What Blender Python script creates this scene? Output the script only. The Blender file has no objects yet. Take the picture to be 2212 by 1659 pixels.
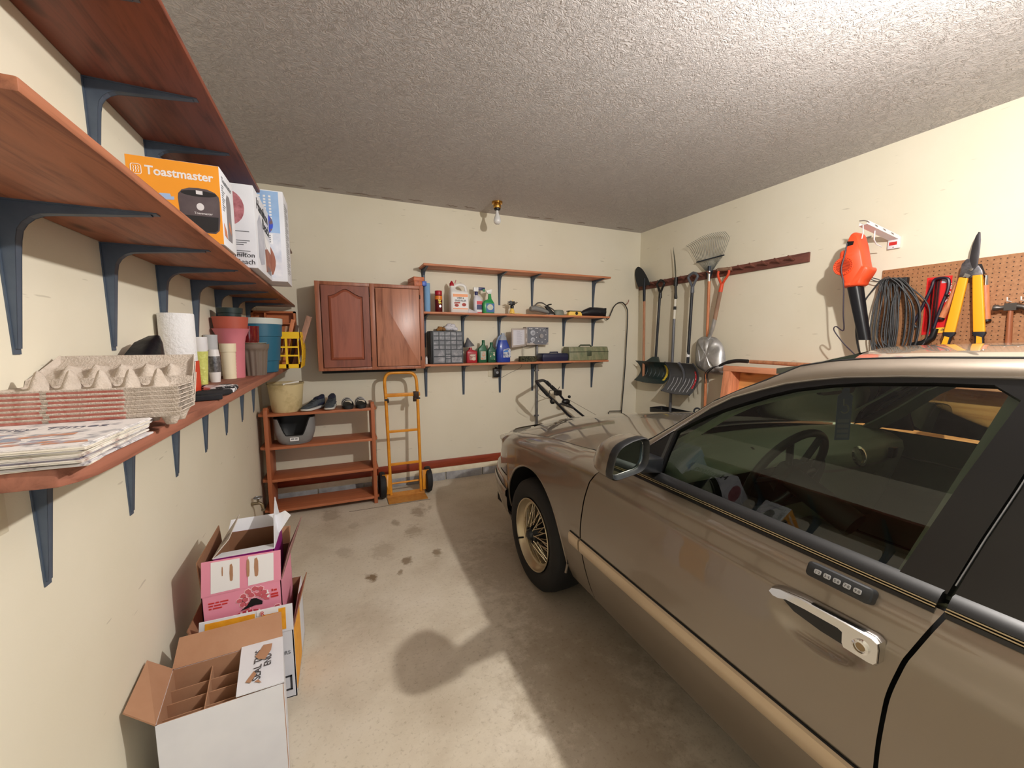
import bpy, bmesh, math, random
from mathutils import Vector as V, Matrix
RND = random.Random(11)
sc = bpy.context.scene
COL = sc.collection
pi = math.pi

# ------------------------------------------------------------------ materials
def lin(c):
    c /= 255.0
    return c / 12.92 if c <= .04045 else ((c + .055) / 1.055) ** 2.4
def rgb(c):
    return (lin(c[0]), lin(c[1]), lin(c[2]), 1)
MATS = {}
def newmat(name):
    m = bpy.data.materials.new(name)
    m.use_nodes = True
    nt = m.node_tree
    return m, nt, nt.nodes['Principled BSDF']
def node(nt, kind, **kw):
    n = nt.nodes.new(kind)
    for k, v in kw.items():
        if k in n.inputs.keys():
            n.inputs[k].default_value = v
        else:
            setattr(n, k, v)
    return n
def ramp(nt, stops):
    r = nt.nodes.new('ShaderNodeValToRGB')
    e = r.color_ramp.elements
    while len(e) < len(stops):
        e.new(.5)
    for i, (p, c) in enumerate(stops):
        e[i].position = p
        e[i].color = c
    return r
def coords(nt, scale=(1, 1, 1)):
    tc = nt.nodes.new('ShaderNodeTexCoord')
    mp = nt.nodes.new('ShaderNodeMapping')
    mp.inputs['Scale'].default_value = scale
    nt.links.new(tc.outputs['Object'], mp.inputs['Vector'])
    return mp.outputs['Vector']
def mat(name, c, rough=.5, metal=0, spec=.5, c2=None, nscale=8, nlo=.35, nhi=.7, bump=0, bscale=40, coat=0, crough=.03, stretch=(1, 1, 1), detail=4, sss=0):
    if name in MATS:
        return MATS[name]
    m, nt, p = newmat(name)
    p.inputs['Base Color'].default_value = rgb(c)
    p.inputs['Roughness'].default_value = rough
    p.inputs['Metallic'].default_value = metal
    p.inputs['Specular IOR Level'].default_value = spec
    p.inputs['Coat Weight'].default_value = coat
    p.inputs['Coat Roughness'].default_value = crough
    if c2 is not None:
        v = coords(nt, stretch)
        n = node(nt, 'ShaderNodeTexNoise', Scale=nscale, Detail=detail, Roughness=.6)
        nt.links.new(v, n.inputs['Vector'])
        r = ramp(nt, [(nlo, rgb(c)), (nhi, rgb(c2))])
        nt.links.new(n.outputs['Fac'], r.inputs['Fac'])
        nt.links.new(r.outputs['Color'], p.inputs['Base Color'])
    if bump:
        v = coords(nt, stretch)
        n = node(nt, 'ShaderNodeTexNoise', Scale=bscale, Detail=3)
        nt.links.new(v, n.inputs['Vector'])
        b = node(nt, 'ShaderNodeBump', Strength=bump, Distance=.01)
        nt.links.new(n.outputs['Fac'], b.inputs['Height'])
        nt.links.new(b.outputs['Normal'], p.inputs['Normal'])
    MATS[name] = m
    return m
def wood(name, c1, c2, axis='X', rough=.45, s=1.0, knots=None, spec=.5):
    if name in MATS:
        return MATS[name]
    m, nt, p = newmat(name)
    st = {'X': (1.2, 14, 14), 'Y': (14, 1.2, 14), 'Z': (14, 14, 1.2)}[axis]
    v = coords(nt, tuple(q * s for q in st))
    n = node(nt, 'ShaderNodeTexNoise', Scale=2.2, Detail=6, Roughness=.62, Distortion=.9)
    nt.links.new(v, n.inputs['Vector'])
    r = ramp(nt, [(.30, rgb(c2)), (.5, rgb(c1)), (.62, rgb(tuple(min(255, q * 1.06) for q in c1))), (.8, rgb(c2))])
    nt.links.new(n.outputs['Fac'], r.inputs['Fac'])
    last = r.outputs['Color']
    if knots:
        st2 = {'X': (1.0, 3.2, 3.2), 'Y': (3.2, 1.0, 3.2), 'Z': (3.2, 3.2, 1.0)}[axis]
        v2 = coords(nt, st2)
        vo = node(nt, 'ShaderNodeTexVoronoi', Scale=2.6)
        nt.links.new(v2, vo.inputs['Vector'])
        r2 = ramp(nt, [(.05, (1, 1, 1, 1)), (.16, (0, 0, 0, 1))])
        nt.links.new(vo.outputs['Distance'], r2.inputs['Fac'])
        mx = node(nt, 'ShaderNodeMixRGB')
        mx.inputs[2].default_value = rgb(knots)
        mu = node(nt, 'ShaderNodeMath', operation='MULTIPLY')
        mu.inputs[1].default_value = .75
        nt.links.new(r2.outputs['Color'], mu.inputs[0])
        nt.links.new(mu.outputs[0], mx.inputs[0])
        nt.links.new(last, mx.inputs[1])
        last = mx.outputs[0]
    nt.links.new(last, p.inputs['Base Color'])
    p.inputs['Roughness'].default_value = rough
    p.inputs['Specular IOR Level'].default_value = spec
    b = node(nt, 'ShaderNodeBump', Strength=.12, Distance=.004)
    nt.links.new(n.outputs['Fac'], b.inputs['Height'])
    nt.links.new(b.outputs['Normal'], p.inputs['Normal'])
    MATS[name] = m
    return m
def glassmat(name, tint=(200, 215, 200), ior=1.5, rough=0.0, gain=1.0):
    m, nt, p = newmat(name)
    nt.nodes.remove(p)
    t = node(nt, 'ShaderNodeBsdfTransparent')
    t.inputs['Color'].default_value = rgb(tint)
    g = node(nt, 'ShaderNodeBsdfGlossy', Roughness=rough)
    fr = node(nt, 'ShaderNodeFresnel', IOR=ior)
    mx = node(nt, 'ShaderNodeMixShader')
    mu = node(nt, 'ShaderNodeMath', operation='MULTIPLY')
    mu.inputs[1].default_value = gain
    mu.use_clamp = True
    nt.links.new(fr.outputs[0], mu.inputs[0])
    nt.links.new(mu.outputs[0], mx.inputs[0])
    nt.links.new(t.outputs[0], mx.inputs[1])
    nt.links.new(g.outputs[0], mx.inputs[2])
    nt.links.new(mx.outputs[0], nt.nodes['Material Output'].inputs['Surface'])
    MATS[name] = m
    return m

# ------------------------------------------------------------------ mesh builder
class Pl:
    """a flat frame: origin, right, up"""
    def __init__(s, o, r, u):
        s.o, s.r, s.u = V(o), V(r).normalized(), V(u).normalized()
        s.n = s.r.cross(s.u)
    def __call__(s, a, b, w=0):
        return s.o + s.r * a + s.u * b + s.n * w
def circ(r, n=24, c=(0, 0), a0=0, a1=2 * pi, ry=None):
    ry = r if ry is None else ry
    full = abs(a1 - a0 - 2 * pi) < 1e-6
    k = n if full else n - 1
    return [(c[0] + r * math.cos(a0 + (a1 - a0) * i / k), c[1] + ry * math.sin(a0 + (a1 - a0) * i / k)) for i in range(n)]
def rrect(x0, x1, y0, y1, r, n=5):
    o = []
    for cx, cy, a in ((x1 - r, y1 - r, 0), (x0 + r, y1 - r, pi / 2), (x0 + r, y0 + r, pi), (x1 - r, y0 + r, 1.5 * pi)):
        o += circ(r, n, (cx, cy), a, a + pi / 2)
    return o
def spline(pts, n=6):
    """Catmull-Rom through points"""
    P = [V(p) for p in pts]
    P = [P[0] * 2 - P[1]] + P + [P[-1] * 2 - P[-2]]
    o = []
    for i in range(1, len(P) - 2):
        a, b, c, d = P[i - 1], P[i], P[i + 1], P[i + 2]
        for k in range(n):
            t = k / n
            o.append(.5 * (2 * b + (c - a) * t + (2 * a - 5 * b + 4 * c - d) * t * t + (3 * b - a - 3 * c + d) * t ** 3))
    o.append(P[-2])
    return o
def interp(tab, t):
    if t <= tab[0][0]:
        return tab[0][1]
    for (a, x), (b, y) in zip(tab, tab[1:]):
        if t <= b:
            return x + (y - x) * (t - a) / (b - a)
    return tab[-1][1]
def sm(tab, t):
    """smooth cubic interpolation of a table"""
    n = len(tab)
    if t <= tab[0][0]:
        return tab[0][1]
    if t >= tab[-1][0]:
        return tab[-1][1]
    for i in range(n - 1):
        if t <= tab[i + 1][0]:
            break
    (x0, y0), (x1, y1) = tab[i], tab[i + 1]
    h = x1 - x0
    def slope(k):
        if k == 0:
            return (tab[1][1] - tab[0][1]) / (tab[1][0] - tab[0][0])
        if k == n - 1:
            return (tab[-1][1] - tab[-2][1]) / (tab[-1][0] - tab[-2][0])
        a = (tab[k][1] - tab[k - 1][1]) / (tab[k][0] - tab[k - 1][0])
        b = (tab[k + 1][1] - tab[k][1]) / (tab[k + 1][0] - tab[k][0])
        return 0 if a * b <= 0 else 2 * a * b / (a + b)
    m0, m1 = slope(i) * h, slope(i + 1) * h
    s = (t - x0) / h
    return y0 * (1 + 2 * s) * (1 - s) ** 2 + m0 * s * (1 - s) ** 2 + y1 * s * s * (3 - 2 * s) + m1 * s * s * (s - 1)

class M:
    def __init__(s):
        s.bm = bmesh.new()
    def fc(s, pts):
        vs = [s.bm.verts.new(V(p)) for p in pts]
        try:
            return s.bm.faces.new(vs)
        except ValueError:
            return None
    def bx(s, x0, x1, y0, y1, z0, z1, mtx=None):
        c = [(x, y, z) for z in (z0, z1) for y in (y0, y1) for x in (x0, x1)]
        vs = [s.bm.verts.new((mtx @ V(p)) if mtx else V(p)) for p in c]
        for f in ((0, 2, 3, 1), (4, 5, 7, 6), (0, 1, 5, 4), (2, 6, 7, 3), (0, 4, 6, 2), (1, 3, 7, 5)):
            s.bm.faces.new([vs[i] for i in f])
        return s
    def loft(s, rings, cap=True, closed=True, cyc=False):
        rs = [[s.bm.verts.new(V(p)) for p in r] for r in rings]
        n = len(rs[0])
        pairs = list(zip(rs, rs[1:])) + ([(rs[-1], rs[0])] if cyc else [])
        for a, b in pairs:
            for i in range(n if closed else n - 1):
                j = (i + 1) % n
                try:
                    s.bm.faces.new((a[i], a[j], b[j], b[i]))
                except ValueError:
                    pass
        if cap and closed and not cyc:
            for r in (rs[0], rs[-1]):
                try:
                    s.bm.faces.new(r)
                except ValueError:
                    pass
        return s
    def tube(s, pts, r, n=8, cyc=False, cap=True, flat=1.0):
        P = [V(p) for p in pts]
        k = len(P)
        rr = r if isinstance(r, (list, tuple)) else [r] * k
        prev = None
        rings = []
        for i in range(k):
            if cyc:
                t = P[(i + 1) % k] - P[i - 1]
            else:
                t = P[min(i + 1, k - 1)] - P[max(i - 1, 0)]
            if t.length < 1e-9:
                t = V((0, 0, 1))
            t.normalize()
            if prev is None:
                a = V((0, 0, 1)) if abs(t.z) < .9 else V((0, 1, 0))
                u = t.cross(a).normalized()
            else:
                u = (prev - t * prev.dot(t))
                u = u.normalized() if u.length > 1e-6 else t.orthogonal().normalized()
            prev = u
            w = t.cross(u)
            rings.append([P[i] + (u * math.cos(2 * pi * j / n) + w * math.sin(2 * pi * j / n) * flat) * rr[i] for j in range(n)])
        return s.loft(rings, cap, True, cyc)
    def cyl(s, a, b, r0, r1=None, n=20, cap=True):
        return s.tube([a, b], [r0, r0 if r1 is None else r1], n, cap=cap)
    def lathe(s, prof, c=(0, 0, 0), n=28, ax=(0, 0, 1), cap=True, sy=1.0):
        ax = V(ax).normalized()
        u = ax.orthogonal().normalized() if abs(ax.z) < .99 else V((1, 0, 0))
        w = ax.cross(u)
        c = V(c)
        rings = [[c + ax * z + (u * math.cos(2 * pi * j / n) + w * math.sin(2 * pi * j / n) * sy) * max(r, 1e-5) for j in range(n)] for r, z in prof]
        return s.loft(rings, cap)
    def poly(s, pl, pts, w0=0, w1=.001):
        return s.loft([[pl(a, b, w0) for a, b in pts], [pl(a, b, w1) for a, b in pts]])
    def grid(s, f, nu, nv, cu=False):
        g = [[s.bm.verts.new(V(f(i / (nu if cu else nu - 1), j / (nv - 1)))) for j in range(nv)] for i in range(nu)]
        for i in range(nu if cu else nu - 1):
            for j in range(nv - 1):
                k = (i + 1) % nu
                s.bm.faces.new((g[i][j], g[k][j], g[k][j + 1], g[i][j + 1]))
        return s
    def ball(s, c, r, n=12, sc_=(1, 1, 1)):
        c = V(c)
        rings = []
        for i in range(1, n // 2 + 1):
            a = -pi / 2 + pi * i / (n // 2 + 1)
            rings.append([c + V((r * sc_[0] * math.cos(a) * math.cos(2 * pi * j / n), r * sc_[1] * math.cos(a) * math.sin(2 * pi * j / n), r * sc_[2] * math.sin(a))) for j in range(n)])
        return s.loft(rings)
    def jit(s, a, seed=1):
        r = random.Random(seed)
        for v in s.bm.verts:
            v.co += V((r.uniform(-a, a), r.uniform(-a, a), r.uniform(-a, a)))
        return s
    def thick(s, t):
        """give an open sheet real thickness"""
        bmesh.ops.recalc_face_normals(s.bm, faces=s.bm.faces)
        bmesh.ops.solidify(s.bm, geom=list(s.bm.faces), thickness=t)
        return s

FRAME = {}
def out(m, name, mt, parent=None, smooth=38, bevel=0, seg=2, label=None, cat=None, group=None, kind=None, weld=True, local=False, at=None):
    bm = m.bm
    if weld:
        bmesh.ops.remove_doubles(bm, verts=bm.verts, dist=1e-5)
    bmesh.ops.recalc_face_normals(bm, faces=bm.faces)
    if bevel:
        ed = [e for e in bm.edges if len(e.link_faces) == 2 and e.calc_face_angle(0) > .6]
        bmesh.ops.bevel(bm, geom=ed, offset=bevel, segments=seg, affect='EDGES', profile=.5, clamp_overlap=True)
    if smooth:
        th = math.radians(smooth)
        for f in bm.faces:
            f.smooth = True
        for e in bm.edges:
            e.smooth = not (len(e.link_faces) == 2 and e.calc_face_angle(0) > th)
    me = bpy.data.meshes.new(name)
    loc = V((0, 0, 0))
    inv = None
    if parent is not None:
        if not local:
            inv = FRAME.get(parent.name)
    elif not local:
        if at is not None:
            loc = V(at)
        else:
            co = [v.co for v in bm.verts]
            loc = V(((min(c.x for c in co) + max(c.x for c in co)) / 2, (min(c.y for c in co) + max(c.y for c in co)) / 2, min(c.z for c in co)))
        inv = Matrix.Translation(-loc)
    if inv is not None:
        bm.transform(inv)
    bm.to_mesh(me)
    bm.free()
    me.materials.append(mt)
    o = bpy.data.objects.new(name, me)
    COL.objects.link(o)
    if parent is not None:
        o.parent = parent
        if inv is not None:
            FRAME[o.name] = inv
    else:
        o.location = loc
        FRAME[o.name] = Matrix.Translation(-loc)
    tag(o, label, cat, group, kind)
    return o
def tag(o, label=None, cat=None, group=None, kind=None):
    if label: o['label'] = label
    if cat: o['category'] = cat
    if group: o['group'] = group
    if kind: o['kind'] = kind
    return o
def thing(name, label, cat, loc=(0, 0, 0), group=None, rz=0):
    o = bpy.data.objects.new(name, None)
    o.empty_display_size = .05
    COL.objects.link(o)
    o.location = loc
    o.rotation_euler = (0, 0, rz)
    FRAME[o.name] = Matrix.Translation(-V(loc))
    return tag(o, label, cat, group)
def copytree(o, parent=None):
    c = o.copy()
    COL.objects.link(c)
    if parent: c.parent = parent
    for ch in list(o.children):
        copytree(ch, c)
    return c
def dup(o, loc, rz=None, label=None):
    c = copytree(o)
    c.location = loc
    if rz is not None: c.rotation_euler = (0, 0, rz)
    if label: c['label'] = label
    return c
def struct(m, name, mt, **k):
    return out(m, name, mt, kind='structure', **k)
def text(parent, body, pl, a, b, size, mt, name='lettering', sx=1.0, w=.0012, align='LEFT', shear=0, bold=0):
    cu = bpy.data.curves.new(name, 'FONT')
    cu.body = body
    cu.size = size
    cu.align_x = align
    cu.shear = shear
    cu.offset = bold
    cu.extrude = .0003
    cu.resolution_u = 3
    cu.materials.append(mt)
    src = bpy.data.objects.new(name, cu)
    COL.objects.link(src)
    bpy.context.view_layer.update()
    me = bpy.data.meshes.new_from_object(src)
    bpy.data.objects.remove(src)
    bpy.data.curves.remove(cu)
    me.materials.clear()
    me.materials.append(mt)
    o = bpy.data.objects.new(name, me)
    COL.objects.link(o)
    p = pl(a, b, w)
    mw = Matrix((( pl.r.x * sx, pl.u.x, pl.n.x, p.x), (pl.r.y * sx, pl.u.y, pl.n.y, p.y), (pl.r.z * sx, pl.u.z, pl.n.z, p.z), (0, 0, 0, 1)))
    o.parent = parent
    f = FRAME.get(parent.name)
    o.matrix_basis = (f @ mw) if f else mw
    return o
# ------------------------------------------------------------------ shared materials
def wallmat(name, c, c2, bumpv=.15):
    m, nt, p = newmat(name)
    v = coords(nt)
    n = node(nt, 'ShaderNodeTexNoise', Scale=1.3, Detail=5, Roughness=.55)
    nt.links.new(v, n.inputs['Vector'])
    r = ramp(nt, [(.35, rgb(c)), (.7, rgb(c2))])
    nt.links.new(n.outputs['Fac'], r.inputs['Fac'])
    # faint scuffs
    v2 = coords(nt, (3, 3, 22))
    n2 = node(nt, 'ShaderNodeTexNoise', Scale=2.4, Detail=2)
    nt.links.new(v2, n2.inputs['Vector'])
    r2 = ramp(nt, [(.735, (0, 0, 0, 1)), (.76, (1, 1, 1, 1))])
    nt.links.new(n2.outputs['Fac'], r2.inputs['Fac'])
    mu = node(nt, 'ShaderNodeMath', operation='MULTIPLY')
    mu.inputs[1].default_value = .35
    nt.links.new(r2.outputs['Color'], mu.inputs[0])
    mx = node(nt, 'ShaderNodeMixRGB')
    mx.inputs[2].default_value = rgb((150, 140, 120))
    nt.links.new(mu.outputs[0], mx.inputs[0])
    nt.links.new(r.outputs['Color'], mx.inputs[1])
    nt.links.new(mx.outputs[0], p.inputs['Base Color'])
    p.inputs['Roughness'].default_value = .62
    p.inputs['Specular IOR Level'].default_value = .25
    n3 = node(nt, 'ShaderNodeTexNoise', Scale=160, Detail=2)
    nt.links.new(v, n3.inputs['Vector'])
    b = node(nt, 'ShaderNodeBump', Strength=bumpv, Distance=.002)
    nt.links.new(n3.outputs['Fac'], b.inputs['Height'])
    nt.links.new(b.outputs['Normal'], p.inputs['Normal'])
    MATS[name] = m
    return m
WALL = wallmat('cream wall paint', (229, 223, 205), (223, 216, 195))
WHITE = mat('white plastic', (232, 232, 230), .4)
BLACK = mat('black plastic', (16, 17, 19), .42)
SOOT = mat('black interior', (6, 6, 7), .8)
RUBBER = mat('black rubber', (17, 17, 18), .7, c2=(26, 26, 27), nscale=30)
STEEL = mat('bracket steel', (84, 96, 112), .45, metal=.15, c2=(72, 84, 100), nscale=12)
GALV = mat('galvanised metal', (150, 152, 158), .38, metal=.85, c2=(120, 122, 128), nscale=18)
CHROME = mat('chrome', (225, 225, 225), .08, metal=1)
SHELFW = wood('red-brown shelf wood', (154, 96, 68), (112, 64, 44), 'Y', .5, 1.0, knots=(58, 30, 20))
SHELFD = wood('dark red-brown shelf wood', (118, 62, 44), (82, 38, 26), 'Y', .5, 1.0, knots=(50, 22, 14))
SHELFT = wood('worn brown bench wood', (152, 96, 76), (112, 64, 48), 'Y', .6, .9, knots=(80, 42, 30))
SHELFX = wood('back shelf wood', (196, 126, 88), (160, 94, 62), 'X', .5, 1.0, knots=(110, 60, 40))
RACKW = wood('rack wood', (172, 102, 66), (158, 90, 56), 'X', .5, .8)
CARD = mat('brown cardboard', (176, 134, 104), .85, c2=(164, 120, 90), nscale=5, bump=.05, bscale=60)
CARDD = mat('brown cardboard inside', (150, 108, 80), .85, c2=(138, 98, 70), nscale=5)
CARDW = mat('white cardboard', (226, 228, 234), .6, c2=(212, 214, 222), nscale=3)
PAPERW = mat('white print', (236, 236, 238), .6)
INK = mat('dark print', (52, 52, 56), .6)
INKG = mat('grey print', (110, 112, 118), .6)
REDM = mat('red print', (196, 46, 44), .55)

# ------------------------------------------------------------------ room
XL, XR, YB, YF, ZC = -.64, 3.495, 4.08, -3.6, 2.78
def ceilmat():
    m, nt, p = newmat('textured ceiling')
    v = coords(nt)
    wn = node(nt, 'ShaderNodeTexNoise', Scale=3.0, Detail=2)
    nt.links.new(v, wn.inputs['Vector'])
    vv = node(nt, 'ShaderNodeMixRGB')
    vv.inputs[0].default_value = .12
    nt.links.new(v, vv.inputs[1])
    nt.links.new(wn.outputs['Color'], vv.inputs[2])
    n = node(nt, 'ShaderNodeTexNoise', Scale=34, Detail=4, Roughness=.55, Distortion=1.6)
    nt.links.new(vv.outputs[0], n.inputs['Vector'])
    r = ramp(nt, [(.36, (0, 0, 0, 1)), (.47, (.25, .25, .25, 1)), (.52, (1, 1, 1, 1)), (.60, (.2, .2, .2, 1))])
    nt.links.new(n.outputs['Fac'], r.inputs['Fac'])
    b = node(nt, 'ShaderNodeBump', Strength=.75, Distance=.006)
    nt.links.new(r.outputs['Color'], b.inputs['Height'])
    nt.links.new(b.outputs['Normal'], p.inputs['Normal'])
    p.inputs['Base Color'].default_value = rgb((196, 191, 190))
    p.inputs['Roughness'].default_value = .55
    p.inputs['Specular IOR Level'].default_value = .35
    return m
def floormat():
    m, nt, p = newmat('stained concrete')
    v = coords(nt)
    n = node(nt, 'ShaderNodeTexNoise', Scale=2.6, Detail=8, Roughness=.62)
    nt.links.new(v, n.inputs['Vector'])
    r = ramp(nt, [(.3, rgb((184, 172, 153))), (.5, rgb((200, 190, 172))), (.7, rgb((208, 199, 183)))])
    nt.links.new(n.outputs['Fac'], r.inputs['Fac'])
    last = r.outputs['Color']
    # fine grit
    g = node(nt, 'ShaderNodeTexNoise', Scale=60, Detail=4, Roughness=.7)
    nt.links.new(v, g.inputs['Vector'])
    gr = ramp(nt, [(.30, (.55, .52, .48, 1)), (.45, (1, 1, 1, 1))])
    nt.links.new(g.outputs['Fac'], gr.inputs['Fac'])
    mg = node(nt, 'ShaderNodeMixRGB', blend_type='MULTIPLY')
    mg.inputs[0].default_value = .55
    nt.links.new(last, mg.inputs[1])
    nt.links.new(gr.outputs['Color'], mg.inputs[2])
    last = mg.outputs[0]
    # oil and rust stains, each with its own place
    d = node(nt, 'ShaderNodeTexNoise', Scale=7, Detail=7, Roughness=.68)
    nt.links.new(v, d.inputs['Vector'])
    mixv = node(nt, 'ShaderNodeMixRGB')
    mixv.inputs[0].default_value = .09
    nt.links.new(v, mixv.inputs[1])
    nt.links.new(d.outputs['Color'], mixv.inputs[2])
    spots = [(.57, 3.36, .075, .6), (.47, 3.03, .075, .45), (.36, 3.22, .04, .5), (.68, 3.42, .03, .4), (.62, 3.5, .035, .35), (.12, 2.50, .035, 1.0), (.36, 2.62, .035, .8), (.56, 2.63, .035, .8),
             (-.12, 3.58, .09, .45), (.22, 2.82, .09, .3), (-.03, 2.9, .06, .3), (.05, 3.3, .05, .3), (.3, 2.5, .02, .7), (1.15, 1.75, .45, .4), (.9, 1.35, .35, .42), (.85, .95, .3, .4), (.45, 1.9, .10, .14), (.35, 1.5, .16, .12), (.1, 2.05, .16, .14), (.5, .9, .22, .2), (.95, 2.3, .3, .35)]
    acc = None
    nz = node(nt, 'ShaderNodeTexNoise', Scale=16, Detail=6, Roughness=.7)
    nt.links.new(v, nz.inputs['Vector'])
    noff = node(nt, 'ShaderNodeMath', operation='MULTIPLY_ADD')
    noff.inputs[1].default_value = 2.6
    noff.inputs[2].default_value = -1.3
    nt.links.new(nz.outputs['Fac'], noff.inputs[0])
    for (x, y, rad, k) in spots:
        vm = node(nt, 'ShaderNodeVectorMath', operation='DISTANCE')
        sb = node(nt, 'ShaderNodeVectorMath', operation='MULTIPLY')
        sb.inputs[1].default_value = (1, .62, 0)
        nt.links.new(mixv.outputs[0], sb.inputs[0])
        nt.links.new(sb.outputs[0], vm.inputs[0])
        off = .09 * .5
        vm.inputs[1].default_value = (x * .91 + off, (y * .91 + off) * .62, 0)
        mr = node(nt, 'ShaderNodeMapRange')
        mr.inputs[1].default_value = rad * .25
        mr.inputs[2].default_value = rad
        mr.inputs[3].default_value = 1
        mr.inputs[4].default_value = -.5
        mr.inputs[2].default_value = rad * 1.5
        nt.links.new(vm.outputs['Value'], mr.inputs[0])
        ad = node(nt, 'ShaderNodeMath', operation='ADD')
        nt.links.new(mr.outputs[0], ad.inputs[0])
        nt.links.new(noff.outputs[0], ad.inputs[1])
        cl = node(nt, 'ShaderNodeMapRange')
        cl.inputs[1].default_value = .15
        cl.inputs[2].default_value = .75
        cl.inputs[3].default_value = 0
        cl.inputs[4].default_value = k * .85
        nt.links.new(ad.outputs[0], cl.inputs[0])
        mr = cl
        if acc is None:
            acc = mr.outputs[0]
        else:
            mxx = node(nt, 'ShaderNodeMath', operation='MAXIMUM')
            nt.links.new(acc, mxx.inputs[0])
            nt.links.new(mr.outputs[0], mxx.inputs[1])
            acc = mxx.outputs[0]
    ms = node(nt, 'ShaderNodeMixRGB')
    ms.inputs[2].default_value = rgb((104, 80, 48))
    nt.links.new(acc, ms.inputs[0])
    nt.links.new(last, ms.inputs[1])
    nt.links.new(ms.outputs[0], p.inputs['Base Color'])
    p.inputs['Roughness'].default_value = .7
    p.inputs['Specular IOR Level'].default_value = .3
    b = node(nt, 'ShaderNodeBump', Strength=.12, Distance=.003)
    nt.links.new(g.outputs['Fac'], b.inputs['Height'])
    nt.links.new(b.outputs['Normal'], p.inputs['Normal'])
    return m
struct(M().bx(XL - .12, XR + .12, YF - .12, YB + .12, -.12, 0), 'floor', floormat(), at=(0, 0, 0))
struct(M().bx(XL - .12, XR + .12, YF - .12, YB + .12, ZC, ZC + .12), 'ceiling', ceilmat(), at=(0, 0, ZC))
struct(M().bx(XL - .12, XL, YF, YB + .12, 0, ZC), 'wall_left', WALL)
struct(M().bx(XR, XR + .12, YF, YB + .12, 0, ZC), 'wall_right', WALL)
struct(M().bx(XL, XR, YB, YB + .12, 0, ZC), 'wall_back', WALL)
# the wall behind the camera with the raised overhead door letting daylight in
wf = M().bx(XL, XL + .35, YF - .12, YF, 0, ZC).bx(XR - .35, XR, YF - .12, YF, 0, ZC).bx(XL + .35, XR - .35, YF - .12, YF, 2.2, ZC)
struct(wf, 'wall_front', WALL)
# masonry course, painted sill strip and red-brown board along the back wall
BLOCK = mat('concrete block', (168, 168, 170), .9, c2=(140, 140, 142), nscale=14, bump=.3, bscale=70)
cb = M()
xx = XL
while xx < XR:
    x2 = min(xx + .40, XR)
    cb.bx(xx + .003, x2 - .003, 4.055, YB, 0, .082)
    xx += .406
struct(cb, 'trim_1', BLOCK, bevel=.003)
struct(M().bx(XL, XR, 4.06, YB, .082, .135), 'trim_2', mat('cream sill paint', (236, 228, 205), .6, c2=(220, 208, 180), nscale=10), bevel=.002)
struct(M().bx(XL, XR, 4.062, YB, .137, .219), 'baseboard_back', wood('red baseboard wood', (146, 62, 38), (120, 46, 28), 'X', .4), bevel=.003)
# floor crack by the back wall
struct(M().bx(.02, .72, 3.596, 3.601, 0, .0012), 'floor_joint', mat('dark joint', (92, 78, 62), .9))
# torn drywall tape along the ceiling edge
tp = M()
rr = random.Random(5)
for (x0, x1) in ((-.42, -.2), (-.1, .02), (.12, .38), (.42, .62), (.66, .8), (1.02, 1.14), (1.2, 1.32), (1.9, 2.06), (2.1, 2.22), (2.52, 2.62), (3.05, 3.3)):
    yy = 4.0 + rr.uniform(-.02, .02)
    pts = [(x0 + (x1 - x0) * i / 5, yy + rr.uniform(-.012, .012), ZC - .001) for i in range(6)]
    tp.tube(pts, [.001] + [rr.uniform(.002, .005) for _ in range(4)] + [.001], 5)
struct(tp, 'trim_3', mat('torn tape grey-brown', (120, 104, 92), .9))  # thin strips in one flat grey-brown
# the bare bulb on its brass fitting
bl = thing('ceiling_light', 'unlit white bulb in a small brass fitting on the ceiling near the back wall', 'ceiling light', (1.454, 3.731, ZC))
out(M().lathe([(.0, 0), (.052, 0), (.050, -.018), (.036, -.022), (.036, -.052), (.033, -.058)], (1.454, 3.731, ZC), 28), 'canopy', mat('brass', (200, 150, 70), .18, metal=1), bl)
out(M().lathe([(.033, -.056), (.030, -.072), (.016, -.08), (.0, -.08)], (1.454, 3.731, ZC), 24), 'socket', BLACK, bl)
out(M().lathe([(.013, -.078), (.013, -.095), (.018, -.115), (.030, -.145), (.036, -.168), (.033, -.188), (.020, -.203), (.0, -.207)], (1.454, 3.731, ZC), 28), 'bulb', mat('frosted bulb', (225, 226, 226), .15, spec=.6), bl)

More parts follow.
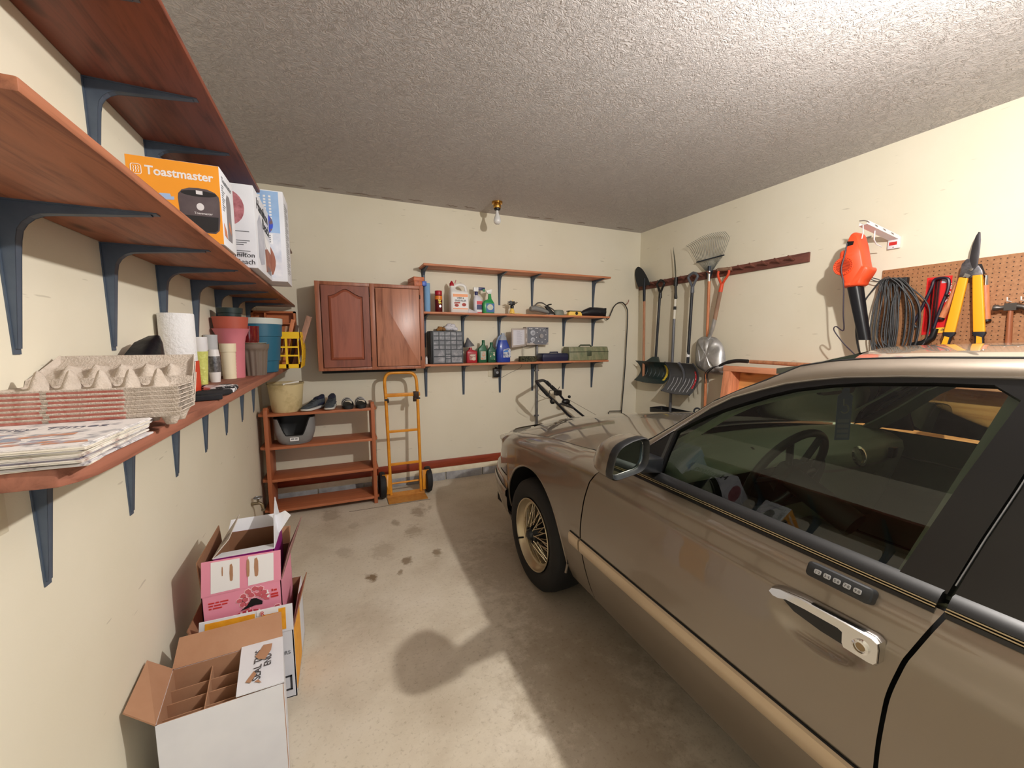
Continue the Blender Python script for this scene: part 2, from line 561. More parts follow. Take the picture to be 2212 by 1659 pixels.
# ------------------------------------------------------------------ shelf brackets (stamped steel, tapered)
def bracket_mesh(D, H):
    m = M()
    # web: L with a filleted inside corner, tapering to both tips
    pts = [(0, 0), (D, 0), (D, -.006), (.085, -.022)]
    pts += [(.085 - .058 * math.sin(a), -.022 - .058 * (1 - math.cos(a))) for a in (.3, .6, .9, 1.2, pi / 2)]
    pts += [(.024, -.11), (.007, -H), (0, -H)]
    for w in (-.013, .010):
        m.loft([[(a, w * (1 - .35 * a / D - .4 * (-b) / H), b) for a, b in pts], [(a, (w + .003) * (1 - .35 * a / D - .4 * (-b) / H), b) for a, b in pts]])
    # inner faces joining the two webs
    e = pts[2:-1]
    m.loft([[(a, -.0125 * (1 - .35 * a / D - .4 * (-b) / H), b) for a, b in e], [(a, .0125 * (1 - .35 * a / D - .4 * (-b) / H), b) for a, b in e]], closed=False)
    # wall plate and shelf plate
    m.loft([[(0, -.019, 0), (.003, -.019, 0), (.003, .019, 0), (0, .019, 0)], [(0, -.011, -H - .012), (.003, -.011, -H - .012), (.003, .011, -H - .012), (0, .011, -H - .012)]])
    m.loft([[(0, -.019, 0), (0, .019, 0), (0, .019, -.003), (0, -.019, -.003)], [(D + .012, -.011, 0), (D + .012, .011, 0), (D + .012, .011, -.003), (D + .012, -.011, -.003)]])
    for a, b in ((.0035, -.05), (.0035, -H + .012)):
        m.cyl((a, 0, b), (a + .003, 0, b), .004, n=8)
    bm = m.bm
    bmesh.ops.recalc_face_normals(bm, faces=bm.faces)
    me = bpy.data.meshes.new('bracket')
    bm.to_mesh(me)
    bm.free()
    me.materials.append(STEEL)
    return me
BR_L = bracket_mesh(.255, .31)
BR_B = bracket_mesh(.205, .31)
def bracket(parent, me, loc, rz):
    o = bpy.data.objects.new('bracket', me)
    COL.objects.link(o)
    o.parent = parent
    o.location = FRAME[parent.name] @ V(loc)
    o.rotation_euler = (0, 0, rz)
    return o
def wall_shelf(label, board, bmat, z, brs, me, rz, bevel=.004):
    x0, x1, y0, y1, th = board
    t = thing('wall_shelf', label, 'shelf', ((x0 + x1) / 2, (y0 + y1) / 2, z))
    out(board_m(board, z), 'board', bmat, t, bevel=bevel)
    for b in brs:
        bracket(t, me, (XL, b, z) if rz == 0 else (b, YB, z), rz)
    return t
def board_m(b, z):
    x0, x1, y0, y1, th = b
    return M().bx(x0, x1, y0, y1, z, z + th)
LB = [1.22, 1.63, 2.03, 2.43, 2.835, 3.265, 3.67]
wall_shelf('highest dark brown board shelf on the left wall, close under the ceiling', (XL, -.335, .45, 4.05, .019), SHELFD, 2.215, LB, BR_L, 0)
wall_shelf('middle brown board shelf on the left wall carrying the boxed kitchen appliances', (XL, -.335, .70, 4.02, .019), SHELFW, 1.755, LB, BR_L, 0)
lo = thing('wall_shelf', 'lowest thick brown shelf on the left wall holding newspapers, egg cartons and flower pots', 'shelf', (-.51, 2.4, 1.226))
plan = [(XL, .862), (-.425, .862), (-.408, .885), (-.398, .92), (-.394, .98), (-.394, 4.0), (XL, 4.0)]
out(M().loft([[(a, b, 1.226) for a, b in plan], [(a, b, 1.257) for a, b in plan]]), 'board', SHELFT, lo, bevel=.003)
for b in LB:
    bracket(lo, BR_B, (XL, b, 1.226), 0)
for s_, lb, z, th, x0, x1, brs in (
        (0, 'highest board shelf on the back wall, empty and standing above the cabinet top', 2.163, .02, .76, 2.885, [.80, 1.607, 1.998, 2.805]),
        (1, 'middle board shelf on the back wall with the white jug, spray bottles and yellow sprinkler', 1.717, .02, .745, 2.885, [.80, 1.195, 1.60, 2.406, 2.807]),
        (2, 'lowest board shelf on the back wall holding the drawer organiser and oil bottles', 1.216, .02, .745, 2.88, [.80, 1.195, 1.608, 2.005, 2.407, 2.806])):
    wall_shelf(lb, (x0, x1, 3.845, YB, th), SHELFX, z, brs, BR_B, -pi / 2, .003)
# ------------------------------------------------------------------ boxed appliances on the middle shelf
ORANGE = mat('orange carton print', (243, 160, 44), .5)
def carton(name, label, x0, x1, y0, y1, z0, z1, mt, bev=.002):
    t = thing(name, label, 'box', ((x0 + x1) / 2, (y0 + y1) / 2, z0))
    out(M().bx(x0, x1, y0, y1, z0, z1), 'carton', mt, t, bevel=bev)
    return t, Pl((x0, y0, z0), (1, 0, 0), (0, 0, 1)), Pl((x1, y0, z0), (0, 1, 0), (0, 0, 1))
t, F, S = carton('appliance_box', 'orange and white air fryer box on the middle left shelf', -.592, -.345, 1.70, 1.885, 1.791, 2.048, CARDW)
out(M().poly(F, [(.0015, .0015), (.2455, .0015), (.2455, .2555), (.0015, .2555)], .0002, .0008), 'front_print', ORANGE, t)
lg = M()
lg.tube([F(a, b, .0012) for a, b in rrect(.013, .039, .200, .230, .006)], .0011, 5, cyc=True)
for k in range(3):
    for s_ in (0, 1):
        lg.tube([F(.019 + k * .006 + .002 * (i % 2), .205 + i * .005, .0014) for i in range(5)], .0009, 4)
out(lg, 'logo', PAPERW, t)
text(t, 'Toastmaster', F, .048, .203, .038, PAPERW, sx=.93, bold=.0009)
fr = M()
fr.poly(F, [(.128, .140), (.130, .155), (.140, .168), (.160, .176), (.185, .178), (.210, .176), (.230, .168), (.240, .155), (.242, .140), (.240, .080), (.236, .045), (.225, .034), (.150, .034), (.136, .045), (.131, .080)], .0008, .0012)
out(fr, 'picture', mat('printed grey fryer', (96, 86, 90), .5, c2=(78, 68, 74), nscale=14), t)
fr = M()
fr.poly(F, [(.134, .088), (.236, .088), (.232, .046), (.222, .038), (.152, .038), (.139, .046)], .0012, .0016)
fr.poly(F, circ(.05, 20, (.186, .160), ry=.010), .0012, .0014)
out(fr, 'picture', mat('printed black', (34, 34, 38), .5), t)
fr = M().poly(F, circ(.0105, 16, (.187, .118), ry=.012), .0012, .0018).poly(F, [(.178, .158), (.196, .157), (.196, .169), (.178, .170)], .0015, .0019)
out(fr, 'picture', mat('printed silver', (222, 222, 226), .4), t)
text(t, 'Toastmaster', F, .169, .094, .010, PAPERW, w=.0014)
out(M().poly(F, [(.070, .128), (.118, .132), (.118, .142), (.070, .140)], .0008, .0013).poly(F, [(.078, .140), (.110, .142), (.108, .150), (.080, .149)], .0008, .0012), 'printed_badge', mat('pale blue print', (160, 190, 232), .5), t)
sd = M().poly(S, [(.06, .03), (.118, .03), (.126, .06), (.126, .17), (.112, .19), (.082, .19), (.066, .17)], .0003, .001)
out(sd, 'picture', mat('printed mid grey', (118, 114, 120), .5), t)
sd = M().poly(S, [(.012, .075), (.045, .055), (.050, .03), (.018, .035)], .0003, .001).poly(S, [(.078, .08), (.108, .055), (.112, .075), (.09, .10)], .001, .0014)
out(sd, 'picture', mat('printed food', (196, 122, 84), .6), t)
sd = M()
for k in range(11):
    sd.poly(S, [(.012, .12 + k * .008), (.012 + .03 * (.7 + .3 * (k % 3)), .12 + k * .008), (.012 + .03 * (.7 + .3 * (k % 3)), .123 + k * .008), (.012, .123 + k * .008)], .0003, .0008)
out(sd, 'small_print', INKG, t)
text(t, 'Toastmaster', S, .02, .215, .026, INKG)

t, F, S = carton('appliance_box', 'white meat slicer box overhanging the middle left shelf, behind the orange box', -.56, -.32, 2.17, 2.595, 1.791, 2.15, CARDW)
out(M().bx(-.555, -.322, 2.172, 2.59, 1.7912, 1.7925), 'base_flap', CARD, t)
out(M().poly(F, circ(.062, 28, (.14, .255), ry=.075), .0003, .001), 'picture', mat('printed pink meat', (196, 130, 138), .6, c2=(150, 82, 92), nscale=40), t)
sm_ = M()
for v_, n_ in ((.155, 1), (.115, 3), (.07, 3)):
    for k in range(n_):
        sm_.poly(F, [(.150, v_ - k * .009), (.215 - .012 * k, v_ - k * .009), (.215 - .012 * k, v_ + .0035 - k * .009), (.150, v_ + .0035 - k * .009)], .0003, .0008)
out(sm_, 'small_print', INKG, t)
text(t, 'Hamilton\nBeach', F, .232, .045, .030, INK, align='RIGHT')
text(t, 'Hamilton', S, .06, .282, .068, INK, sx=1.25, bold=.001)
text(t, 'Beach', S, .20, .225, .068, INK, sx=1.25, bold=.001)
sd = M().poly(S, [(.05, .06), (.10, .03), (.20, .05), (.235, .12), (.22, .22), (.13, .27), (.06, .22)], .0003, .0008)
out(sd, 'picture', mat('printed pale slicer', (196, 198, 210), .5, c2=(160, 164, 180), nscale=9), t)
out(M().poly(S, [(.24, .13), (.42, .17), (.42, .05), (.25, .02)], .0003, .0009), 'picture', mat('printed bread', (176, 116, 92), .6, c2=(132, 74, 58), nscale=30), t)
out(M().poly(S, [(.23, .20), (.42, .19), (.42, .14), (.26, .15)], .0009, .0014), 'label', PAPERW, t)
sd = M()
for k in range(6):
    sd.poly(S, [(.27, .022 - .0 + k * .006), (.40, .022 + k * .006), (.40, .025 + k * .006), (.27, .025 + k * .006)], .0011, .0014)
out(sd, 'small_print', INKG, t)

t, F, S = carton('appliance_box', 'tall white and sky-blue photo box at the far end of the middle left shelf', -.53, -.245, 2.605, 2.84, 1.791, 2.275, CARDW, .004)
out(M().bx(-.525, -.248, 2.607, 2.837, 1.7912, 1.7925), 'base_flap', CARD, t)
out(M().poly(F, [(.004, .26), (.262, .26), (.262, .478), (.004, .478)], .0003, .0008), 'front_print', mat('printed sky', (140, 176, 222), .45, c2=(170, 200, 236), nscale=4), t)
out(M().poly(F, [(.004, .02), (.262, .02), (.262, .26), (.004, .26)], .0003, .0007), 'front_print', mat('printed pale street', (196, 204, 220), .5, c2=(232, 232, 238), nscale=12), t)
sd = M()
for k, (u, l) in enumerate(((.165, .12), (.19, .16), (.215, .15))):
    for j in range(int(l / .016)):
        sd.poly(F, [(u, .455 - j * .016), (u + .011, .455 - j * .016), (u + .011, .445 - j * .016), (u, .445 - j * .016)], .0008, .0012)
out(sd, 'small_print', PAPERW, t)
out(M().poly(F, circ(.055, 24, (.175, .305), ry=.062), .0008, .0013), 'picture', mat('printed deep blue', (58, 84, 200), .5, c2=(120, 92, 90), nscale=16, nlo=.5, nhi=.56), t)
arm = M()
rings = []
for i in range(9):
    s_ = i / 8
    u = .16 + .05 * math.sin(s_ * 2.4)
    rings.append((u, .235 - .20 * s_))
arm.loft([[F(a - .028, b, .0008), F(a + .022, b, .0008), F(a + .022, b, .0014), F(a - .028, b, .0014)] for a, b in rings])
out(arm, 'picture', mat('printed brown hose', (158, 102, 84), .5), t)
out(M().poly(F, [(.125, .05), (.165, .05), (.175, .175), (.130, .175)], .0014, .0018), 'picture', mat('printed blue', (66, 128, 206), .5), t)
out(M().poly(F, rrect(.155, .225, .20, .255, .003), .0016, .0022), 'label', PAPERW, t)
sd = M()
for k in range(4):
    sd.poly(F, [(.165, .208 + k * .011), (.215, .208 + k * .011), (.215, .214 + k * .011), (.165, .214 + k * .011)], .0022, .0025)
for k in range(30):
    sd.poly(S, [(.03, .05 + k * .013), (.03 + .15 * (.5 + .5 * abs(math.sin(k * 2.1))), .05 + k * .013), (.03 + .15 * (.5 + .5 * abs(math.sin(k * 2.1))), .054 + k * .013), (.03, .054 + k * .013)], .0004, .0008)
out(sd, 'small_print', INKG, t)

for o in [o for o in sc.objects if o.name.startswith('appliance_box')]:
    o.scale = (.9515,) * 3
    o.location = (o.location.x * .9515, o.location.y * .9515, 1.7745)
# ------------------------------------------------------------------ newspapers
ordn = ['topmost', 'second', 'third', 'fourth', 'fifth', 'sixth', 'seventh', 'eighth', 'ninth', 'tenth', 'lowest']
NP = [mat('newsprint %d' % i, c, .8, c2=d, nscale=26, nlo=.5, nhi=.66) for i, (c, d) in enumerate((((228, 224, 224), (150, 150, 158)), ((214, 210, 212), (92, 84, 100)), ((228, 222, 214), (170, 140, 132)), ((176, 170, 186), (60, 48, 70)), ((232, 226, 214), (200, 190, 176))))]
zz = 1.2572
rn = random.Random(3)
papers = []
hts = [.0025, .0036, .003, .0042, .003, .0034, .003, .0038, .003, .0036, .0034]
for i in range(11):
    th = hts[i]
    k = 10 - i
    a = rn.uniform(-.025, .03) + (.10 if i == 0 else 0)
    dx, dy = rn.uniform(-.006, .006), rn.uniform(-.006, .006)
    mx = Matrix.Translation((-.512 + dx, .985 + dy, 0)) @ Matrix.Rotation(a, 4, 'Z')
    m = M()
    w, d = .124 - abs(a) * .1, .128
    layers = 3
    for j in range(layers):
        z0 = zz + th * j / layers
        ins = rn.uniform(0, .004)
        # a folded sheet: flat leaf with a wavy free edge
        edge = [(w - ins + rn.uniform(-.002, .002), -d + 2 * d * q / 7) for q in range(8)]
        poly_ = [(-w, d - ins), (-w, -d + ins)] + [(x, -d + ins + rn.uniform(-.001, .001)) for x in (-w * .5, 0, w * .5)] + edge
        m.loft([[mx @ V((x, y, z0)) for x, y in poly_], [mx @ V((x, y, z0 + th / layers * .86)) for x, y in poly_]])
    zz += th
    nm = 'folded newspaper, %s in the near stack on the lowest left shelf' % (ordn[k] if k else 'topmost')
    if k == 10: nm = 'cream advertising sheet sticking out at the bottom of the newspaper stack'
    if k == 0:
        t = thing('newspaper', 'folded newspaper with blackletter masthead, topmost in the near stack', 'newspaper', (-.512, 1.0, zz - th), 'newspapers on the lowest left shelf')
        out(m, 'sheets', NP[0], t, smooth=0)
        P = Pl(mx @ V((-w, -d, zz)), mx.to_3x3() @ V((1, 0, 0)), mx.to_3x3() @ V((0, 1, 0)))
        text(t, 'City Times', P, .03, .178, .034, mat('masthead ink', (96, 96, 110), .7), name='masthead', w=.0003, sx=1.15)
        pc = M()
        for j in range(16):
            u0, v0 = rn.uniform(.0, .2), rn.uniform(.01, .15)
            pc.poly(P, [(u0, v0), (u0 + rn.uniform(.02, .06), v0 + rn.uniform(0, .006)), (u0 + rn.uniform(.02, .06), v0 + rn.uniform(.008, .02)), (u0, v0 + rn.uniform(.006, .02))], .0002, .0004 + j * .00001)
        out(pc, 'printed_pictures', mat('newspaper colour pictures', (150, 160, 180), .8, c2=(196, 140, 112), nscale=22, nlo=.42, nhi=.58), t, smooth=0)
    else:
        o = out(m, 'newspaper', NP[4] if i == 0 else NP[(1, 4, 2, 3, 0, 2, 4, 1, 4, 0)[i - 1]], smooth=0, label=nm, cat='newspaper', group='newspapers on the lowest left shelf')

# ------------------------------------------------------------------ egg cartons
PULP = mat('grey moulded pulp', (204, 192, 180), .9, c2=(188, 174, 160), nscale=50, bump=.45, bscale=220)
def egg_z(u, v):
    """height of an opened carton; u along six cells, v from the front lip across the cells and over the lid"""
    x = u * 6
    if v < .52:
        s = v / .52 * 2.0
        cell = (math.cos((x - .5) * 2 * pi) * .5 + .5) * (math.cos((s - .5) * 2 * pi) * .5 + .5)
        post = (.5 - .5 * math.cos(max(0, min(6, x)) * 2 * pi + pi)) if .4 < x < 5.6 else 0
        ring = max(0, 1 - abs(s - 1) / .42)
        z = -.030 * min(1, cell * 1.5)
        z += .040 * ring ** .8 * max(0, post) ** 2.2
        lip = min(1, min(v / .035, u / .012, (1 - u) / .012))
        return z * max(0, lip)
    s = (v - .52) / .48
    base = .014 + .052 * s
    wall = min(1, min((s) / .1, (1 - s) / .08, u / .03, (1 - u) / .03))
    post = (.5 - .5 * math.cos(x * 2 * pi + pi)) if .4 < x < 5.6 else 0
    return base - .014 * max(0, wall) + .022 * max(0, post) ** 2.5 * max(0, 1 - abs(s - .42) / .34)
def egg_f(u, v):
    k = max(0, (v - .52) / .48)
    ins = .055 * k
    x = -.150 + .30 * (ins + u * (1 - 2 * ins))
    return (x, .225 * v * (1 - .06 * k), egg_z(u, v) + .03)
eb = M().grid(egg_f, 97, 45)
eb.thick(.0022)
et = thing('egg_carton', 'opened grey pulp egg carton, topmost of its stack, cells facing up', 'egg carton', (-.487, 1.12, 1.329), 'egg cartons on the lowest left shelf', rz=.02)
out(eb, 'tray', PULP, et, smooth=50, local=True)
lip = M().loft([[(-.150, -.0005, .0305), (.150, -.0005, .0305), (.148, .004, .021), (-.148, .004, .021)], [(-.150, .0012, .0305), (.150, .0012, .0305), (.148, .0052, .021), (-.148, .0052, .021)]])
out(lip, 'front_lip', PULP, et, local=True)
pr = M()
LP = Pl((-.15, 0, .0305), (1, 0, 0), (0, .004, -.0095))
for (a, b) in ((.01, .075), (.085, .205)):
    pr.loft([[(-.15 + a, -.0004 + .0036 * .3, .0275), (-.15 + b, -.0004 + .0036 * .3, .0275), (-.15 + b, .0028, .0222), (-.15 + a, .0028, .0222)], [(-.15 + a, -.0009 + .0036 * .3, .0274), (-.15 + b, -.0009 + .0036 * .3, .0274), (-.15 + b, .0022, .0221), (-.15 + a, .0022, .0221)]])
out(pr, 'printed_strip', mat('faded red pulp print', (176, 96, 84), .9, c2=(196, 140, 128), nscale=60), et, local=True, smooth=0)
for i in range(1, 7):
    dup(et, (-.487 + rn.uniform(-.003, .003), 1.12 + rn.uniform(-.002, .002) - .0006 * i, 1.329 - i * .0095), .02 + rn.uniform(-.006, .006),
        'grey pulp egg carton, %s of the stack behind the newspapers' % (('second from the top', 'third from the top', 'fourth from the top', 'fifth from the top', 'sixth from the top', 'lowest')[i - 1]))

# ------------------------------------------------------------------ odds and ends along the lowest shelf
SZ = 1.257
red = thing('packet_box', 'small orange-red carton under the white paper roll', 'box', (-.575, 1.97, SZ))
out(M().bx(-.632, -.530, 1.91, 2.03, SZ, SZ + .125), 'carton', mat('orange red carton', (216, 74, 44), .5), red, bevel=.002)
out(M().poly(Pl((-.632, 1.91, SZ), (1, 0, 0), (0, 0, 1)), [(.062, .088), (.082, .084), (.092, .098), (.070, .106)], .0002, .001), 'printed_badge', PAPERW, red, smooth=0)
rl = thing('paper_towel_roll', 'white paper towel roll standing on the orange carton against the left wall', 'paper roll', (-.575, 1.965, SZ + .126))
out(M().lathe([(.020, 0), (.056, 0), (.0565, .003), (.0565, .182), (.055, .185), (.021, .185)], (-.576, 1.965, SZ + .126), 32), 'roll', mat('white quilted paper', (234, 234, 236), .9, bump=.5, bscale=90), rl)
out(M().lathe([(.0185, -.0), (.021, 0), (.021, .186), (.0185, .186), (.0185, 0)], (-.576, 1.965, SZ + .1262), 20, cap=False), 'core', CARD, rl)
bagm = M().loft([spline([(-.62, 1.50, SZ + .002), (-.52, 1.50, SZ + .002), (-.50, 1.58, SZ + .01), (-.61, 1.60, SZ + .02), (-.62, 1.50, SZ + .002)], 4)[:-1],
                 spline([(-.628, 1.54, SZ + .10), (-.55, 1.55, SZ + .11), (-.52, 1.66, SZ + .10), (-.60, 1.70, SZ + .10), (-.628, 1.54, SZ + .10)], 4)[:-1],
                 spline([(-.60, 1.66, SZ + .20), (-.55, 1.67, SZ + .205), (-.54, 1.70, SZ + .20), (-.58, 1.72, SZ + .20), (-.60, 1.66, SZ + .20)], 4)[:-1],
                 spline([(-.575, 1.70, SZ + .222), (-.555, 1.70, SZ + .224), (-.552, 1.72, SZ + .222), (-.57, 1.72, SZ + .22), (-.575, 1.70, SZ + .222)], 4)[:-1]])
out(bagm, 'plastic_bag', mat('black plastic film', (20, 21, 26), .35, bump=.5, bscale=16), smooth=60, label='crumpled black plastic bag leaning on the lowest shelf behind the egg cartons', cat='bag')
def pot(name, label, mt, prof, x, y, z, cat='pot', n=36, sy=1.0, group=None):
    return out(M().lathe(prof, (x, y, z), n, sy=sy, cap=False), name, mt, label=label, cat=cat, smooth=40)
pot('tumbler', 'lime green dimpled tumbler at the front of the pots on the lowest shelf', mat('lime glazed', (206, 212, 118), .4, bump=.8, bscale=45), [(0, .001), (.0185, 0), (.0275, .150), (.0285, .156), (.0265, .156), (.0175, .006), (0, .005)], -.600, 2.33, SZ, 'tumbler')
pot('tumbler', 'white plastic tumbler nested in the lime green tumbler', mat('white tumbler', (228, 228, 232), .4), [(0, .001), (.017, 0), (.0255, .15), (.0285, .159), (.0285, .218), (.0275, .218), (.0265, .159), (.016, .006), (0, .005)], -.600, 2.33, SZ + .0058, 'tumbler')
pot('tumbler', 'plain grey tumbler standing behind the white vase', mat('grey tumbler', (190, 192, 196), .45), [(0, .001), (.023, 0), (.030, .234), (.031, .237), (.029, .237), (.0215, .006), (0, .005)], -.605, 2.525, SZ, 'tumbler')
vs = thing('vase', 'white vase with a silver pressed band beside the cream pot', 'vase', (-.576, 2.435, SZ))
out(M().lathe([(0, .001), (.020, 0), (.0245, .05), (.026, .09), (.0255, .13), (.022, .155), (.0215, .163), (.0195, .163), (.020, .15), (.022, .05), (0, .006)], (-.576, 2.435, SZ), 32, cap=False), 'body', mat('white ceramic', (232, 230, 230), .25), vs)
out(M().lathe([(.0246, .050), (.0262, .075), (.0266, .10), (.0260, .130)], (-.576, 2.435, SZ), 32, cap=False).thick(.0006), 'silver_band', mat('silver relief', (150, 150, 154), .35, metal=.7, c2=(84, 84, 88), nscale=70), vs)
pot('flower_pot', 'cream ribbed plastic pot between the white vase and the grey-brown pot', mat('cream plastic', (236, 224, 194), .5), [(0, .001), (.031, 0)] + [(.031 + .0002 * k + (.0012 if k % 2 else 0), .022 + k * .0085) for k in range(15)] + [(.034, .145), (.0375, .146), (.0385, .192), (.036, .192), (.0335, .145), (.029, .006), (0, .005)], -.556, 2.63, SZ)
pot('flower_pot', 'dusty pink flared oval pot, outer one of the nested pots', mat('dusty pink plastic', (206, 120, 132), .5), [(0, .001), (.052, 0), (.060, .19), (.068, .23), (.086, .268), (.090, .273), (.087, .273), (.063, .225), (.049, .006), (0, .005)], -.547, 2.69, SZ, sy=1.0)
pot('flower_pot', 'terracotta-coloured pot nested in the dusty pink pot', mat('terracotta plastic', (178, 84, 66), .55), [(0, .001), (.050, 0), (.060, .115), (.076, .118), (.085, .195), (.081, .195), (.060, .11), (.047, .006), (0, .005)], -.547, 2.69, SZ + .142)
pot('flower_pot', 'dark green pot, highest of the nested pots', mat('dark green plastic', (34, 50, 50), .4), [(0, .001), (.044, 0), (.054, .12), (.060, .122), (.063, .150), (.0595, .150), (.052, .118), (.041, .006), (0, .005)], -.547, 2.69, SZ + .236)
bp = M()
def flut(u, v):
    a = u * 2 * pi
    prof = [(0, .062), (.152, .075), (.156, .083), (.187, .086)]
    z = v * .187
    r = interp([(p[0], p[1]) for p in prof], z)
    if z < .15: r += .0022 * math.cos(a * 16)
    return (-.476 + r * math.cos(a), 2.85 + r * math.sin(a), SZ + z)
bp.grid(flut, 128, 24, cu=True)
bp.thick(.003)
bt = thing('flower_pot', 'grey-brown fluted pot carrying the maroon pot', 'pot', (-.476, 2.85, SZ))
out(bp, 'body', mat('grey brown plastic', (112, 98, 86), .6), bt, smooth=50)
out(M().lathe([(0, 0), (.058, 0), (.058, .004), (0, .004)], (-.476, 2.85, SZ + .001), 32), 'base', mat('grey brown plastic', (112, 98, 86)), bt)
out(M().lathe([(0, 0), (.066, 0), (.0745, .006), (.073, .007), (.065, .0025), (0, .0025)], (-.476, 2.85, SZ + .1875), 36), 'saucer', mat('cream plastic', (236, 224, 194)), label='cream saucer between the maroon pot and the fluted pot', cat='saucer')
pot('flower_pot', 'glossy maroon glazed pot on the grey-brown fluted pot', mat('maroon glaze', (112, 22, 26), .12, coat=1, c2=(90, 14, 20), nscale=14), [(0, .001), (.047, 0), (.051, .02), (.053, .09), (.0545, .103), (.050, .103), (.049, .02), (.046, .006), (0, .005)], -.49, 2.85, SZ + .1905)
tb = thing('tub', 'large teal plastic tub with a pale rim on the lowest shelf', 'tub', (-.478, 3.09, SZ))
out(M().lathe([(0, .001), (.095, 0), (.1, .004), (.108, .075), (.113, .078), (.126, .232), (.132, .235), (.1365, .318), (.133, .318), (.121, .235), (.092, .006), (0, .005)], (-.478, 3.09, SZ), 48, cap=False), 'body', mat('teal plastic', (34, 96, 122), .4), tb)
out(M().lathe([(.1345, .314), (.139, .314), (.1405, .350), (.137, .352), (.1335, .350), (.1345, .314)], (-.478, 3.09, SZ), 48, cap=False), 'rim', mat('pale grey rim', (196, 200, 194), .5), tb)
# yellow basket
yb = thing('basket', 'yellow plastic basket with square openings at the far end of the lowest shelf', 'basket', (-.40, 3.57, SZ))
YEL = mat('yellow plastic', (248, 200, 22), .42)
x0, x1, y0, y1 = -.525, -.275, 3.42, 3.74
def basket_side(pl, w, h, nx, nz, solid=0):
    m = M()
    fr_ = .018
    m.poly(pl, [(0, 0), (w, 0), (w, fr_ + .012), (0, fr_ + .012)], 0, .004)
    m.poly(pl, [(-.006, h - .05), (w + .006, h - .05), (w + .006, h), (-.006, h)], -.003, .007)
    for i in range(nx + 1):
        c = w * i / nx
        m.poly(pl, [(max(0, c - .008), 0), (min(w, c + .008), 0), (min(w, c + .008), h), (max(0, c - .008), h)], 0, .004)
    for j in range(1, nz):
        c = .03 + (h - .08) * j / nz
        m.poly(pl, [(0, c - .006), (w, c - .006), (w, c + .006), (0, c + .006)], 0, .0045)
    return m
out(basket_side(Pl((x0, y0, SZ + .003), (1, 0, 0), (0, 0, 1)), x1 - x0, .27, 3, 3), 'side_panel', YEL, yb)
out(basket_side(Pl((x0, y1, SZ + .003), (1, 0, 0), (0, 0, 1)), x1 - x0, .27, 3, 3), 'side_panel', YEL, yb)
pe = Pl((x1, y0, SZ + .003), (0, 1, 0), (0, 0, 1))
ep = M()
def endf(u, v):
    return pe(u * .32, v * .27, .006 + .012 * math.sin(v * pi) + (.006 if v > .85 else 0))
ep.grid(endf, 12, 24).thick(.004)
out(ep, 'end_panel', YEL, yb)
out(basket_side(Pl((x0, y0, SZ + .003), (0, 1, 0), (0, 0, 1)), .32, .27, 3, 3), 'side_panel', YEL, yb)
out(M().bx(x0, x1, y0, y1, SZ + .001, SZ + .006), 'base', YEL, yb)
gr = M()
for c in (.06, .14, .21):
    gr.tube([pe(.01, c, .011 + .012 * math.sin(c / .27 * pi)), pe(.31, c, .011 + .012 * math.sin(c / .27 * pi))], .0012, 5)
gr.tube([pe(.10, .005 + .26 * i / 10, .0108 + .012 * math.sin(i / 10 * pi)) for i in range(11)], .0012, 5)
out(gr, 'seam_lines', mat('amber seam', (190, 140, 10), .6), yb)
STK = wood('scrap wood', (186, 146, 116), (140, 100, 76), 'Z', .7)
def stick(a, b, w, d, label, mt=STK):
    a, b = V(a), V(b)
    t_ = (b - a).normalized()
    u = t_.cross(V((0, 1, 0))).normalized()
    w_ = t_.cross(u)
    m = M().loft([[p + u * w * i + w_ * d * j for i, j in ((-1, -1), (1, -1), (1, 1), (-1, 1))] for p in (a, b)])
    return out(m, 'wood_scrap', mt, label=label, cat='wood scrap', group='wood scraps in the yellow basket', bevel=.001)
stick((-.325, 3.60, SZ + .02), (-.205, 3.62, SZ + .40), .020, .014, 'rounded brown batten leaning furthest out of the yellow basket', wood('brown batten', (164, 124, 104), (130, 94, 76), 'Z', .7))
stick((-.40, 3.56, SZ + .01), (-.315, 3.56, SZ + .37), .013, .012, 'orange wedge-shaped wood strip standing in the yellow basket', wood('orange strip', (206, 128, 84), (176, 100, 60), 'Z', .6))
stick((-.42, 3.60, SZ + .01), (-.36, 3.60, SZ + .32), .012, .02, 'grey-brown wood strip inside the yellow basket')
stick((-.36, 3.66, SZ + .01), (-.30, 3.68, SZ + .33), .010, .02, 'dark wood strip at the back of the yellow basket', wood('dark strip', (92, 70, 58), (70, 50, 40), 'Z', .7))
# wooden drawer-like tray standing on end behind the basket
tr = thing('wooden_tray', 'orange wooden divided tray standing on edge behind the teal tub', 'tray', (-.475, 3.83, SZ))
TRW = wood('orange tray wood', (190, 112, 66), (160, 86, 46), 'X', .5)
out(M().bx(-.632, -.318, 3.862, 3.87, SZ, 1.705), 'back_panel', TRW, tr)
m = M().bx(-.632, -.318, 3.79, 3.862, 1.69, 1.705).bx(-.632, -.318, 3.79, 3.862, SZ, SZ + .014).bx(-.632, -.617, 3.79, 3.862, SZ, 1.705).bx(-.333, -.318, 3.79, 3.862, SZ, 1.705)
out(m, 'frame', TRW, tr)
out(M().bx(-.54, -.53, 3.79, 3.862, SZ, 1.69).bx(-.617, -.333, 3.80, 3.862, 1.60, 1.61), 'divider', TRW, tr)
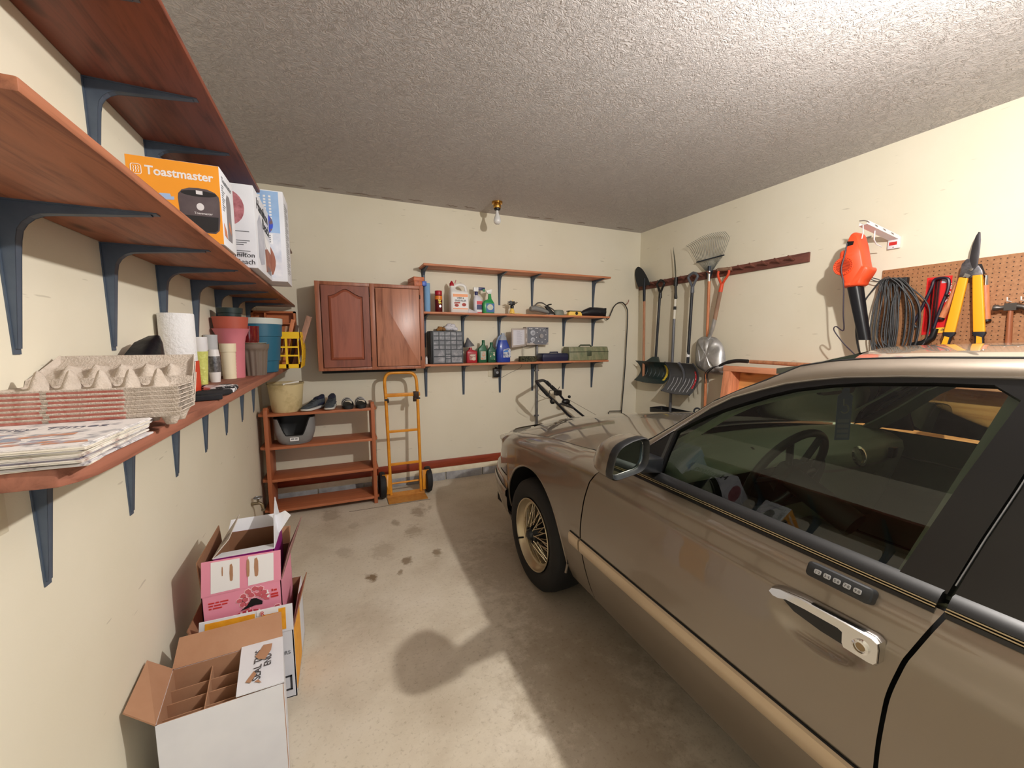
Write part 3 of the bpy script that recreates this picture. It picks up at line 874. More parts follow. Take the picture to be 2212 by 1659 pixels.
# gloves
def glove(label, c, rz, mt, mt2, flip=1):
    o = [(-.045, -.10), (.04, -.10), (.045, -.02), (.075, .01), (.085, .04), (.070, .05), (.048, .03), (.046, .085), (.032, .09), (.026, .04), (.022, .10), (.006, .102), (.002, .04), (-.004, .095), (-.020, .093), (-.022, .035), (-.030, .075), (-.046, .072), (-.05, 0)]
    t = thing('work_glove', label, 'glove', c, 'gloves on the lowest left shelf')
    mx = Matrix.Translation(c) @ Matrix.Rotation(rz, 4, 'Z')
    r = []
    for z, s in ((.0005, .90), (.006, 1.0), (.013, .98), (.018, .86)):
        r.append([mx @ V((flip * x * s, y * s, z + (.004 * math.sin(y * 50) if z > .01 else 0))) for x, y in o])
    out(M().loft(r), 'glove_body', mt, t, smooth=60)
    out(M().loft([[mx @ V((flip * x * s, -.102 - dy, z)) for x, z in ((-.045, .002), (.04, .002), (.04, .017), (-.045, .017))] for s, dy in ((1, 0), (.92, .035))]), 'cuff', mt2, t, bevel=.003)
    return t
GB = mat('black knit', (22, 22, 26), .9, c2=(34, 34, 40), nscale=80)
GW = mat('white and black knit', (226, 226, 230), .9, c2=(24, 24, 28), nscale=26, nlo=.50, nhi=.54)
glove('black knit work glove lying nearest on the lowest left shelf', (-.455, 1.79, SZ), .3, GB, GB)
glove('white and black work glove lying beyond the black glove', (-.45, 2.02, SZ), .15, GW, GW, -1)
# outlet under the near end of the shelf, hose tap by the rack
IVORY = mat('ivory plastic', (222, 214, 190), .45)
op = thing('wall_outlet', 'ivory wall outlet just under the near end of the lowest left shelf', 'outlet', (XL, 1.09, 1.075))
out(M().bx(XL, XL + .006, 1.055, 1.125, 1.075, 1.195), 'cover_plate', IVORY, op, bevel=.002)
for z in (1.115, 1.158):
    f = out(M().lathe([(0, .0058), (.017, .0058), (.017, .008), (0, .008)], (XL, 1.09, z), 20, ax=(1, 0, 0)), 'socket', IVORY, op)
    out(M().bx(XL + .0078, XL + .0086, 1.083, 1.0855, z - .006, z + .006).bx(XL + .0078, XL + .0086, 1.0945, 1.097, z - .006, z + .006), 'slot', SOOT, f)
tp = thing('hose_tap', 'old metal hose tap low on the left wall beside the wooden rack', 'tap', (-.60, 3.35, .22))
BRS = mat('weathered brass', (150, 132, 100), .45, metal=.8, c2=(110, 104, 92), nscale=40)
out(M().tube([(XL, 3.35, .275), (-.585, 3.35, .275), (-.572, 3.35, .262), (-.565, 3.35, .225)], .011, 12).cyl((-.595, 3.35, .275), (-.595, 3.35, .315), .008).lathe([(.014, 0), (.014, .012)], (-.565, 3.35, .215), 14), 'tap_body', BRS, tp)
out(M().tube([(-.595 + .026 * math.cos(a), 3.35 + .026 * math.sin(a), .318) for a in [i * pi / 6 for i in range(12)]], .004, 6, cyc=True).bx(-.62, -.57, 3.346, 3.354, .315, .32), 'handwheel', GALV, tp)
# ------------------------------------------------------------------ wall cabinet
CABW = wood('cabinet oak', (160, 98, 70), (130, 74, 50), 'Z', .42, .8)
CABP = wood('cabinet panel', (150, 82, 60), (130, 68, 48), 'Z', .38, .5)
cab = thing('wall_cabinet', 'brown wooden wall cabinet with one arched and one flat door', 'cabinet', (.285, 3.93, 1.20))
out(M().bx(-.165, .738, 3.795, YB, 1.205, 1.962), 'body', CABW, cab, bevel=.002)
ff = M()
for a in ((-.165, -.125), (.268, .308), (.70, .738)):
    ff.bx(a[0], a[1], 3.775, 3.795, 1.205, 1.962)
ff.bx(-.125, .268, 3.7755, 3.795, 1.932, 1.962).bx(.308, .70, 3.7755, 3.795, 1.932, 1.962).bx(-.125, .268, 3.7755, 3.795, 1.205, 1.232).bx(.308, .70, 3.7755, 3.795, 1.205, 1.232)
out(ff, 'face_frame', CABW, cab, bevel=.002)
out(M().bx(-.14, .66, 3.83, YB, 1.18, 1.205), 'shaded_mounting_rail', SOOT, cab)  # black stands for the shade under the cabinet, put into the rail's colour
PD = Pl((-.118, 3.772, 1.236), (1, 0, 0), (0, 0, 1))
w_, h_ = .378, .692
def arch(n, inset=0):
    p = []
    for i in range(n + 1):
        u = i / n
        x = .052 + inset + (w_ - .104 - 2 * inset) * u
        s = abs(u - .5) * 2
        z = h_ - .078 - inset + (.050 * (.5 + .5 * math.cos(min(1, s / .82) * pi)) if s < .82 else 0) - (.008 if s > .82 else 0)
        p.append((x, z))
    return p
dl = M()
top = arch(24)
# stiles, bottom rail and arched top rail
dl.poly(PD, [(0, 0), (.052, 0), (.052, h_), (0, h_)], -.002, .016).poly(PD, [(w_ - .052, 0), (w_, 0), (w_, h_), (w_ - .052, h_)], -.002, .016).poly(PD, [(.052, 0), (w_ - .052, 0), (w_ - .052, .062), (.052, .062)], -.002, .016)
for a, b in zip(top, top[1:]):
    dl.poly(PD, [a, b, (b[0], h_), (a[0], h_)], -.002, .016)
d1 = out(dl, 'door', wood('door frame oak', (132, 72, 52), (110, 56, 40), 'Z', .4, .7), cab, bevel=.0)
pn = M()
lo_ = [(w_ - .056, .066), (.056, .066)]
o1 = arch(24, .002) + [(w_ - .054, .064), (.054, .064)]
o2 = arch(24, .022) + [(w_ - .076, .086), (.076, .086)]
pn.loft([[PD(a, b, -.002) for a, b in o1], [PD(a, b, .004) for a, b in o1], [PD(a, b, .014) for a, b in o2]])
out(pn, 'raised_panel', CABP, d1, smooth=20)
PR = Pl((.316, 3.772, 1.236), (1, 0, 0), (0, 0, 1))
d2 = out(M().poly(PR, rrect(0, .378, 0, .69, .004), -.002, .014), 'door', wood('flat oak door', (172, 114, 88), (120, 70, 52), 'Z', .32, .55), cab, bevel=.003)
hg = M()
for x in (.266, .702):
    for z in (1.30, 1.86):
        hg.cyl((x, 3.766, z - .018), (x, 3.766, z + .018), .0045, n=10)
out(hg, 'hinge', mat('dark hinge', (60, 44, 34), .4, metal=.7), cab)
# blocks on the cabinet
bb = thing('sanding_block', 'orange-brown wooden block with a blue end resting on the right corner of the cabinet', 'wood block', (.70, 3.86, 1.962))
mx = Matrix.Translation((.705, 3.86, 1.962)) @ Matrix.Rotation(.10, 4, 'Z')
OB = wood('orange block wood', (190, 106, 66), (150, 74, 44), 'Y', .5)
out(M().bx(-.055, .02, -.075, .15, .0, .045, mx).bx(-.055, .045, -.06, .15, .046, .085, mx), 'block', OB, bb, bevel=.003)
out(M().bx(.02, .06, -.078, .0, .004, .046, mx), 'blue_end', mat('blue paint', (48, 92, 190), .4), bb, bevel=.002)
# ------------------------------------------------------------------ things on the middle back shelf
Z2, Z1 = 1.737, 1.236
Y2 = 3.95
out(M().lathe([(.010, 0), (.030, 0), (.0305, .01), (.0305, .272), (.029, .276), (.010, .276)], (.806, Y2, Z2), 32), 'foam_roll', mat('light blue foam', (128, 172, 214), .8, bump=.2, bscale=60), label='light blue foam roll standing at the cabinet end of the middle back shelf', cat='foam roll')
ae = thing('spray_can', 'dark red aerosol can with a yellow label on the middle back shelf', 'spray can', (.918, Y2, Z2))
out(M().lathe([(.033, 0), (.036, .004), (.0365, .15), (.0355, .160), (.033, .168)], (.918, Y2, Z2), 30), 'can', mat('dark red tin', (110, 16, 22), .3, c2=(60, 10, 16), nscale=6), ae)
out(M().lathe([(.034, .168), (.0345, .17), (.0345, .205), (.032, .210)], (.918, Y2, Z2), 30), 'cap', mat('red plastic', (176, 22, 44), .35), ae)
out(M().lathe([(.0367, .125), (.0368, .127), (.0366, .153), (.0357, .160)], (.918, Y2, Z2), 30, cap=False).thick(.0005), 'orange_band', mat('orange label', (232, 130, 40), .4), ae)
PA = Pl((.918, Y2 - .0368, Z2), (1, 0, 0), (0, 0, 1))
out(M().poly(PA, [(-.014, .122), (-.006, .100), (-.002, .112), (.004, .098), (.020, .124), (.010, .122), (.004, .114), (-.002, .124)], 0, .001).poly(PA, [(-.010, .098), (-.004, .080), (.006, .092), (.016, .080), (.018, .098), (.006, .100)], 0, .001), 'printed_lettering', mat('yellow print', (236, 216, 50), .5), ae, smooth=0)
out(M().poly(PA, circ(.011, 16, (.007, .060), ry=.013), 0, .001), 'printed_badge', GALV, ae)
# jug of killer
jg = thing('jug', 'white weed killer jug with a red cap and orange label on the middle back shelf', 'jug', (1.118, Y2, Z2))
def rr3(x0, x1, y0, y1, z, r=.02): return [(a, b, z) for a, b in rrect(x0, x1, y0, y1, r)]
out(M().loft([rr3(1.034, 1.208, Y2 - .045, Y2 + .05, Z2), rr3(1.028, 1.214, Y2 - .05, Y2 + .055, Z2 + .006), rr3(1.028, 1.214, Y2 - .05, Y2 + .055, Z2 + .195), rr3(1.030, 1.205, Y2 - .045, Y2 + .05, Z2 + .212), rr3(1.032, 1.10, Y2 - .03, Y2 + .035, Z2 + .222), rr3(1.034, 1.075, Y2 - .02, Y2 + .022, Z2 + .262, .015)]), 'bottle', WHITE, jg, smooth=50)
out(M().tube(spline([(1.062, Y2, Z2 + .235), (1.098, Y2, Z2 + .272), (1.15, Y2, Z2 + .278), (1.186, Y2, Z2 + .262), (1.198, Y2, Z2 + .205)], 5), .012, 10, flat=1.2), 'handle', WHITE, jg)
out(M().lathe([(.022, .262), (.022, .285), (.012, .300), (.005, .312), (.0, .312)], (1.052, Y2, Z2), 18).cyl((1.085, Y2, Z2 + .288), (1.096, Y2, Z2 + .322), .004, n=6), 'cap', mat('red plastic', (176, 22, 44)), jg)
PJ = Pl((1.036, Y2 - .0505, Z2), (1, 0, 0), (0, 0, 1))
out(M().poly(PJ, rrect(.012, .166, .03, .185, .004), 0, .0012), 'label', PAPERW, jg)
out(M().poly(PJ, [(.014, .155), (.164, .155), (.164, .183), (.014, .183)], .0012, .0016).poly(PJ, [(.014, .035), (.164, .035), (.164, .045), (.014, .045)], .0012, .0016), 'label_band', mat('orange print', (238, 160, 110), .5), jg)
text(jg, 'WEED &\nGRASS KILLER', PJ, .089, .135, .024, INK, align='CENTER', sx=.78, w=.0016, bold=.0006)
out(M().poly(PJ, [(.025, .10), (.085, .105), (.085, .092), (.025, .088)], .0014, .0018).poly(PJ, circ(.022, 14, (.05, .072), ry=.015), .0014, .0018).poly(PJ, circ(.022, 14, (.125, .08), ry=.017), .0014, .0018), 'picture', mat('printed red leaves', (196, 70, 66), .6, c2=(120, 58, 36), nscale=60), jg)
# sprayers
sw = thing('spray_bottle', 'white bottle with a navy hose-end nozzle and red label on the middle back shelf', 'spray bottle', (1.322, 3.97, Z2))
out(M().loft([rr3(1.284, 1.366, 3.945, 4.0, Z2), rr3(1.281, 1.369, 3.942, 4.003, Z2 + .005), rr3(1.281, 1.369, 3.942, 4.003, Z2 + .14), rr3(1.290, 1.352, 3.952, 3.993, Z2 + .172), rr3(1.302, 1.328, 3.961, 3.985, Z2 + .188, .011)]), 'bottle', mat('white bottle plastic', (216, 216, 226), .4), sw, smooth=50)
NAVY = mat('navy plastic', (30, 36, 96), .4)
out(M().lathe([(.0165, .186), (.0165, .222)], (1.314, 3.973, Z2), 16).bx(1.33, 1.405, 3.962, 3.985, Z2 + .238, Z2 + .266), 'nozzle_cap', NAVY, sw, bevel=.003)
out(M().bx(1.283, 1.335, 3.96, 3.987, Z2 + .222, Z2 + .266), 'nozzle_body', WHITE, sw, bevel=.004)
out(M().bx(1.380, 1.404, 3.957, 3.962, Z2 + .224, Z2 + .250), 'nozzle_trigger', mat('green plastic', (30, 130, 74), .4), sw)
PS = Pl((1.281, 3.9415, Z2), (1, 0, 0), (0, 0, 1))
out(M().poly(PS, [(.024, .012), (.086, .012), (.086, .128), (.024, .128)], 0, .001), 'label', PAPERW, sw)
out(M().poly(PS, [(.026, .092), (.086, .092), (.086, .126), (.026, .126)], .001, .0014).poly(PS, [(.012, .0), (.086, .0), (.086, .016), (.005, .016)], .001, .0014), 'label_band', mat('pinkish red print', (214, 66, 82), .5), sw)
out(M().poly(PS, [(.026, .04), (.086, .04), (.086, .09), (.026, .09)], .001, .0014), 'label_panel', NAVY, sw)
gs = thing('spray_bottle', 'green bottle with a white nozzle and blue label on the middle back shelf', 'spray bottle', (1.424, 3.925, Z2))
GRN = mat('bright green plastic', (46, 150, 82), .35)
out(M().loft([rr3(1.366, 1.484, 3.90, 3.955, Z2), rr3(1.362, 1.487, 3.897, 3.958, Z2 + .006), rr3(1.362, 1.487, 3.897, 3.958, Z2 + .105), rr3(1.375, 1.478, 3.903, 3.952, Z2 + .125), rr3(1.425, 1.462, 3.912, 3.945, Z2 + .148, .014), rr3(1.429, 1.456, 3.915, 3.942, Z2 + .20, .012)]), 'bottle', GRN, gs, smooth=50)
PG = Pl((1.362, 3.8965, Z2), (1, 0, 0), (0, 0, 1))
nz = M().loft([[(1.42, 3.92, Z2 + .20), (1.458, 3.92, Z2 + .20), (1.458, 3.94, Z2 + .20), (1.42, 3.94, Z2 + .20)], [(1.398, 3.918, Z2 + .232), (1.470, 3.918, Z2 + .250), (1.470, 3.942, Z2 + .250), (1.398, 3.942, Z2 + .232)]])
out(nz, 'nozzle', WHITE, gs, bevel=.003)
out(M().poly(PG, rrect(.032, .120, .012, .102, .006), 0, .001), 'label', mat('blue label', (34, 96, 160), .4), gs)
out(M().poly(PG, circ(.033, 20, (.074, .064), ry=.030), .001, .0014), 'label_picture', mat('pale label picture', (170, 206, 210), .5, c2=(226, 190, 140), nscale=60), gs)
# clear packet lying behind
out(M().loft([[(1.20, 3.895, Z2), (1.32, 3.90, Z2), (1.32, 3.93, Z2), (1.20, 3.925, Z2)], [(1.212, 3.897, Z2 + .045), (1.224, 3.898, Z2 + .040), (1.224, 3.925, Z2 + .040), (1.212, 3.922, Z2 + .045)]]), 'plastic_packet', mat('grey plastic film', (190, 186, 192), .3), bevel=.003, label='small grey plastic packet between the white jug and the white spray bottle', cat='packet')
# sprinkler
sp = thing('sprinkler', 'yellow-based garden sprinkler with a black head on the middle back shelf', 'sprinkler', (1.70, 3.93, Z2))
YL2 = mat('pale yellow plastic', (246, 206, 96), .4)
out(M().lathe([(.0, .0), (.085, 0), (.083, .006), (.03, .012), (0, .012)], (1.745, 3.94, Z2), 28, sy=.6).lathe([(.03, .01), (.024, .04), (.014, .062)], (1.692, 3.93, Z2), 16), 'base', YL2, sp, smooth=50)
out(M().lathe([(.018, .06), (.020, .085), (.012, .10)], (1.692, 3.93, Z2), 14).bx(1.668, 1.722, 3.92, 3.942, Z2 + .095, Z2 + .135).loft([[(1.64, 3.925, Z2 + .128), (1.65, 3.925, Z2 + .12), (1.65, 3.937, Z2 + .12), (1.64, 3.937, Z2 + .128)], [(1.68, 3.92, Z2 + .142), (1.69, 3.92, Z2 + .12), (1.69, 3.942, Z2 + .12), (1.68, 3.942, Z2 + .142)]]), 'head', BLACK, sp, bevel=.002)
out(M().tube([(1.715, 3.93, Z2 + .105), (1.745, 3.93, Z2 + .118), (1.756, 3.93, Z2 + .126), (1.744, 3.93, Z2 + .130), (1.73, 3.93, Z2 + .118)], .003, 6).tube([(1.668, 3.93, Z2 + .10), (1.65, 3.93, Z2 + .108), (1.645, 3.93, Z2 + .113)], .0045, 6), 'arm', BLACK, sp)
out(M().cyl((1.70, 3.93, Z2 + .135), (1.70, 3.93, Z2 + .152), .004, n=8), 'screw', YL2, sp)
# grey corded tool
gt = thing('pressure_nozzle', 'grey and black corded power tool lying on the middle back shelf', 'power tool', (2.12, 3.94, Z2))
GT = mat('grey tool plastic', (128, 130, 128), .5)
out(M().loft([[V((x, y, Z2 + z)) + V((0, .03 * math.cos(a), r * math.sin(a))) for a in [k * pi / 5 for k in range(10)]] for x, y, z, r in ((1.915, 3.95, .065, .025), (1.97, 3.95, .072, .032), (2.05, 3.94, .055, .028), (2.12, 3.94, .035, .02), (2.17, 3.94, .02, .012))]), 'tool_body', GT, gt, smooth=60)
out(M().tube(spline([(1.97, 3.97, Z2 + .09), (2.01, 3.97, Z2 + .13), (2.07, 3.97, Z2 + .135), (2.12, 3.97, Z2 + .11), (2.2, 3.97, Z2 + .07), (2.24, 3.97, Z2 + .04)], 5), .007, 8), 'cord', mat('dark grey cord', (84, 80, 76), .6), gt)
out(M().loft([[(x + u, 3.925 + v, Z2 + z) for u, v in ((-w, -.015), (w, -.015), (w, .015), (-w, .015))] for x, z, w in ((2.055, .095, .02), (2.10, .095, .022), (2.13, .06, .025), (2.165, .02, .035), (2.175, .003, .03))]), 'grip', BLACK, gt, bevel=.004)
out(M().tube([(2.10, 3.925, Z2 + .10), (2.13, 3.925, Z2 + .115), (2.16, 3.925, Z2 + .12)], .007, 8), 'trigger', BLACK, gt)
out(M().lathe([(.062, 0), (.066, .012), (.060, .05), (.045, .062), (0, .064)], (2.265, 3.945, Z2), 18, sy=.55), 'tool_head', mat('grey green plastic', (122, 130, 120), .5), gt)
out(M().lathe([(0, 0), (.036, 0), (.030, .010), (0, .014)], (2.13, 3.885, Z2), 20), 'nozzle_cap', mat('pale metal', (196, 196, 202), .3, metal=.7), label='small pale metal cap lying at the shelf edge beside the grey power tool', cat='cap')
# small yellow gadget and black case with a hose
yg = thing('tape_measure', 'yellow tape measure with a black top on the middle back shelf', 'tape measure', (2.435, 3.90, Z2))
out(M().loft([[(x, y, Z2 + z) for x, z in ((2.352, 0), (2.528, 0), (2.52, .028), (2.50, .048), (2.37, .048), (2.356, .03))] for y in (3.875, 3.93)]), 'case', YL2, yg, bevel=.004)
out(M().bx(2.352, 2.512, 3.874, 3.931, Z2 + .045, Z2 + .054).lathe([(.0, 0), (.017, 0), (.017, .004), (0, .004)], (2.452, 3.8745, Z2 + .026), 18, ax=(0, -1, 0)), 'trim', BLACK, yg)
bc = thing('hose_bag', 'soft black hose nozzle case at the end of the middle back shelf', 'case', (2.74, 3.955, Z2))
out(M().loft([[V((x, 3.955, Z2 + zc)) + V((0, .045 * s * math.cos(a), hh * math.sin(a))) for a in [k * pi / 6 for k in range(12)]] for x, zc, hh, s in ((2.545, .028, .012, .4), (2.60, .04, .036, .8), (2.68, .055, .052, 1), (2.78, .058, .050, 1), (2.86, .056, .047, .95), (2.885, .054, .044, .85))]), 'bag', mat('black vinyl', (20, 22, 30), .45, bump=.2, bscale=30), bc, smooth=60)
out(M().loft([[(2.872, 3.93, Z2 + .10), (2.896, 3.93, Z2 + .10), (2.896, 3.975, Z2 + .10), (2.872, 3.975, Z2 + .10)], [(2.872, 3.93, Z2 + .003), (2.890, 3.93, Z2 + .003), (2.890, 3.975, Z2 + .003), (2.872, 3.975, Z2 + .003)]]), 'end_cap', BLACK, bc, bevel=.003)
# ------------------------------------------------------------------ lowest back shelf
og = thing('drawer_organizer', 'black small-parts organiser with clear grey drawers on the lowest back shelf', 'organiser', (.985, 3.95, Z1))
OG = mat('charcoal organiser', (48, 54, 62), .45)
out(M().bx(.815, 1.14, 3.885, 4.04, Z1, Z1 + .32), 'cabinet', mat('black organiser side', (22, 24, 26), .5), og, bevel=.004)
PO = Pl((.835, 3.8855, Z1 + .003), (1, 0, 0), (0, 0, 1))
m = M()
W_, H_ = .303, .316
xs_ = [0] + [.01 + k * .0585 for k in range(6)]
for k in range(6):
    c = .005 + k * .0585
    if k in (0, 2, 3, 5):
        m.poly(PO, [(c - .0045, 0), (c + .0045, 0), (c + .0045, H_), (c - .0045, H_)], 0, .010)
    else:
        m.poly(PO, [(c - .0045, .138), (c + .0045, .138), (c + .0045, H_), (c - .0045, H_)], 0, .010)
for z in (.004, .138, .182, .226, .270, .311):
    m.poly(PO, [(0, z - .004), (W_, z - .004), (W_, z + .004), (0, z + .004)], 0, .0102)
m.poly(PO, [(0, .066), (W_, .066), (W_, .073), (0, .073)], 0, .0101)
for z in (.048, .092):
    m.poly(PO, [(.12, z - .003), (.18, z - .003), (.18, z + .003), (.12, z + .003)], 0, .0101)
out(m, 'front_frame', OG, og)
DRM = mat('smoky drawer plastic', (124, 126, 132), .25, c2=(172, 172, 178), nscale=22, nlo=.45, nhi=.72)
def drw(u0, u1, v0, v1):
    q = M().poly(PO, [(u0, v0), (u1, v0), (u1, v1), (u0, v1)], .001, .006)
    q.poly(PO, [(u0 + (u1 - u0) * .2, v1 - .006), (u1 - (u1 - u0) * .2, v1 - .006), (u1 - (u1 - u0) * .2, v1 - .003), (u0 + (u1 - u0) * .2, v1 - .003)], .006, .011)
    out(q, 'drawer', DRM, og)
for r_ in range(4):
    for c_ in range(5):
        drw(.0105 + c_ * .0585, .0585 + c_ * .0585, .143 + r_ * .044, .177 + r_ * .044)
for v0, v1 in ((.009, .064), (.075, .133)):
    drw(.0105, .117, v0, v1)
    drw(.186, .2925, v0, v1)
for v0, v1 in ((.009, .044), (.052, .088), (.096, .133)):
    drw(.127, .1755, v0, v1)
rg = M()
rn2 = random.Random(8)
for k, (cx, cz, rr_) in enumerate(((1.01, .03, .035), (1.05, .032, .036), (1.08, .022, .03), (1.03, .055, .030), (1.06, .052, .028))):
    rg.ball((cx, 3.975 + .012 * (k % 2), Z1 + .322 + cz), rr_, 14, (1.1, .9, .75))
out(rg.jit(.003), 'rag', mat('white rag', (214, 214, 222), .9, bump=.6, bscale=40), smooth=70, weld=False, label='crumpled white rag on top of the black drawer organiser', cat='rag')
gv = M()
for k, (cx, cz, rr_) in enumerate(((.91, .012, .018), (.94, .022, .026), (.965, .018, .022), (.925, .032, .016))):
    gv.ball((cx, 3.965 + .01 * (k % 2), Z1 + .322 + cz), rr_, 12, (1.1, .9, .85))
out(gv.jit(.002), 'leather_scrap', mat('tan leather', (160, 112, 58), .8, c2=(110, 78, 44), nscale=30), smooth=70, weld=False, label='crumpled tan leather scrap beside the white rag on the organiser', cat='scrap')
out(M().lathe([(.012, 0), (.0125, .055), (.009, .062), (.009, .072), (0, .073)], (.785, 3.95, Z1), 16), 'small_bottle', WHITE, label='tiny white bottle between the cabinet and the drawer organiser', cat='bottle')
def oilbottle(label, x0, x1, y, hz, mt, neckx, lab, labtxt, labm, capm=None):
    t = thing('oil_bottle', label, 'bottle', ((x0 + x1) / 2, y, Z1))
    d = .026
    b = .55 * hz
    out(M().loft([rr3(x0 + .003, x1 - .003, y - d + .003, y + d - .003, Z1, .012), rr3(x0, x1, y - d, y + d, Z1 + .006, .013), rr3(x0, x1, y - d, y + d, Z1 + b, .013), rr3(x0 + .004, x1 - .002, y - d + .002, y + d - .002, Z1 + b + .018, .012), rr3(neckx - .018, neckx + .018, y - .016, y + .016, Z1 + hz - .05, .012), rr3(neckx - .014, neckx + .014, y - .014, y + .014, Z1 + hz - .028, .012)]), 'bottle', mt, t, smooth=50)
    if capm: out(M().lathe([(.0155, 0), (.0155, .024), (.013, .027)], (neckx, y, Z1 + hz - .028), 18), 'cap', capm, t)
    p = Pl((x0, y - d - .0002, Z1), (1, 0, 0), (0, 0, 1))
    w = x1 - x0
    out(M().poly(p, rrect(w * .26, w * .86, .03, b - .01, .006), 0, .001), 'label', labm, t)
    if labtxt: out(M().poly(p, [(w * .32, b - .03), (w * .8, b - .03), (w * .8, b - .018), (w * .32, b - .018)], .001, .0014).poly(p, circ(w * .16, 14, (w * .66, b * .42)), .001, .0014), 'label_print', mat('pale label print', (206, 190, 176), .5), t, smooth=0)
    return t
oilbottle('red oil bottle with a grey funnel on its neck on the lowest back shelf', 1.188, 1.303, 3.95, .185, mat('red oil bottle', (168, 30, 44), .35), 1.236, 1, 'OIL', mat('red brown label', (150, 84, 74), .5, c2=(190, 170, 160), nscale=50))
fu = thing('funnel', 'grey plastic funnel upside down over the red oil bottle', 'funnel', (1.222, 3.95, Z1 + .16))
mxf = Matrix.Translation((1.222, 3.95, Z1 + .166)) @ Matrix.Rotation(-.16, 4, 'Y')
q = M().lathe([(.056, 0), (.056, .006), (.016, .07), (.010, .085), (.008, .088)], (0, 0, 0), 28, cap=False)
q.bm.transform(mxf)
q.thick(.0015)
out(q, 'cone', mat('grey funnel', (98, 98, 104), .45), fu, smooth=50)
q = M().lathe([(.008, .084), (.0065, .094), (.0045, .094), (.006, .084)], (0, 0, 0), 16)
q.bm.transform(mxf)
out(q, 'spout', mat('pale spout', (190, 176, 160), .5), fu)
GB2 = mat('dark green bottle', (20, 92, 60), .35)
PLB = mat('green bottle label', (150, 196, 190), .5, c2=(214, 120, 70), nscale=45)
oilbottle('taller dark green oil bottle, beside the red oil bottle', 1.312, 1.408, 3.95, .232, GB2, 1.376, 1, None, PLB, GB2)
oilbottle('shorter dark green oil bottle, beside the blue jug', 1.418, 1.508, 3.95, .210, mat('dark green bottle two', (18, 82, 58), .35), 1.464, 1, None, mat('round label', (40, 104, 74), .5, c2=(226, 214, 190), nscale=30, nlo=.5, nhi=.56), GB2)
bj = thing('jug', 'translucent blue washer fluid jug on the lowest back shelf', 'jug', (1.594, 3.95, Z1))
BLU = mat('blue fluid jug', (34, 66, 164), .25, coat=.3)
def oval(x0, x1, y0, y1, z, n=20):
    return [((x0 + x1) / 2 + (x1 - x0) / 2 * math.copysign(abs(math.cos(a)) ** .6, math.cos(a)), (y0 + y1) / 2 + (y1 - y0) / 2 * math.copysign(abs(math.sin(a)) ** .6, math.sin(a)), z) for a in [2 * pi * k / n for k in range(n)]]
out(M().loft([oval(1.522, 1.668, 3.905, 4.0, Z1), oval(1.517, 1.671, 3.90, 4.005, Z1 + .008), oval(1.517, 1.671, 3.90, 4.005, Z1 + .14), oval(1.525, 1.652, 3.908, 3.997, Z1 + .19), oval(1.545, 1.635, 3.918, 3.987, Z1 + .23)]), 'bottle', BLU, bj, smooth=50)
out(M().loft([oval(1.545, 1.635, 3.918, 3.987, Z1 + .23), oval(1.56, 1.63, 3.925, 3.98, Z1 + .265), oval(1.575, 1.615, 3.935, 3.972, Z1 + .285), oval(1.577, 1.613, 3.937, 3.97, Z1 + .305)]), 'neck', mat('empty jug neck', (150, 158, 172), .3), bj, smooth=50)
out(M().tube(spline([(1.60, 3.95, Z1 + .285), (1.555, 3.95, Z1 + .27), (1.53, 3.95, Z1 + .22), (1.52, 3.95, Z1 + .165)], 5), .010, 10), 'handle', mat('jug handle', (120, 140, 176), .35), bj)
PB = Pl((1.517, 3.8995, Z1), (1, 0, 0), (0, 0, 1))
out(M().poly(PB, [(.062, .05), (.146, .05), (.146, .135), (.125, .15), (.062, .13)], 0, .0012), 'label', mat('jug label', (190, 196, 206), .5, c2=(96, 110, 150), nscale=50, nlo=.5, nhi=.6), bj)
out(M().poly(PB, [(.066, .105), (.12, .11), (.115, .128), (.066, .12)], .0012, .0016), 'label_band', mat('label blue', (46, 120, 206), .5), bj)
# camouflage strap coil, cases
rc = M()
for k in range(5):
    rc.tube([(1.883 + .098 * math.cos(a), 3.945 + .07 * math.sin(a), Z1 + .007 + k * .0105) for a in [i * pi / 16 for i in range(32)]], .0075, 8, cyc=True)
out(rc, 'strap_coil', mat('camouflage strap', (84, 84, 60), .85, c2=(30, 32, 24), nscale=60, nlo=.45, nhi=.55), weld=False, label='coiled camouflage strap on the lowest back shelf by the grey conduit', cat='strap')
nv = thing('tool_case', 'flat navy blue plastic case beside the green tool box', 'tool case', (2.20, 3.95, Z1))
NVM = mat('navy case', (22, 28, 62), .4)
out(M().loft([rr3(2.04, 2.362, 3.89, 4.02, Z1, .015), rr3(2.032, 2.368, 3.885, 4.025, Z1 + .04, .015), rr3(2.036, 2.364, 3.887, 4.023, Z1 + .075, .015), rr3(2.046, 2.35, 3.892, 4.018, Z1 + .084, .015)]), 'case', NVM, nv, smooth=45)
out(M().tube([(2.145, 3.93, Z1 + .08), (2.15, 3.93, Z1 + .097), (2.245, 3.93, Z1 + .097), (2.25, 3.93, Z1 + .08)], .007, 8), 'handle', NVM, nv)
cb_ = thing('tool_box', 'mottled olive green tool box at the end of the lowest back shelf', 'tool box', (2.635, 3.95, Z1))
OLV = mat('mottled olive', (104, 114, 84), .5, c2=(146, 142, 112), nscale=14, stretch=(2, 2, .6))
pr_ = [(3.885, 0), (3.878, .004), (3.878, .098), (3.90, .155), (4.02, .155), (4.04, .098), (4.04, .004), (4.033, 0)]
out(M().loft([[(x, y if x not in (2.372, 2.90) else 3.957 + (y - 3.957) * .93, Z1 + z * s) for y, z in pr_] for x, s in ((2.372, .97), (2.385, 1), (2.885, 1), (2.90, .97))]), 'body', OLV, cb_, smooth=30)
out(M().bx(2.374, 2.898, 3.875, 4.043, Z1 + .096, Z1 + .101), 'lid_seam', mat('dark olive', (46, 52, 38), .6), cb_)
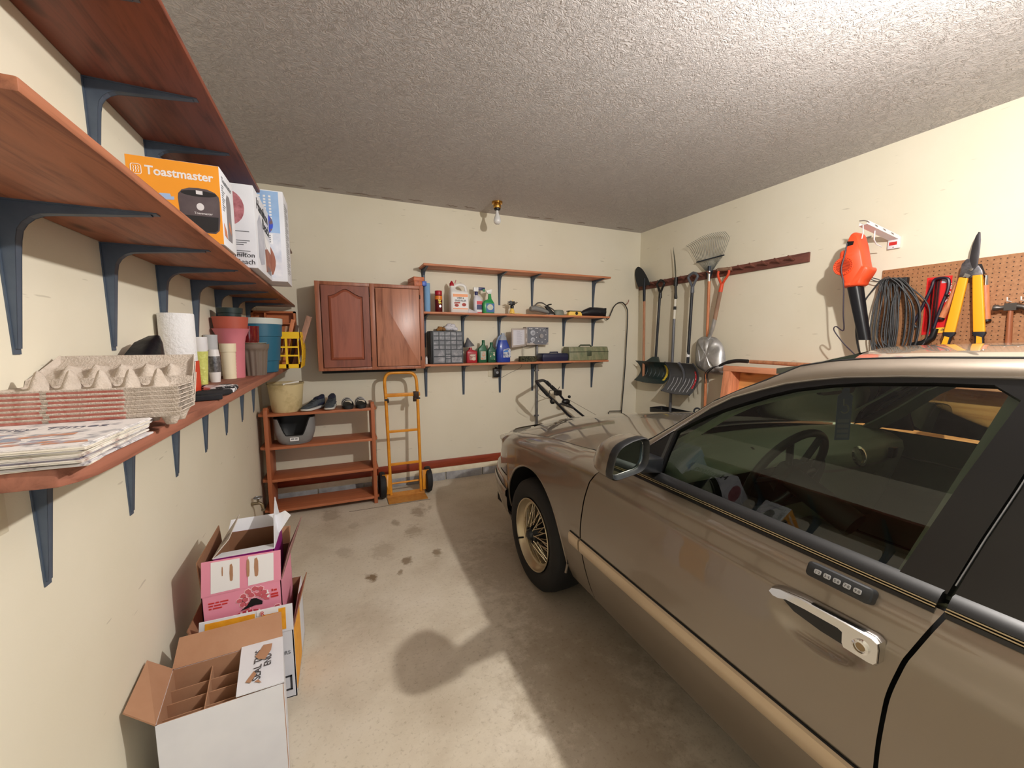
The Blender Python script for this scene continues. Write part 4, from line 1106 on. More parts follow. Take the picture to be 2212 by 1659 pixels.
out(M().tube([(2.54, 3.955, Z1 + .153), (2.56, 3.955, Z1 + .172), (2.69, 3.955, Z1 + .172), (2.71, 3.955, Z1 + .153)], .009, 8), 'handle', mat('dark olive grip', (70, 78, 58), .5), cb_)
out(M().bx(2.605, 2.66, 3.871, 3.879, Z1 + .05, Z1 + .11), 'latch', mat('dark olive grip', (70, 78, 58)), cb_, bevel=.002)
# sprinkler timer with its open lid, conduit, coil of wire
st = thing('sprinkler_timer', 'grey irrigation timer box with its lid swung open on the back wall', 'timer box', (1.99, YB, 1.41))
TG = mat('timer beige plastic', (184, 174, 168), .5)
TGD = mat('timer grey panel', (108, 112, 122), .45)
out(M().bx(1.888, 2.16, 3.985, YB, 1.415, 1.61), 'housing', TG, st, bevel=.004)
P = Pl((1.893, 3.9835, 1.42), (1, 0, 0), (0, 0, 1))
out(M().poly(P, [(.004, .015), (.085, .015), (.10, .0), (.23, .0), (.262, .03), (.262, .186), (.004, .186)], 0, .003), 'panel', TGD, st)
for (u, v, r) in ((.068, .125, .030), (.068, .052, .026)):
    f = out(M().lathe([(0, .003), (r, .003), (r, .007), (r * .7, .012), (0, .012)], P(u, v), 26, ax=P.n), 'dial', mat('pale dial', (178, 182, 192), .4), st)
    out(M().lathe([(r * .45, .012), (r * .45, .017), (0, .017)], P(u, v), 18, ax=P.n), 'knob', mat('grey knob', (150, 154, 164), .4), f)
out(M().lathe([(0, .003), (.026, .003), (.024, .016), (0, .016)], P(.172, .092), 26, ax=P.n), 'dial', mat('mid grey dial', (146, 144, 146), .5), st)
m = M()
for k in range(8):
    a = k * pi / 4 + .2
    m.poly(P, circ(.006, 8, (.172 + .060 * math.cos(a), .092 + .068 * math.sin(a)), ry=.0045), .003, .004)
for k in range(9):
    a = 1.75 - k * .17
    m.poly(P, circ(.0035, 5, (.172 + .080 * math.cos(a) * .95, .092 + .082 * math.sin(a)), ry=.002), .003, .004)
out(m, 'printed_marks', PAPERW, st)
m = M()
for u, v, wd in ((.022, .166, .016), (.042, .166, .022), (.10, .172, .012), (.115, .172, .02), (.04, .014, .014), (.057, .014, .012)):
    m.poly(P, [(u, v), (u + wd, v), (u + wd, v + .007), (u, v + .007)], .003, .004)
out(m, 'small_print', PAPERW, st, smooth=0)
out(M().poly(P, [(.236, .168), (.250, .168), (.250, .182), (.236, .182)], .003, .004), 'window', SOOT, st)
mxl = Matrix.Translation((1.885, 3.985, 1.40)) @ Matrix.Rotation(.38, 4, 'Z')
L = Pl(mxl @ V((-.225, 0, 0)), mxl.to_3x3() @ V((1, 0, 0)), (0, 0, 1))
ld = out(M().poly(L, [(.006, -.012), (.222, .006), (.222, .195), (.006, .19)], -.016, 0), 'lid', TG, st, bevel=.003)
out(M().poly(L, [(.022, .012), (.195, .022), (.195, .178), (.022, .172)], 0, .0012), 'instruction_sheet', mat('instruction paper', (216, 216, 226), .6), ld)
m = M()
for k in range(12):
    v = .16 - k * .0115
    m.poly(L, [(.075, v), (.075 + .085 * (.6 + .4 * abs(math.sin(k * 1.7))), v), (.075 + .085 * (.6 + .4 * abs(math.sin(k * 1.7))), v + .003), (.075, v + .003)], .0012, .0015)
out(m, 'small_print', mat('pale print', (172, 172, 188), .6), ld)
hm = M().bx(1.868, 1.888, 3.982, 3.99, 1.54, 1.58).bx(1.868, 1.888, 3.982, 3.99, 1.45, 1.49)
out(hm, 'hinge', TG, st)
out(M().lathe([(.0, 0), (.006, 0), (.006, .012), (0, .012)], (2.16, 4.02, 1.545), 10, ax=(1, 0, 0)), 'latch', mat('brown latch', (130, 90, 70), .5), st)
cd = thing('conduit', 'grey electrical conduit pipe running down the back wall from the timer box', 'conduit', (2.05, 4.06, 0))
out(M().cyl((2.052, 4.058, .086), (2.052, 4.058, 1.415), .0145, n=16), 'pipe', GALV, cd)
out(M().bx(2.027, 2.077, 4.05, YB, .60, .615).bx(2.027, 2.077, 4.05, YB, 1.12, 1.135), 'strap', GALV, cd)
out(M().tube(spline([(1.86, 4.03, 1.41), (1.93, 4.03, 1.392), (2.0, 4.03, 1.40), (2.05, 4.04, 1.413)], 5), .004, 6).tube([(1.868, 4.05, 1.40), (1.868, 4.05, 1.26)], .0018, 5).tube([(1.884, 4.05, 1.40), (1.884, 4.05, 1.26)], .0018, 5).tube(spline([(1.868, 4.05, 1.26), (1.87, 4.065, 1.21), (1.85, 4.07, 1.16), (1.72, 4.07, 1.105), (1.63, 4.06, 1.065), (1.595, 4.05, 1.07)], 6), .0018, 5), 'power_cord', mat('grey cord', (110, 104, 98), .6), st, weld=False)
ou = thing('wall_outlet', 'wall outlet plate under the lowest back shelf holding a black adapter', 'outlet', (1.515, YB, 1.06))
out(M().bx(1.475, 1.548, 4.073, YB, 1.075, 1.192), 'cover_plate', IVORY, ou, bevel=.002)
out(M().lathe([(0, .0), (.016, 0), (.016, .003), (0, .003)], (1.505, 4.073, 1.16), 18, ax=(0, -1, 0)), 'socket', IVORY, ou)
ad = thing('power_adapter', 'black plug-in power adapter in the outlet under the lowest back shelf', 'adapter', (1.556, 4.04, 1.07))
out(M().bx(1.522, 1.592, 4.022, 4.0725, 1.072, 1.166), 'housing', BLACK, ad, bevel=.004)
out(M().bx(1.545, 1.562, 4.03, 4.06, 1.166, 1.178), 'plug', BLACK, ad)
out(M().lathe([(0, 0), (.016, 0), (.013, .002), (0, .002)], (1.56, 4.0225, 1.12), 14, ax=(0, -1, 0)), 'label', mat('grey adapter label', (140, 144, 150), .5), ad)

# ------------------------------------------------------------------ wooden rack with its things
rk = thing('storage_rack', 'low brown wooden rack with four shelves in the left back corner', 'rack', (-.16, 3.845, 0))
for x0, x1 in ((-.582, -.552), (.236, .266)):
    out(M().loft([[(x, 3.70, 0), (x, 3.70, .905), (x, 3.715, .925), (x, 3.745, .925), (x, 3.76, .905), (x, 3.98, .905), (x, 3.98, 0)] for x in (x0, x1)]), 'side_panel', wood('rack side wood', (168, 96, 60), (150, 84, 50), 'Z', .5, .8), rk, bevel=.002)
for z in (.852, .578, .306, .045):
    pl = [(-.552, 3.703), (.236, 3.703), (.236, 3.975), (-.552, 3.975)]
    m = M().loft([[(a, b, zz_) for a, b in pl] for zz_ in (z, z + .022)])
    for s, xa, xb in ((-1, -.582, -.622), (1, .266, .284)):
        m.loft([[(xa, 3.72, zz_), (xb, 3.74, zz_), (xb, 3.94, zz_), (xa, 3.96, zz_)] for zz_ in (z, z + .022)])
    out(m, 'shelf', RACKW, rk, bevel=.001, weld=False)
bk = thing('bucket', 'stained cream plastic bucket with a wire handle on top of the wooden rack', 'bucket', (-.424, 3.83, .874))
BKM = mat('dirty cream plastic', (214, 196, 150), .55, c2=(180, 158, 108), nscale=9, nlo=.5, nhi=.75)
out(M().lathe([(0, .003), (.106, 0), (.112, .008), (.134, .228), (.139, .230), (.139, .242), (.133, .242), (.108, .012), (0, .008)], (-.424, 3.83, .874), 40, cap=False), 'body', BKM, bk)
out(M().tube([(-.424 + .139 * math.cos(a), 3.83 + .139 * math.sin(a), .874 + .236 + (.012 if i == 0 else 0)) for i, a in enumerate([k * pi / 12 for k in range(-12, 1)])], .0022, 6), 'handle', mat('handle wire', (96, 84, 70), .5, metal=.6), bk)
out(M().cyl((-.43, 3.692, 1.112), (-.318, 3.742, 1.128), .008, n=10), 'handle_grip', mat('white grip', (226, 224, 216), .5), bk)
# litter box
lb = thing('litter_scoop_box', 'grey open-fronted litter box on the second shelf of the wooden rack', 'litter box', (-.372, 3.83, .601))
LG = mat('grey bin plastic', (138, 138, 138), .45, c2=(124, 124, 124), nscale=5)
def lbx(u, v, off=0, full=False):
    a = u * 2 * pi - pi / 2
    c, s = math.cos(a), math.sin(a)
    ex = math.copysign(abs(c) ** .62, c)
    ey = math.copysign(abs(s) ** .62, s)
    top = .228
    if not full and s < -.1:
        d = abs(ex)
        top = .075 + .145 * min(1, max(0, (d - .42) / .34)) ** 1.2
    z = v * top
    k = .72 + .28 * min(1, z / .10) ** .5
    return (-.372 + (.150 - off) * ex * k * (1 + .05 * z / .2), 3.835 + (.118 - off) * ey * k, .601 + z + off)
out(M().grid(lambda u, v: lbx(u, v), 96, 14, cu=True).thick(.004), 'shell', LG, lb, smooth=50)
out(M().grid(lambda u, v: lbx(u, v, .008, math.sin(u * 2 * pi - pi / 2) > -.1), 96, 10, cu=True).thick(.002), 'liner', mat('black liner', (14, 14, 15), .5), lb, smooth=50)
out(M().lathe([(0, 0), (.11, 0), (.11, .004), (0, .004)], (-.372, 3.835, .604), 30), 'base', LG, lb)
PLb = Pl((-.405, 3.7205, .635), (1, 0, 0), (0, 0, 1))
sk = out(M().poly(PLb, rrect(0, .066, 0, .028, .003), -.003, .0015), 'sticker', PAPERW, lb)
out(M().poly(PLb, [(.008, .012), (.03, .012), (.03, .022), (.008, .022)], .0015, .002).poly(PLb, [(.036, .012), (.056, .012), (.056, .02), (.036, .02)], .0015, .002), 'small_print', INKG, sk)
# sneakers
def shoe(c, rz, label):
    t = thing('sneaker', label, 'shoe', c, 'sneakers on the wooden rack')
    mx = Matrix.Translation(c) @ Matrix.Rotation(rz, 4, 'Z')
    # x runs heel (0) to toe (.28)
    def sec(x, w, z0, z1, n=14):
        return [mx @ V((x, w * math.copysign(abs(math.cos(a)) ** .7, math.cos(a)), z0 + (z1 - z0) * (.5 + .5 * math.copysign(abs(math.sin(a)) ** .7, math.sin(a))))) for a in [2 * pi * k / n for k in range(n)]]
    S_ = [(0, .022, .006, .024), (.01, .034, .001, .030), (.08, .036, .001, .028), (.15, .040, .001, .025), (.22, .044, .002, .025), (.265, .032, .008, .026), (.282, .014, .016, .026)]
    out(M().loft([sec(*s) for s in S_]), 'sole', mat('white rubber sole', (214, 212, 206), .6), t, smooth=60)
    U_ = [(.003, .020, .022, .085), (.012, .030, .022, .105), (.05, .032, .022, .092), (.09, .033, .022, .088), (.13, .034, .022, .082), (.17, .037, .022, .064), (.21, .040, .022, .052), (.25, .034, .022, .043), (.272, .018, .023, .036)]
    out(M().loft([sec(*s) for s in U_]), 'upper', mat('grey shoe mesh', (84, 92, 98), .8, c2=(56, 62, 72), nscale=24), t, smooth=60)
    out(M().loft([sec(*s) for s in ((.004, .021, .075, .118), (.03, .031, .078, .108), (.075, .030, .080, .104), (.10, .024, .078, .100))]), 'collar', mat('navy lining', (34, 38, 62), .8), t, smooth=60)
    lc = M()
    for k in range(4):
        x = .105 + k * .024
        z = interp([(.09, .094), (.13, .086), (.17, .068), (.21, .056)], x)
        lc.tube([mx @ V((x, -.024, z - .008)), mx @ V((x + .004, 0, z + .002)), mx @ V((x, .024, z - .008))], .0028, 6)
    out(lc, 'laces', mat('dark laces', (40, 44, 52), .8), t)
    out(M().loft([sec(*s) for s in ((.02, .0345, .030, .052), (.06, .0365, .030, .060), (.12, .0375, .030, .050))]), 'side_panel', mat('navy overlay', (46, 52, 74), .6), t, smooth=60)
    return t
shoe((-.150, 3.925, .8745), pi + 1.02, 'grey and navy sneaker, toe pointing at the bucket, on the wooden rack')
shoe((-.070, 3.955, .8745), -pi / 2 - .12, 'grey and navy sneaker beside the black slide sandals on the wooden rack')
def slide(c, rz, label):
    t = thing('slide_sandal', label, 'sandal', c, 'slide sandals on the wooden rack')
    mx = Matrix.Translation(c) @ Matrix.Rotation(rz, 4, 'Z')
    def ol(k): return [(x * 1.0, y * k) for x, y in [(-.13, -.012), (-.12, -.032), (-.05, -.036), (.05, -.042), (.10, -.040), (.128, -.02), (.132, 0), (.125, .022), (.09, .042), (.03, .044), (-.06, .034), (-.12, .030), (-.13, .012)]]
    out(M().loft([[mx @ V((x, y, z)) for x, y in ol(k)] for z, k in ((.0, .9), (.006, 1), (.026, 1), (.032, .95))]), 'sole', mat('black foam sole', (30, 30, 31), .7), t, smooth=50)
    for q, (m_, x0, x1, dz) in enumerate(((mat('black strap', (14, 14, 20), .55), -.005, .10, 0), (mat('white stripe', (228, 226, 228), .6), .012, .026, .0016), (mat('white stripe', (228, 226, 228), .6), .068, .082, .0016))):
        rows = []
        for i in range(13):
            a = pi * i / 12
            rows.append([mx @ V((x, .046 * math.cos(a) * (1 + dz * 20), .026 + (.062 + dz) * math.sin(a) ** .8 * (1.0 - (x - x0) * 1.6 if q == 0 else 1 - (x + .005) * 1.6))) for x in (x0, (x0 + x1) / 2, x1)])
        g = M().loft(rows, closed=False)
        g.thick(.003)
        out(g, 'strap' if q == 0 else 'stripe', m_, t, smooth=60)
    return t
slide((.045, 3.83, .8745), -pi / 2 + .1, 'black slide sandal with white stripes beside the sneakers')
slide((.155, 3.83, .8745), -pi / 2 + .06, 'black slide sandal with white stripes by the rack end near the hand truck')

# ------------------------------------------------------------------ yellow hand truck
ht = thing('hand_truck', 'yellow two-wheeled hand truck leaning upright by the back wall', 'hand truck', (.53, 3.75, 0))
HY = mat('yellow truck paint', (226, 152, 36), .4, c2=(206, 132, 30), nscale=12)
yl = lambda z: 3.765 + .07 * z
fr = M()
pts = [(.388, yl(.03), .03), (.385, yl(.5), .5), (.378, yl(.95), .95)] + [(x, yl(z), z) for x, z in ((.374, 1.08), (.385, 1.135), (.415, 1.162), (.46, 1.168), (.58, 1.166), (.625, 1.158), (.652, 1.13), (.664, 1.08))] + [(.668, yl(.95), .95), (.668, yl(.5), .5), (.668, yl(.03), .03)]
fr.tube([pts[0], pts[1], pts[2]] + spline(pts[2:12], 4)[1:-1] + pts[11:], .0145, 12)
out(fr, 'frame', HY, ht)
for z, hh, dy in ((.962, .034, -.018), (.622, .024, 0), (.315, .024, 0)):
    out(M().bx(.366 if z > .9 else .39, .69 if z > .9 else .666, yl(z) + dy - .006, yl(z) + dy + .006, z - hh / 2, z + hh / 2), 'crossbar', HY, ht, bevel=.002)
out(M().cyl((.30, yl(.15) + .03, .125), (.745, yl(.15) + .03, .125), .009, n=12), 'axle', HY, ht)
out(M().loft([[(.352, 3.612, .004), (.702, 3.612, .004), (.702, 3.612, .008), (.352, 3.612, .008)], [(.352, 3.768, .004), (.702, 3.768, .004), (.702, 3.768, .008), (.352, 3.768, .008)], [(.356, 3.772, .05), (.698, 3.772, .05), (.698, 3.768, .05), (.356, 3.768, .05)]]), 'toe_plate', mat('worn yellow steel', (198, 140, 66), .5, c2=(178, 118, 52), nscale=20), ht)
for x0, x1 in ((.316, .384), (.680, .742)):
    out(M().bx(x0, x1, 3.744, 3.756, .045, .238).bx(x0 if x0 < .5 else x1 - .01, x0 + .01 if x0 < .5 else x1, 3.744, 3.80, .045, .238), 'wheel_guard', HY, ht, bevel=.006)
for x in (.318, .742):
    wl = out(M().lathe([(.045, -.028), (.09, -.032), (.118, -.022), (.124, 0), (.118, .022), (.09, .032), (.045, .028)], (x, yl(.15) + .03, .125), 32, ax=(1, 0, 0)), 'wheel', RUBBER, ht)
    out(M().lathe([(0, -.022), (.05, -.022), (.05, .022), (0, .022)], (x, yl(.15) + .03, .125), 20, ax=(1, 0, 0)), 'hub', mat('pale hub', (196, 178, 140), .5), wl)
RUST = mat('rusty clamp', (70, 50, 36), .6, metal=.4, c2=(40, 34, 30), nscale=30)
out(M().bx(.628, .676, yl(.96) - .034, yl(.96) + .014, .925, .985).cyl((.636, yl(.96) - .03, .895), (.636, yl(.96) - .03, .93), .016, n=12), 'clamp', RUST, ht, bevel=.002)
out(M().bx(.366, .402, yl(.94) - .02, yl(.94) + .016, .912, .93).bx(.652, .69, yl(.94) - .02, yl(.94) + .016, .914, .926).cyl((.396, yl(.93) - .022, .895), (.396, yl(.93) - .022, .92), .007, n=8), 'bracket_strap', BLACK, ht)

# ------------------------------------------------------------------ mower behind the car, shepherd's hook
lm = thing('lawn_mower', 'black folding handle of a push mower standing behind the car against the back wall', 'lawn mower', (2.85, 3.66, 0))
MB_ = mat('black tube', (20, 22, 30), .45)
A = [V((x, 3.9, z)) for x, z in ((2.081, 1.012), (2.221, .897), (2.317, .796), (2.443, .692), (2.602, .570), (2.78, .42))]
B = [V((x, 3.5, z)) for x, z in ((1.781, 1.043), (1.816, 1.0), (1.898, .917), (2.019, .815), (2.131, .704), (2.194, .655), (2.42, .45))]
hd = M().tube([B[2], B[1], B[0], B[0] + V((.01, .05, .012)), A[0] + V((-.07, -.06, .022)), A[0] + V((-.02, 0, .01)), A[0], A[1]], .0155, 10)
hd.tube(A[1:], .0125, 10).tube(B[2:], .0125, 10)
out(hd, 'handlebar', MB_, lm)
out(M().tube([A[0] * .5 + A[1] * .5 + V((.0, 0, .0)), A[1] + V((0, 0, 0))], .021, 10).tube([A[0] + V((.01, 0, -.005)), A[0] * .6 + A[1] * .4], .020, 10).tube([B[1], B[2]], .018, 10), 'grip', RUBBER, lm)
out(M().tube([B[3] + V((.0, 0, 0)), B[3] + V((.06, .05, .0)), A[3] + V((-.03, -.02, .01)), A[3]], .012, 8), 'crossbar', MB_, lm)
out(M().ball(A[2] + V((.02, -.01, -.025)), .045, 14, (1.2, .7, .8)).bx(A[1].x - .02, A[1].x + .05, 3.87, 3.93, A[1].z - .045, A[1].z + .01).ball(B[3] + V((-.07, 0, .04)), .03, 10, (1, .8, 1)), 'lever_housing', BLACK, lm, weld=False)
out(M().tube([B[2] + V((.02, .03, -.03)), B[2] + V((.1, .15, .03)), A[1] + V((-.04, -.1, .03)), A[1] + V((.05, .02, .045))], .004, 6).ball(A[2] + V((.07, 0, .03)), .018, 10), 'bail_lever', BLACK, lm, weld=False)
out(M().tube(spline([B[1], B[1] + V((-.03, 0, -.03)), B[1] + V((-.02, 0, -.07)), B[2] + V((-.01, -.02, -.03)), B[2]], 4), .0025, 5).tube([A[2] + V((.05, -.02, .0)), (2.777, 3.85, .568), (2.95, 3.8, .47)], .0022, 5).tube([B[3] + V((-.09, -.03, .06)), B[4] + V((-.03, -.02, -.0)), (2.2, 3.5, .55)], .0022, 5), 'cable', mat('mower cable', (120, 108, 86), .6), lm)
dk = M().loft([rr3(2.35, 3.05, 3.42, 3.95, .10, .12), rr3(2.33, 3.07, 3.40, 3.97, .14, .13), rr3(2.36, 3.04, 3.43, 3.94, .24, .12), rr3(2.45, 2.95, 3.50, 3.87, .29, .12)])
out(dk, 'deck', mat('dark red deck', (110, 22, 24), .4), lm)
out(M().lathe([(.13, .29), (.13, .40), (.10, .43), (0, .43)], (2.72, 3.68, 0), 24), 'engine', BLACK, lm)
for x, y in ((2.42, 3.38), (2.42, 3.99), (2.98, 3.38), (2.98, 3.99)):
    out(M().lathe([(.05, -.02), (.095, -.02), (.10, 0), (.095, .02), (.05, .02)], (x, y, .10), 24, ax=(0, 1, 0)), 'wheel', RUBBER, lm)
sh = thing('plant_hook', "slim black shepherd's hook leaning against the back wall beside the shelf ends", 'plant hook', (3.21, 4.03, 0))
out(M().tube(spline([(2.955, 4.03, 1.745), (2.963, 4.03, 1.728), (2.984, 4.03, 1.714), (3.008, 4.03, 1.735), (3.04, 4.03, 1.80), (3.075, 4.03, 1.865), (3.128, 4.03, 1.910), (3.197, 4.03, 1.922), (3.255, 4.03, 1.876), (3.285, 4.03, 1.776), (3.278, 4.03, 1.45), (3.266, 4.03, 1.091), (3.229, 4.03, .524), (3.20, 4.02, .0)], 6), .0065, 8), 'rod', mat('black iron rod', (44, 44, 44), .5, metal=.5), sh)
out(M().tube([(3.226, 4.03, .582), (3.05, 4.03, .591), (3.035, 4.03, .575), (3.015, 4.03, .0)], .0055, 8), 'foot', mat('black iron rod', (44, 44, 44)), sh)
out(M().tube(spline([(3.255, YB, 1.915), (3.255, 4.05, 1.905), (3.255, 4.02, 1.90), (3.272, 4.008, 1.93), (3.280, 4.012, 1.955)], 4), .004, 6), 'cup_hook', mat('red brown hook', (140, 70, 52), .5), label="small red-brown cup hook in the back wall above the shepherd's hook", cat='hook')
# ------------------------------------------------------------------ tool rail on the right wall
RW = XR
tr_ = thing('tool_rail', 'long dark wooden peg rail holding the garden tools on the right wall', 'tool rail', (3.485, 3.07, 2.085))
RLW = wood('dark rail wood', (112, 66, 54), (84, 46, 38), 'Y', .6)
out(M().bx(3.475, RW, 2.085, 4.065, 2.083, 2.160), 'board', RLW, tr_, bevel=.002)
for k in range(17):
    y = 2.20 + k * .113
    out(M().tube([(3.475, y, 2.118), (3.40, y, 2.142)], [.010, .009], 8), 'peg', RLW, tr_)
WH = wood('ash handle', (176, 122, 88), (140, 92, 64), 'Z', .5)
WHG = wood('grey ash handle', (150, 118, 96), (118, 90, 74), 'Z', .6)
WHO = wood('orange ash handle', (206, 130, 86), (176, 100, 64), 'Z', .45)
def P3(x): return Pl((x, 0, 0), (0, -1, 0), (0, 0, 1))     # looking at the right wall: u = -y, normal = -x
def yz(pts): return [(-y, z) for y, z in pts]
# spade
sd_ = thing('spade', 'black round-point spade hung blade-up at the corner end of the tool rail', 'spade', (3.41, 3.9, 1.0))
bl_ = spline([(3.78, 2.112, 0), (3.83, 2.20, 0), (3.92, 2.31, 0), (4.00, 2.355, 0), (4.045, 2.33, 0), (4.055, 2.27, 0), (4.025, 2.17, 0), (3.99, 2.112, 0)], 4)
g = M()
cen = V((3.91, 2.20, 0))
rings = []
for s_, dx in ((1, 0), (.7, .018), (.35, .028), (.02, .030)):
    rings.append([(3.40 + dx, cen.x + (p.x - cen.x) * s_, cen.y + (p.y - cen.y) * s_) for p in bl_])
g.loft(rings, cap=True).thick(.002)
out(g, 'blade', mat('black steel', (30, 34, 42), .45, metal=.4), sd_, smooth=50)
out(M().tube([(3.41, 3.89, 2.20), (3.41, 3.895, 2.09), (3.415, 3.893, 1.93)], [.022, .018, .016], 12), 'socket', mat('black steel', (30, 34, 42)), sd_)
out(M().cyl((3.415, 3.893, 1.94), (3.42, 3.865, .95), .0155), 'handle', WH, sd_)
def dgrip(t, c, mt, w=.055, h=.10, x=3.40, tilt=0):
    y, z = c
    pts = spline([(x, y - w * .62, z - .012), (x, y - w, z - .04), (x, y - w * .55, z - .085), (x, y - w * .18, z - .125), (x, y, z - .155)], 4)
    pts2 = spline([(x, y + w * .62, z - .012), (x, y + w, z - .04), (x, y + w * .55, z - .085), (x, y + w * .18, z - .125), (x, y, z - .155)], 4)
    m = M().tube([V((x, y, z + .002))] + pts, .0125, 8).tube([V((x, y, z + .002))] + pts2, .0125, 8).tube([(x, y - w * .62, z - .01), (x, y, z + .004), (x, y + w * .62, z - .01)], .014, 8)
    m.tube([(x, y, z - .14), (x, y, z - .20)], [.018, .020], 10)
    return out(m, 'grip', mt, t, weld=False, smooth=60)
# snow shovels
def scoop(y0, y1, z0, z1, xt, xm, xb):
    def f(u, v):
        z = z1 + (z0 - z1) * v
        x = xt * (1 - v) * (1 - 2 * v) * 1 + xm * 4 * v * (1 - v) + xb * v * (2 * v - 1)
        edge = abs(u * 2 - 1)
        return (x - .02 * edge ** 4 * (1 - v), y1 + (y0 - y1) * u, z - .015 * (1 - edge ** 2) * (v > .9))
    return f
s1 = thing('snow_shovel', 'dark green snow shovel with a yellow sticker on the tool rail', 'snow shovel', (3.40, 3.68, .97))
dgrip(s1, (3.62, 2.14), BLACK, x=3.405)
out(M().cyl((3.405, 3.625, 1.98), (3.42, 3.672, 1.25), .0145), 'shaft', mat('black shaft', (34, 38, 46), .4), s1)
SGR = mat('dark green blade', (22, 44, 46), .35)
f1 = scoop(3.455, 3.945, .975, 1.215, 3.375, 3.455, 3.345)
g = M().grid(f1, 40, 20).thick(.004)
for u in (.22, .36, .5, .64, .78):
    g.tube([V(f1(u, v)) + V((-.004, 0, 0)) for v in [.12 + .08 * i for i in range(9)]], [.002] + [.006] * 7 + [.002], 6)
g.loft([[(3.375, 3.79, 1.213), (3.375, 3.57, 1.213), (3.39, 3.57, 1.213), (3.39, 3.79, 1.213)], [(3.40, 3.705, 1.27), (3.40, 3.640, 1.27), (3.435, 3.640, 1.27), (3.435, 3.705, 1.27)]])
out(g, 'blade', SGR, s1, weld=False, smooth=50)
st_ = M().grid(lambda u, v: V(f1(.865 + u * .07, .15 + v * .72)) + V((-.0065, 0, 0)), 4, 14).thick(.001)
out(st_, 'sticker', mat('yellow sticker', (232, 206, 60), .5, c2=(90, 90, 60), nscale=60, nlo=.58, nhi=.66), s1)
s2 = thing('snow_shovel', 'large grey snow shovel with white ribs and a red sticker on the tool rail', 'snow shovel', (3.36, 3.2, .90))
dgrip(s2, (3.15, 2.15), mat('grey grip', (92, 96, 104), .45), x=3.39, w=.060)
out(M().cyl((3.39, 3.152, 1.98), (3.40, 3.178, 1.22), .0155), 'shaft', mat('black shaft', (34, 38, 46)), s2)
out(M().cyl((3.3985, 3.1745, 1.285), (3.3995, 3.1765, 1.235 + .1), .0162), 'shaft_sticker', PAPERW, s2)
f2 = scoop(3.035, 3.445, .900, 1.222, 3.345, 3.425, 3.300)
g = M().grid(f2, 44, 24).thick(.004)
out(g, 'blade', mat('graphite blade', (74, 76, 80), .35), s2, smooth=50)
g = M()
for u in (.17, .30, .42, .58, .70, .82):
    g.tube([V(f2(u, v)) + V((-.003, 0, 0)) for v in [.50 + .055 * i for i in range(9)]], [.001] + [.0042] * 7 + [.001], 6)
out(g, 'rib', mat('pale scuffed rib', (168, 170, 174), .4), s2, weld=False)
out(M().tube([V(f2(.5, v)) + V((-.006, 0, 0)) for v in [.0, .15, .3, .45, .55, .68]], [.016, .015, .013, .011, .008, .003], 8), 'shaft_mount', mat('graphite mount', (96, 98, 104), .35), s2)
out(M().tube([V(f2(.03, v)) + V((-.002, 0, 0)) for v in [i / 10 for i in range(11)]], .009, 6).tube([V(f2(.97, v)) + V((-.002, 0, 0)) for v in [i / 10 for i in range(11)]], .009, 6), 'side_rim', mat('graphite rim', (58, 60, 64), .4), s2, weld=False)
out(M().grid(lambda u, v: V(f2(.875 + u * .055, .26 + v * .56)) + V((-.0065, 0, 0)), 4, 12).thick(.001), 'sticker', mat('red sticker', (196, 40, 52), .5, c2=(232, 214, 214), nscale=55, nlo=.58, nhi=.66), s2)
# pruner pole saw
pp = thing('pole_saw', 'pole pruning saw with a curved blade pointing up on the tool rail', 'pole saw', (3.45, 3.44, .72))
g = M().poly(P3(3.446), yz([(3.492, 2.485), (3.475, 2.42), (3.452, 2.33), (3.436, 2.22), (3.430, 2.13), (3.445, 2.13), (3.456, 2.22), (3.470, 2.33), (3.484, 2.42)]), 0, .003)
out(g, 'blade', mat('dull saw steel', (112, 112, 104), .4, metal=.7), pp)
out(M().tube([(3.446, 3.436, 2.15), (3.446, 3.436, 2.06)], .022, 10).tube([(3.446, 3.436, 2.07), (3.446, 3.430, 1.99), (3.446, 3.426, 1.93), (3.446, 3.424, 1.915)], [.014, .013, .018, .014], 10), 'grip', BLACK, pp)
out(M().cyl((3.446, 3.431, 1.925), (3.446, 3.433, 1.83), .012), 'sleeve', mat('white sleeve', (222, 218, 206), .5), pp)
out(M().cyl((3.446, 3.433, 1.835), (3.446, 3.434, 1.80), .016), 'collar', BLACK, pp)
out(M().cyl((3.446, 3.434, 1.80), (3.446, 3.438, 1.70), .0135), 'lower_sleeve', mat('white sleeve', (222, 218, 206)), pp)
out(M().cyl((3.446, 3.438, 1.70), (3.45, 3.45, .0), .0155), 'pole', mat('grey pole', (112, 114, 120), .4, metal=.5), pp)
# leaf rake
rk_ = thing('leaf_rake', 'wire leaf rake hung tines-up on the tool rail', 'rake', (3.45, 3.0, .78))
TN = mat('rake wire', (112, 118, 118), .4, metal=.7)
g = M()
N_ = 22
for k in range(N_):
    s_ = k / (N_ - 1)
    b = V((3.447, 3.03 - .06 * s_, 2.145))
    c = V((3.447, 3.150 - .296 * s_, 2.266 + .008 * s_))
    e = V((3.447, 3.245 - .455 * s_, 2.405 + .035 * math.sin(s_ * pi) + .02 * s_))
    tip = e + V((-.055, .012 - .0 * s_, .042 + .014 * s_))
    g.tube([b, c, e + (c - e) * .12, e, e + V((-.022, .004, .028)), tip], .0019, 5)
out(g, 'tine', TN, rk_, weld=False)
out(M().tube([(3.447, 3.162, 2.266), (3.447, 2.842, 2.277)], .009, 8, flat=.8), 'spreader_bar', mat('dark spreader', (44, 50, 58), .5), rk_)
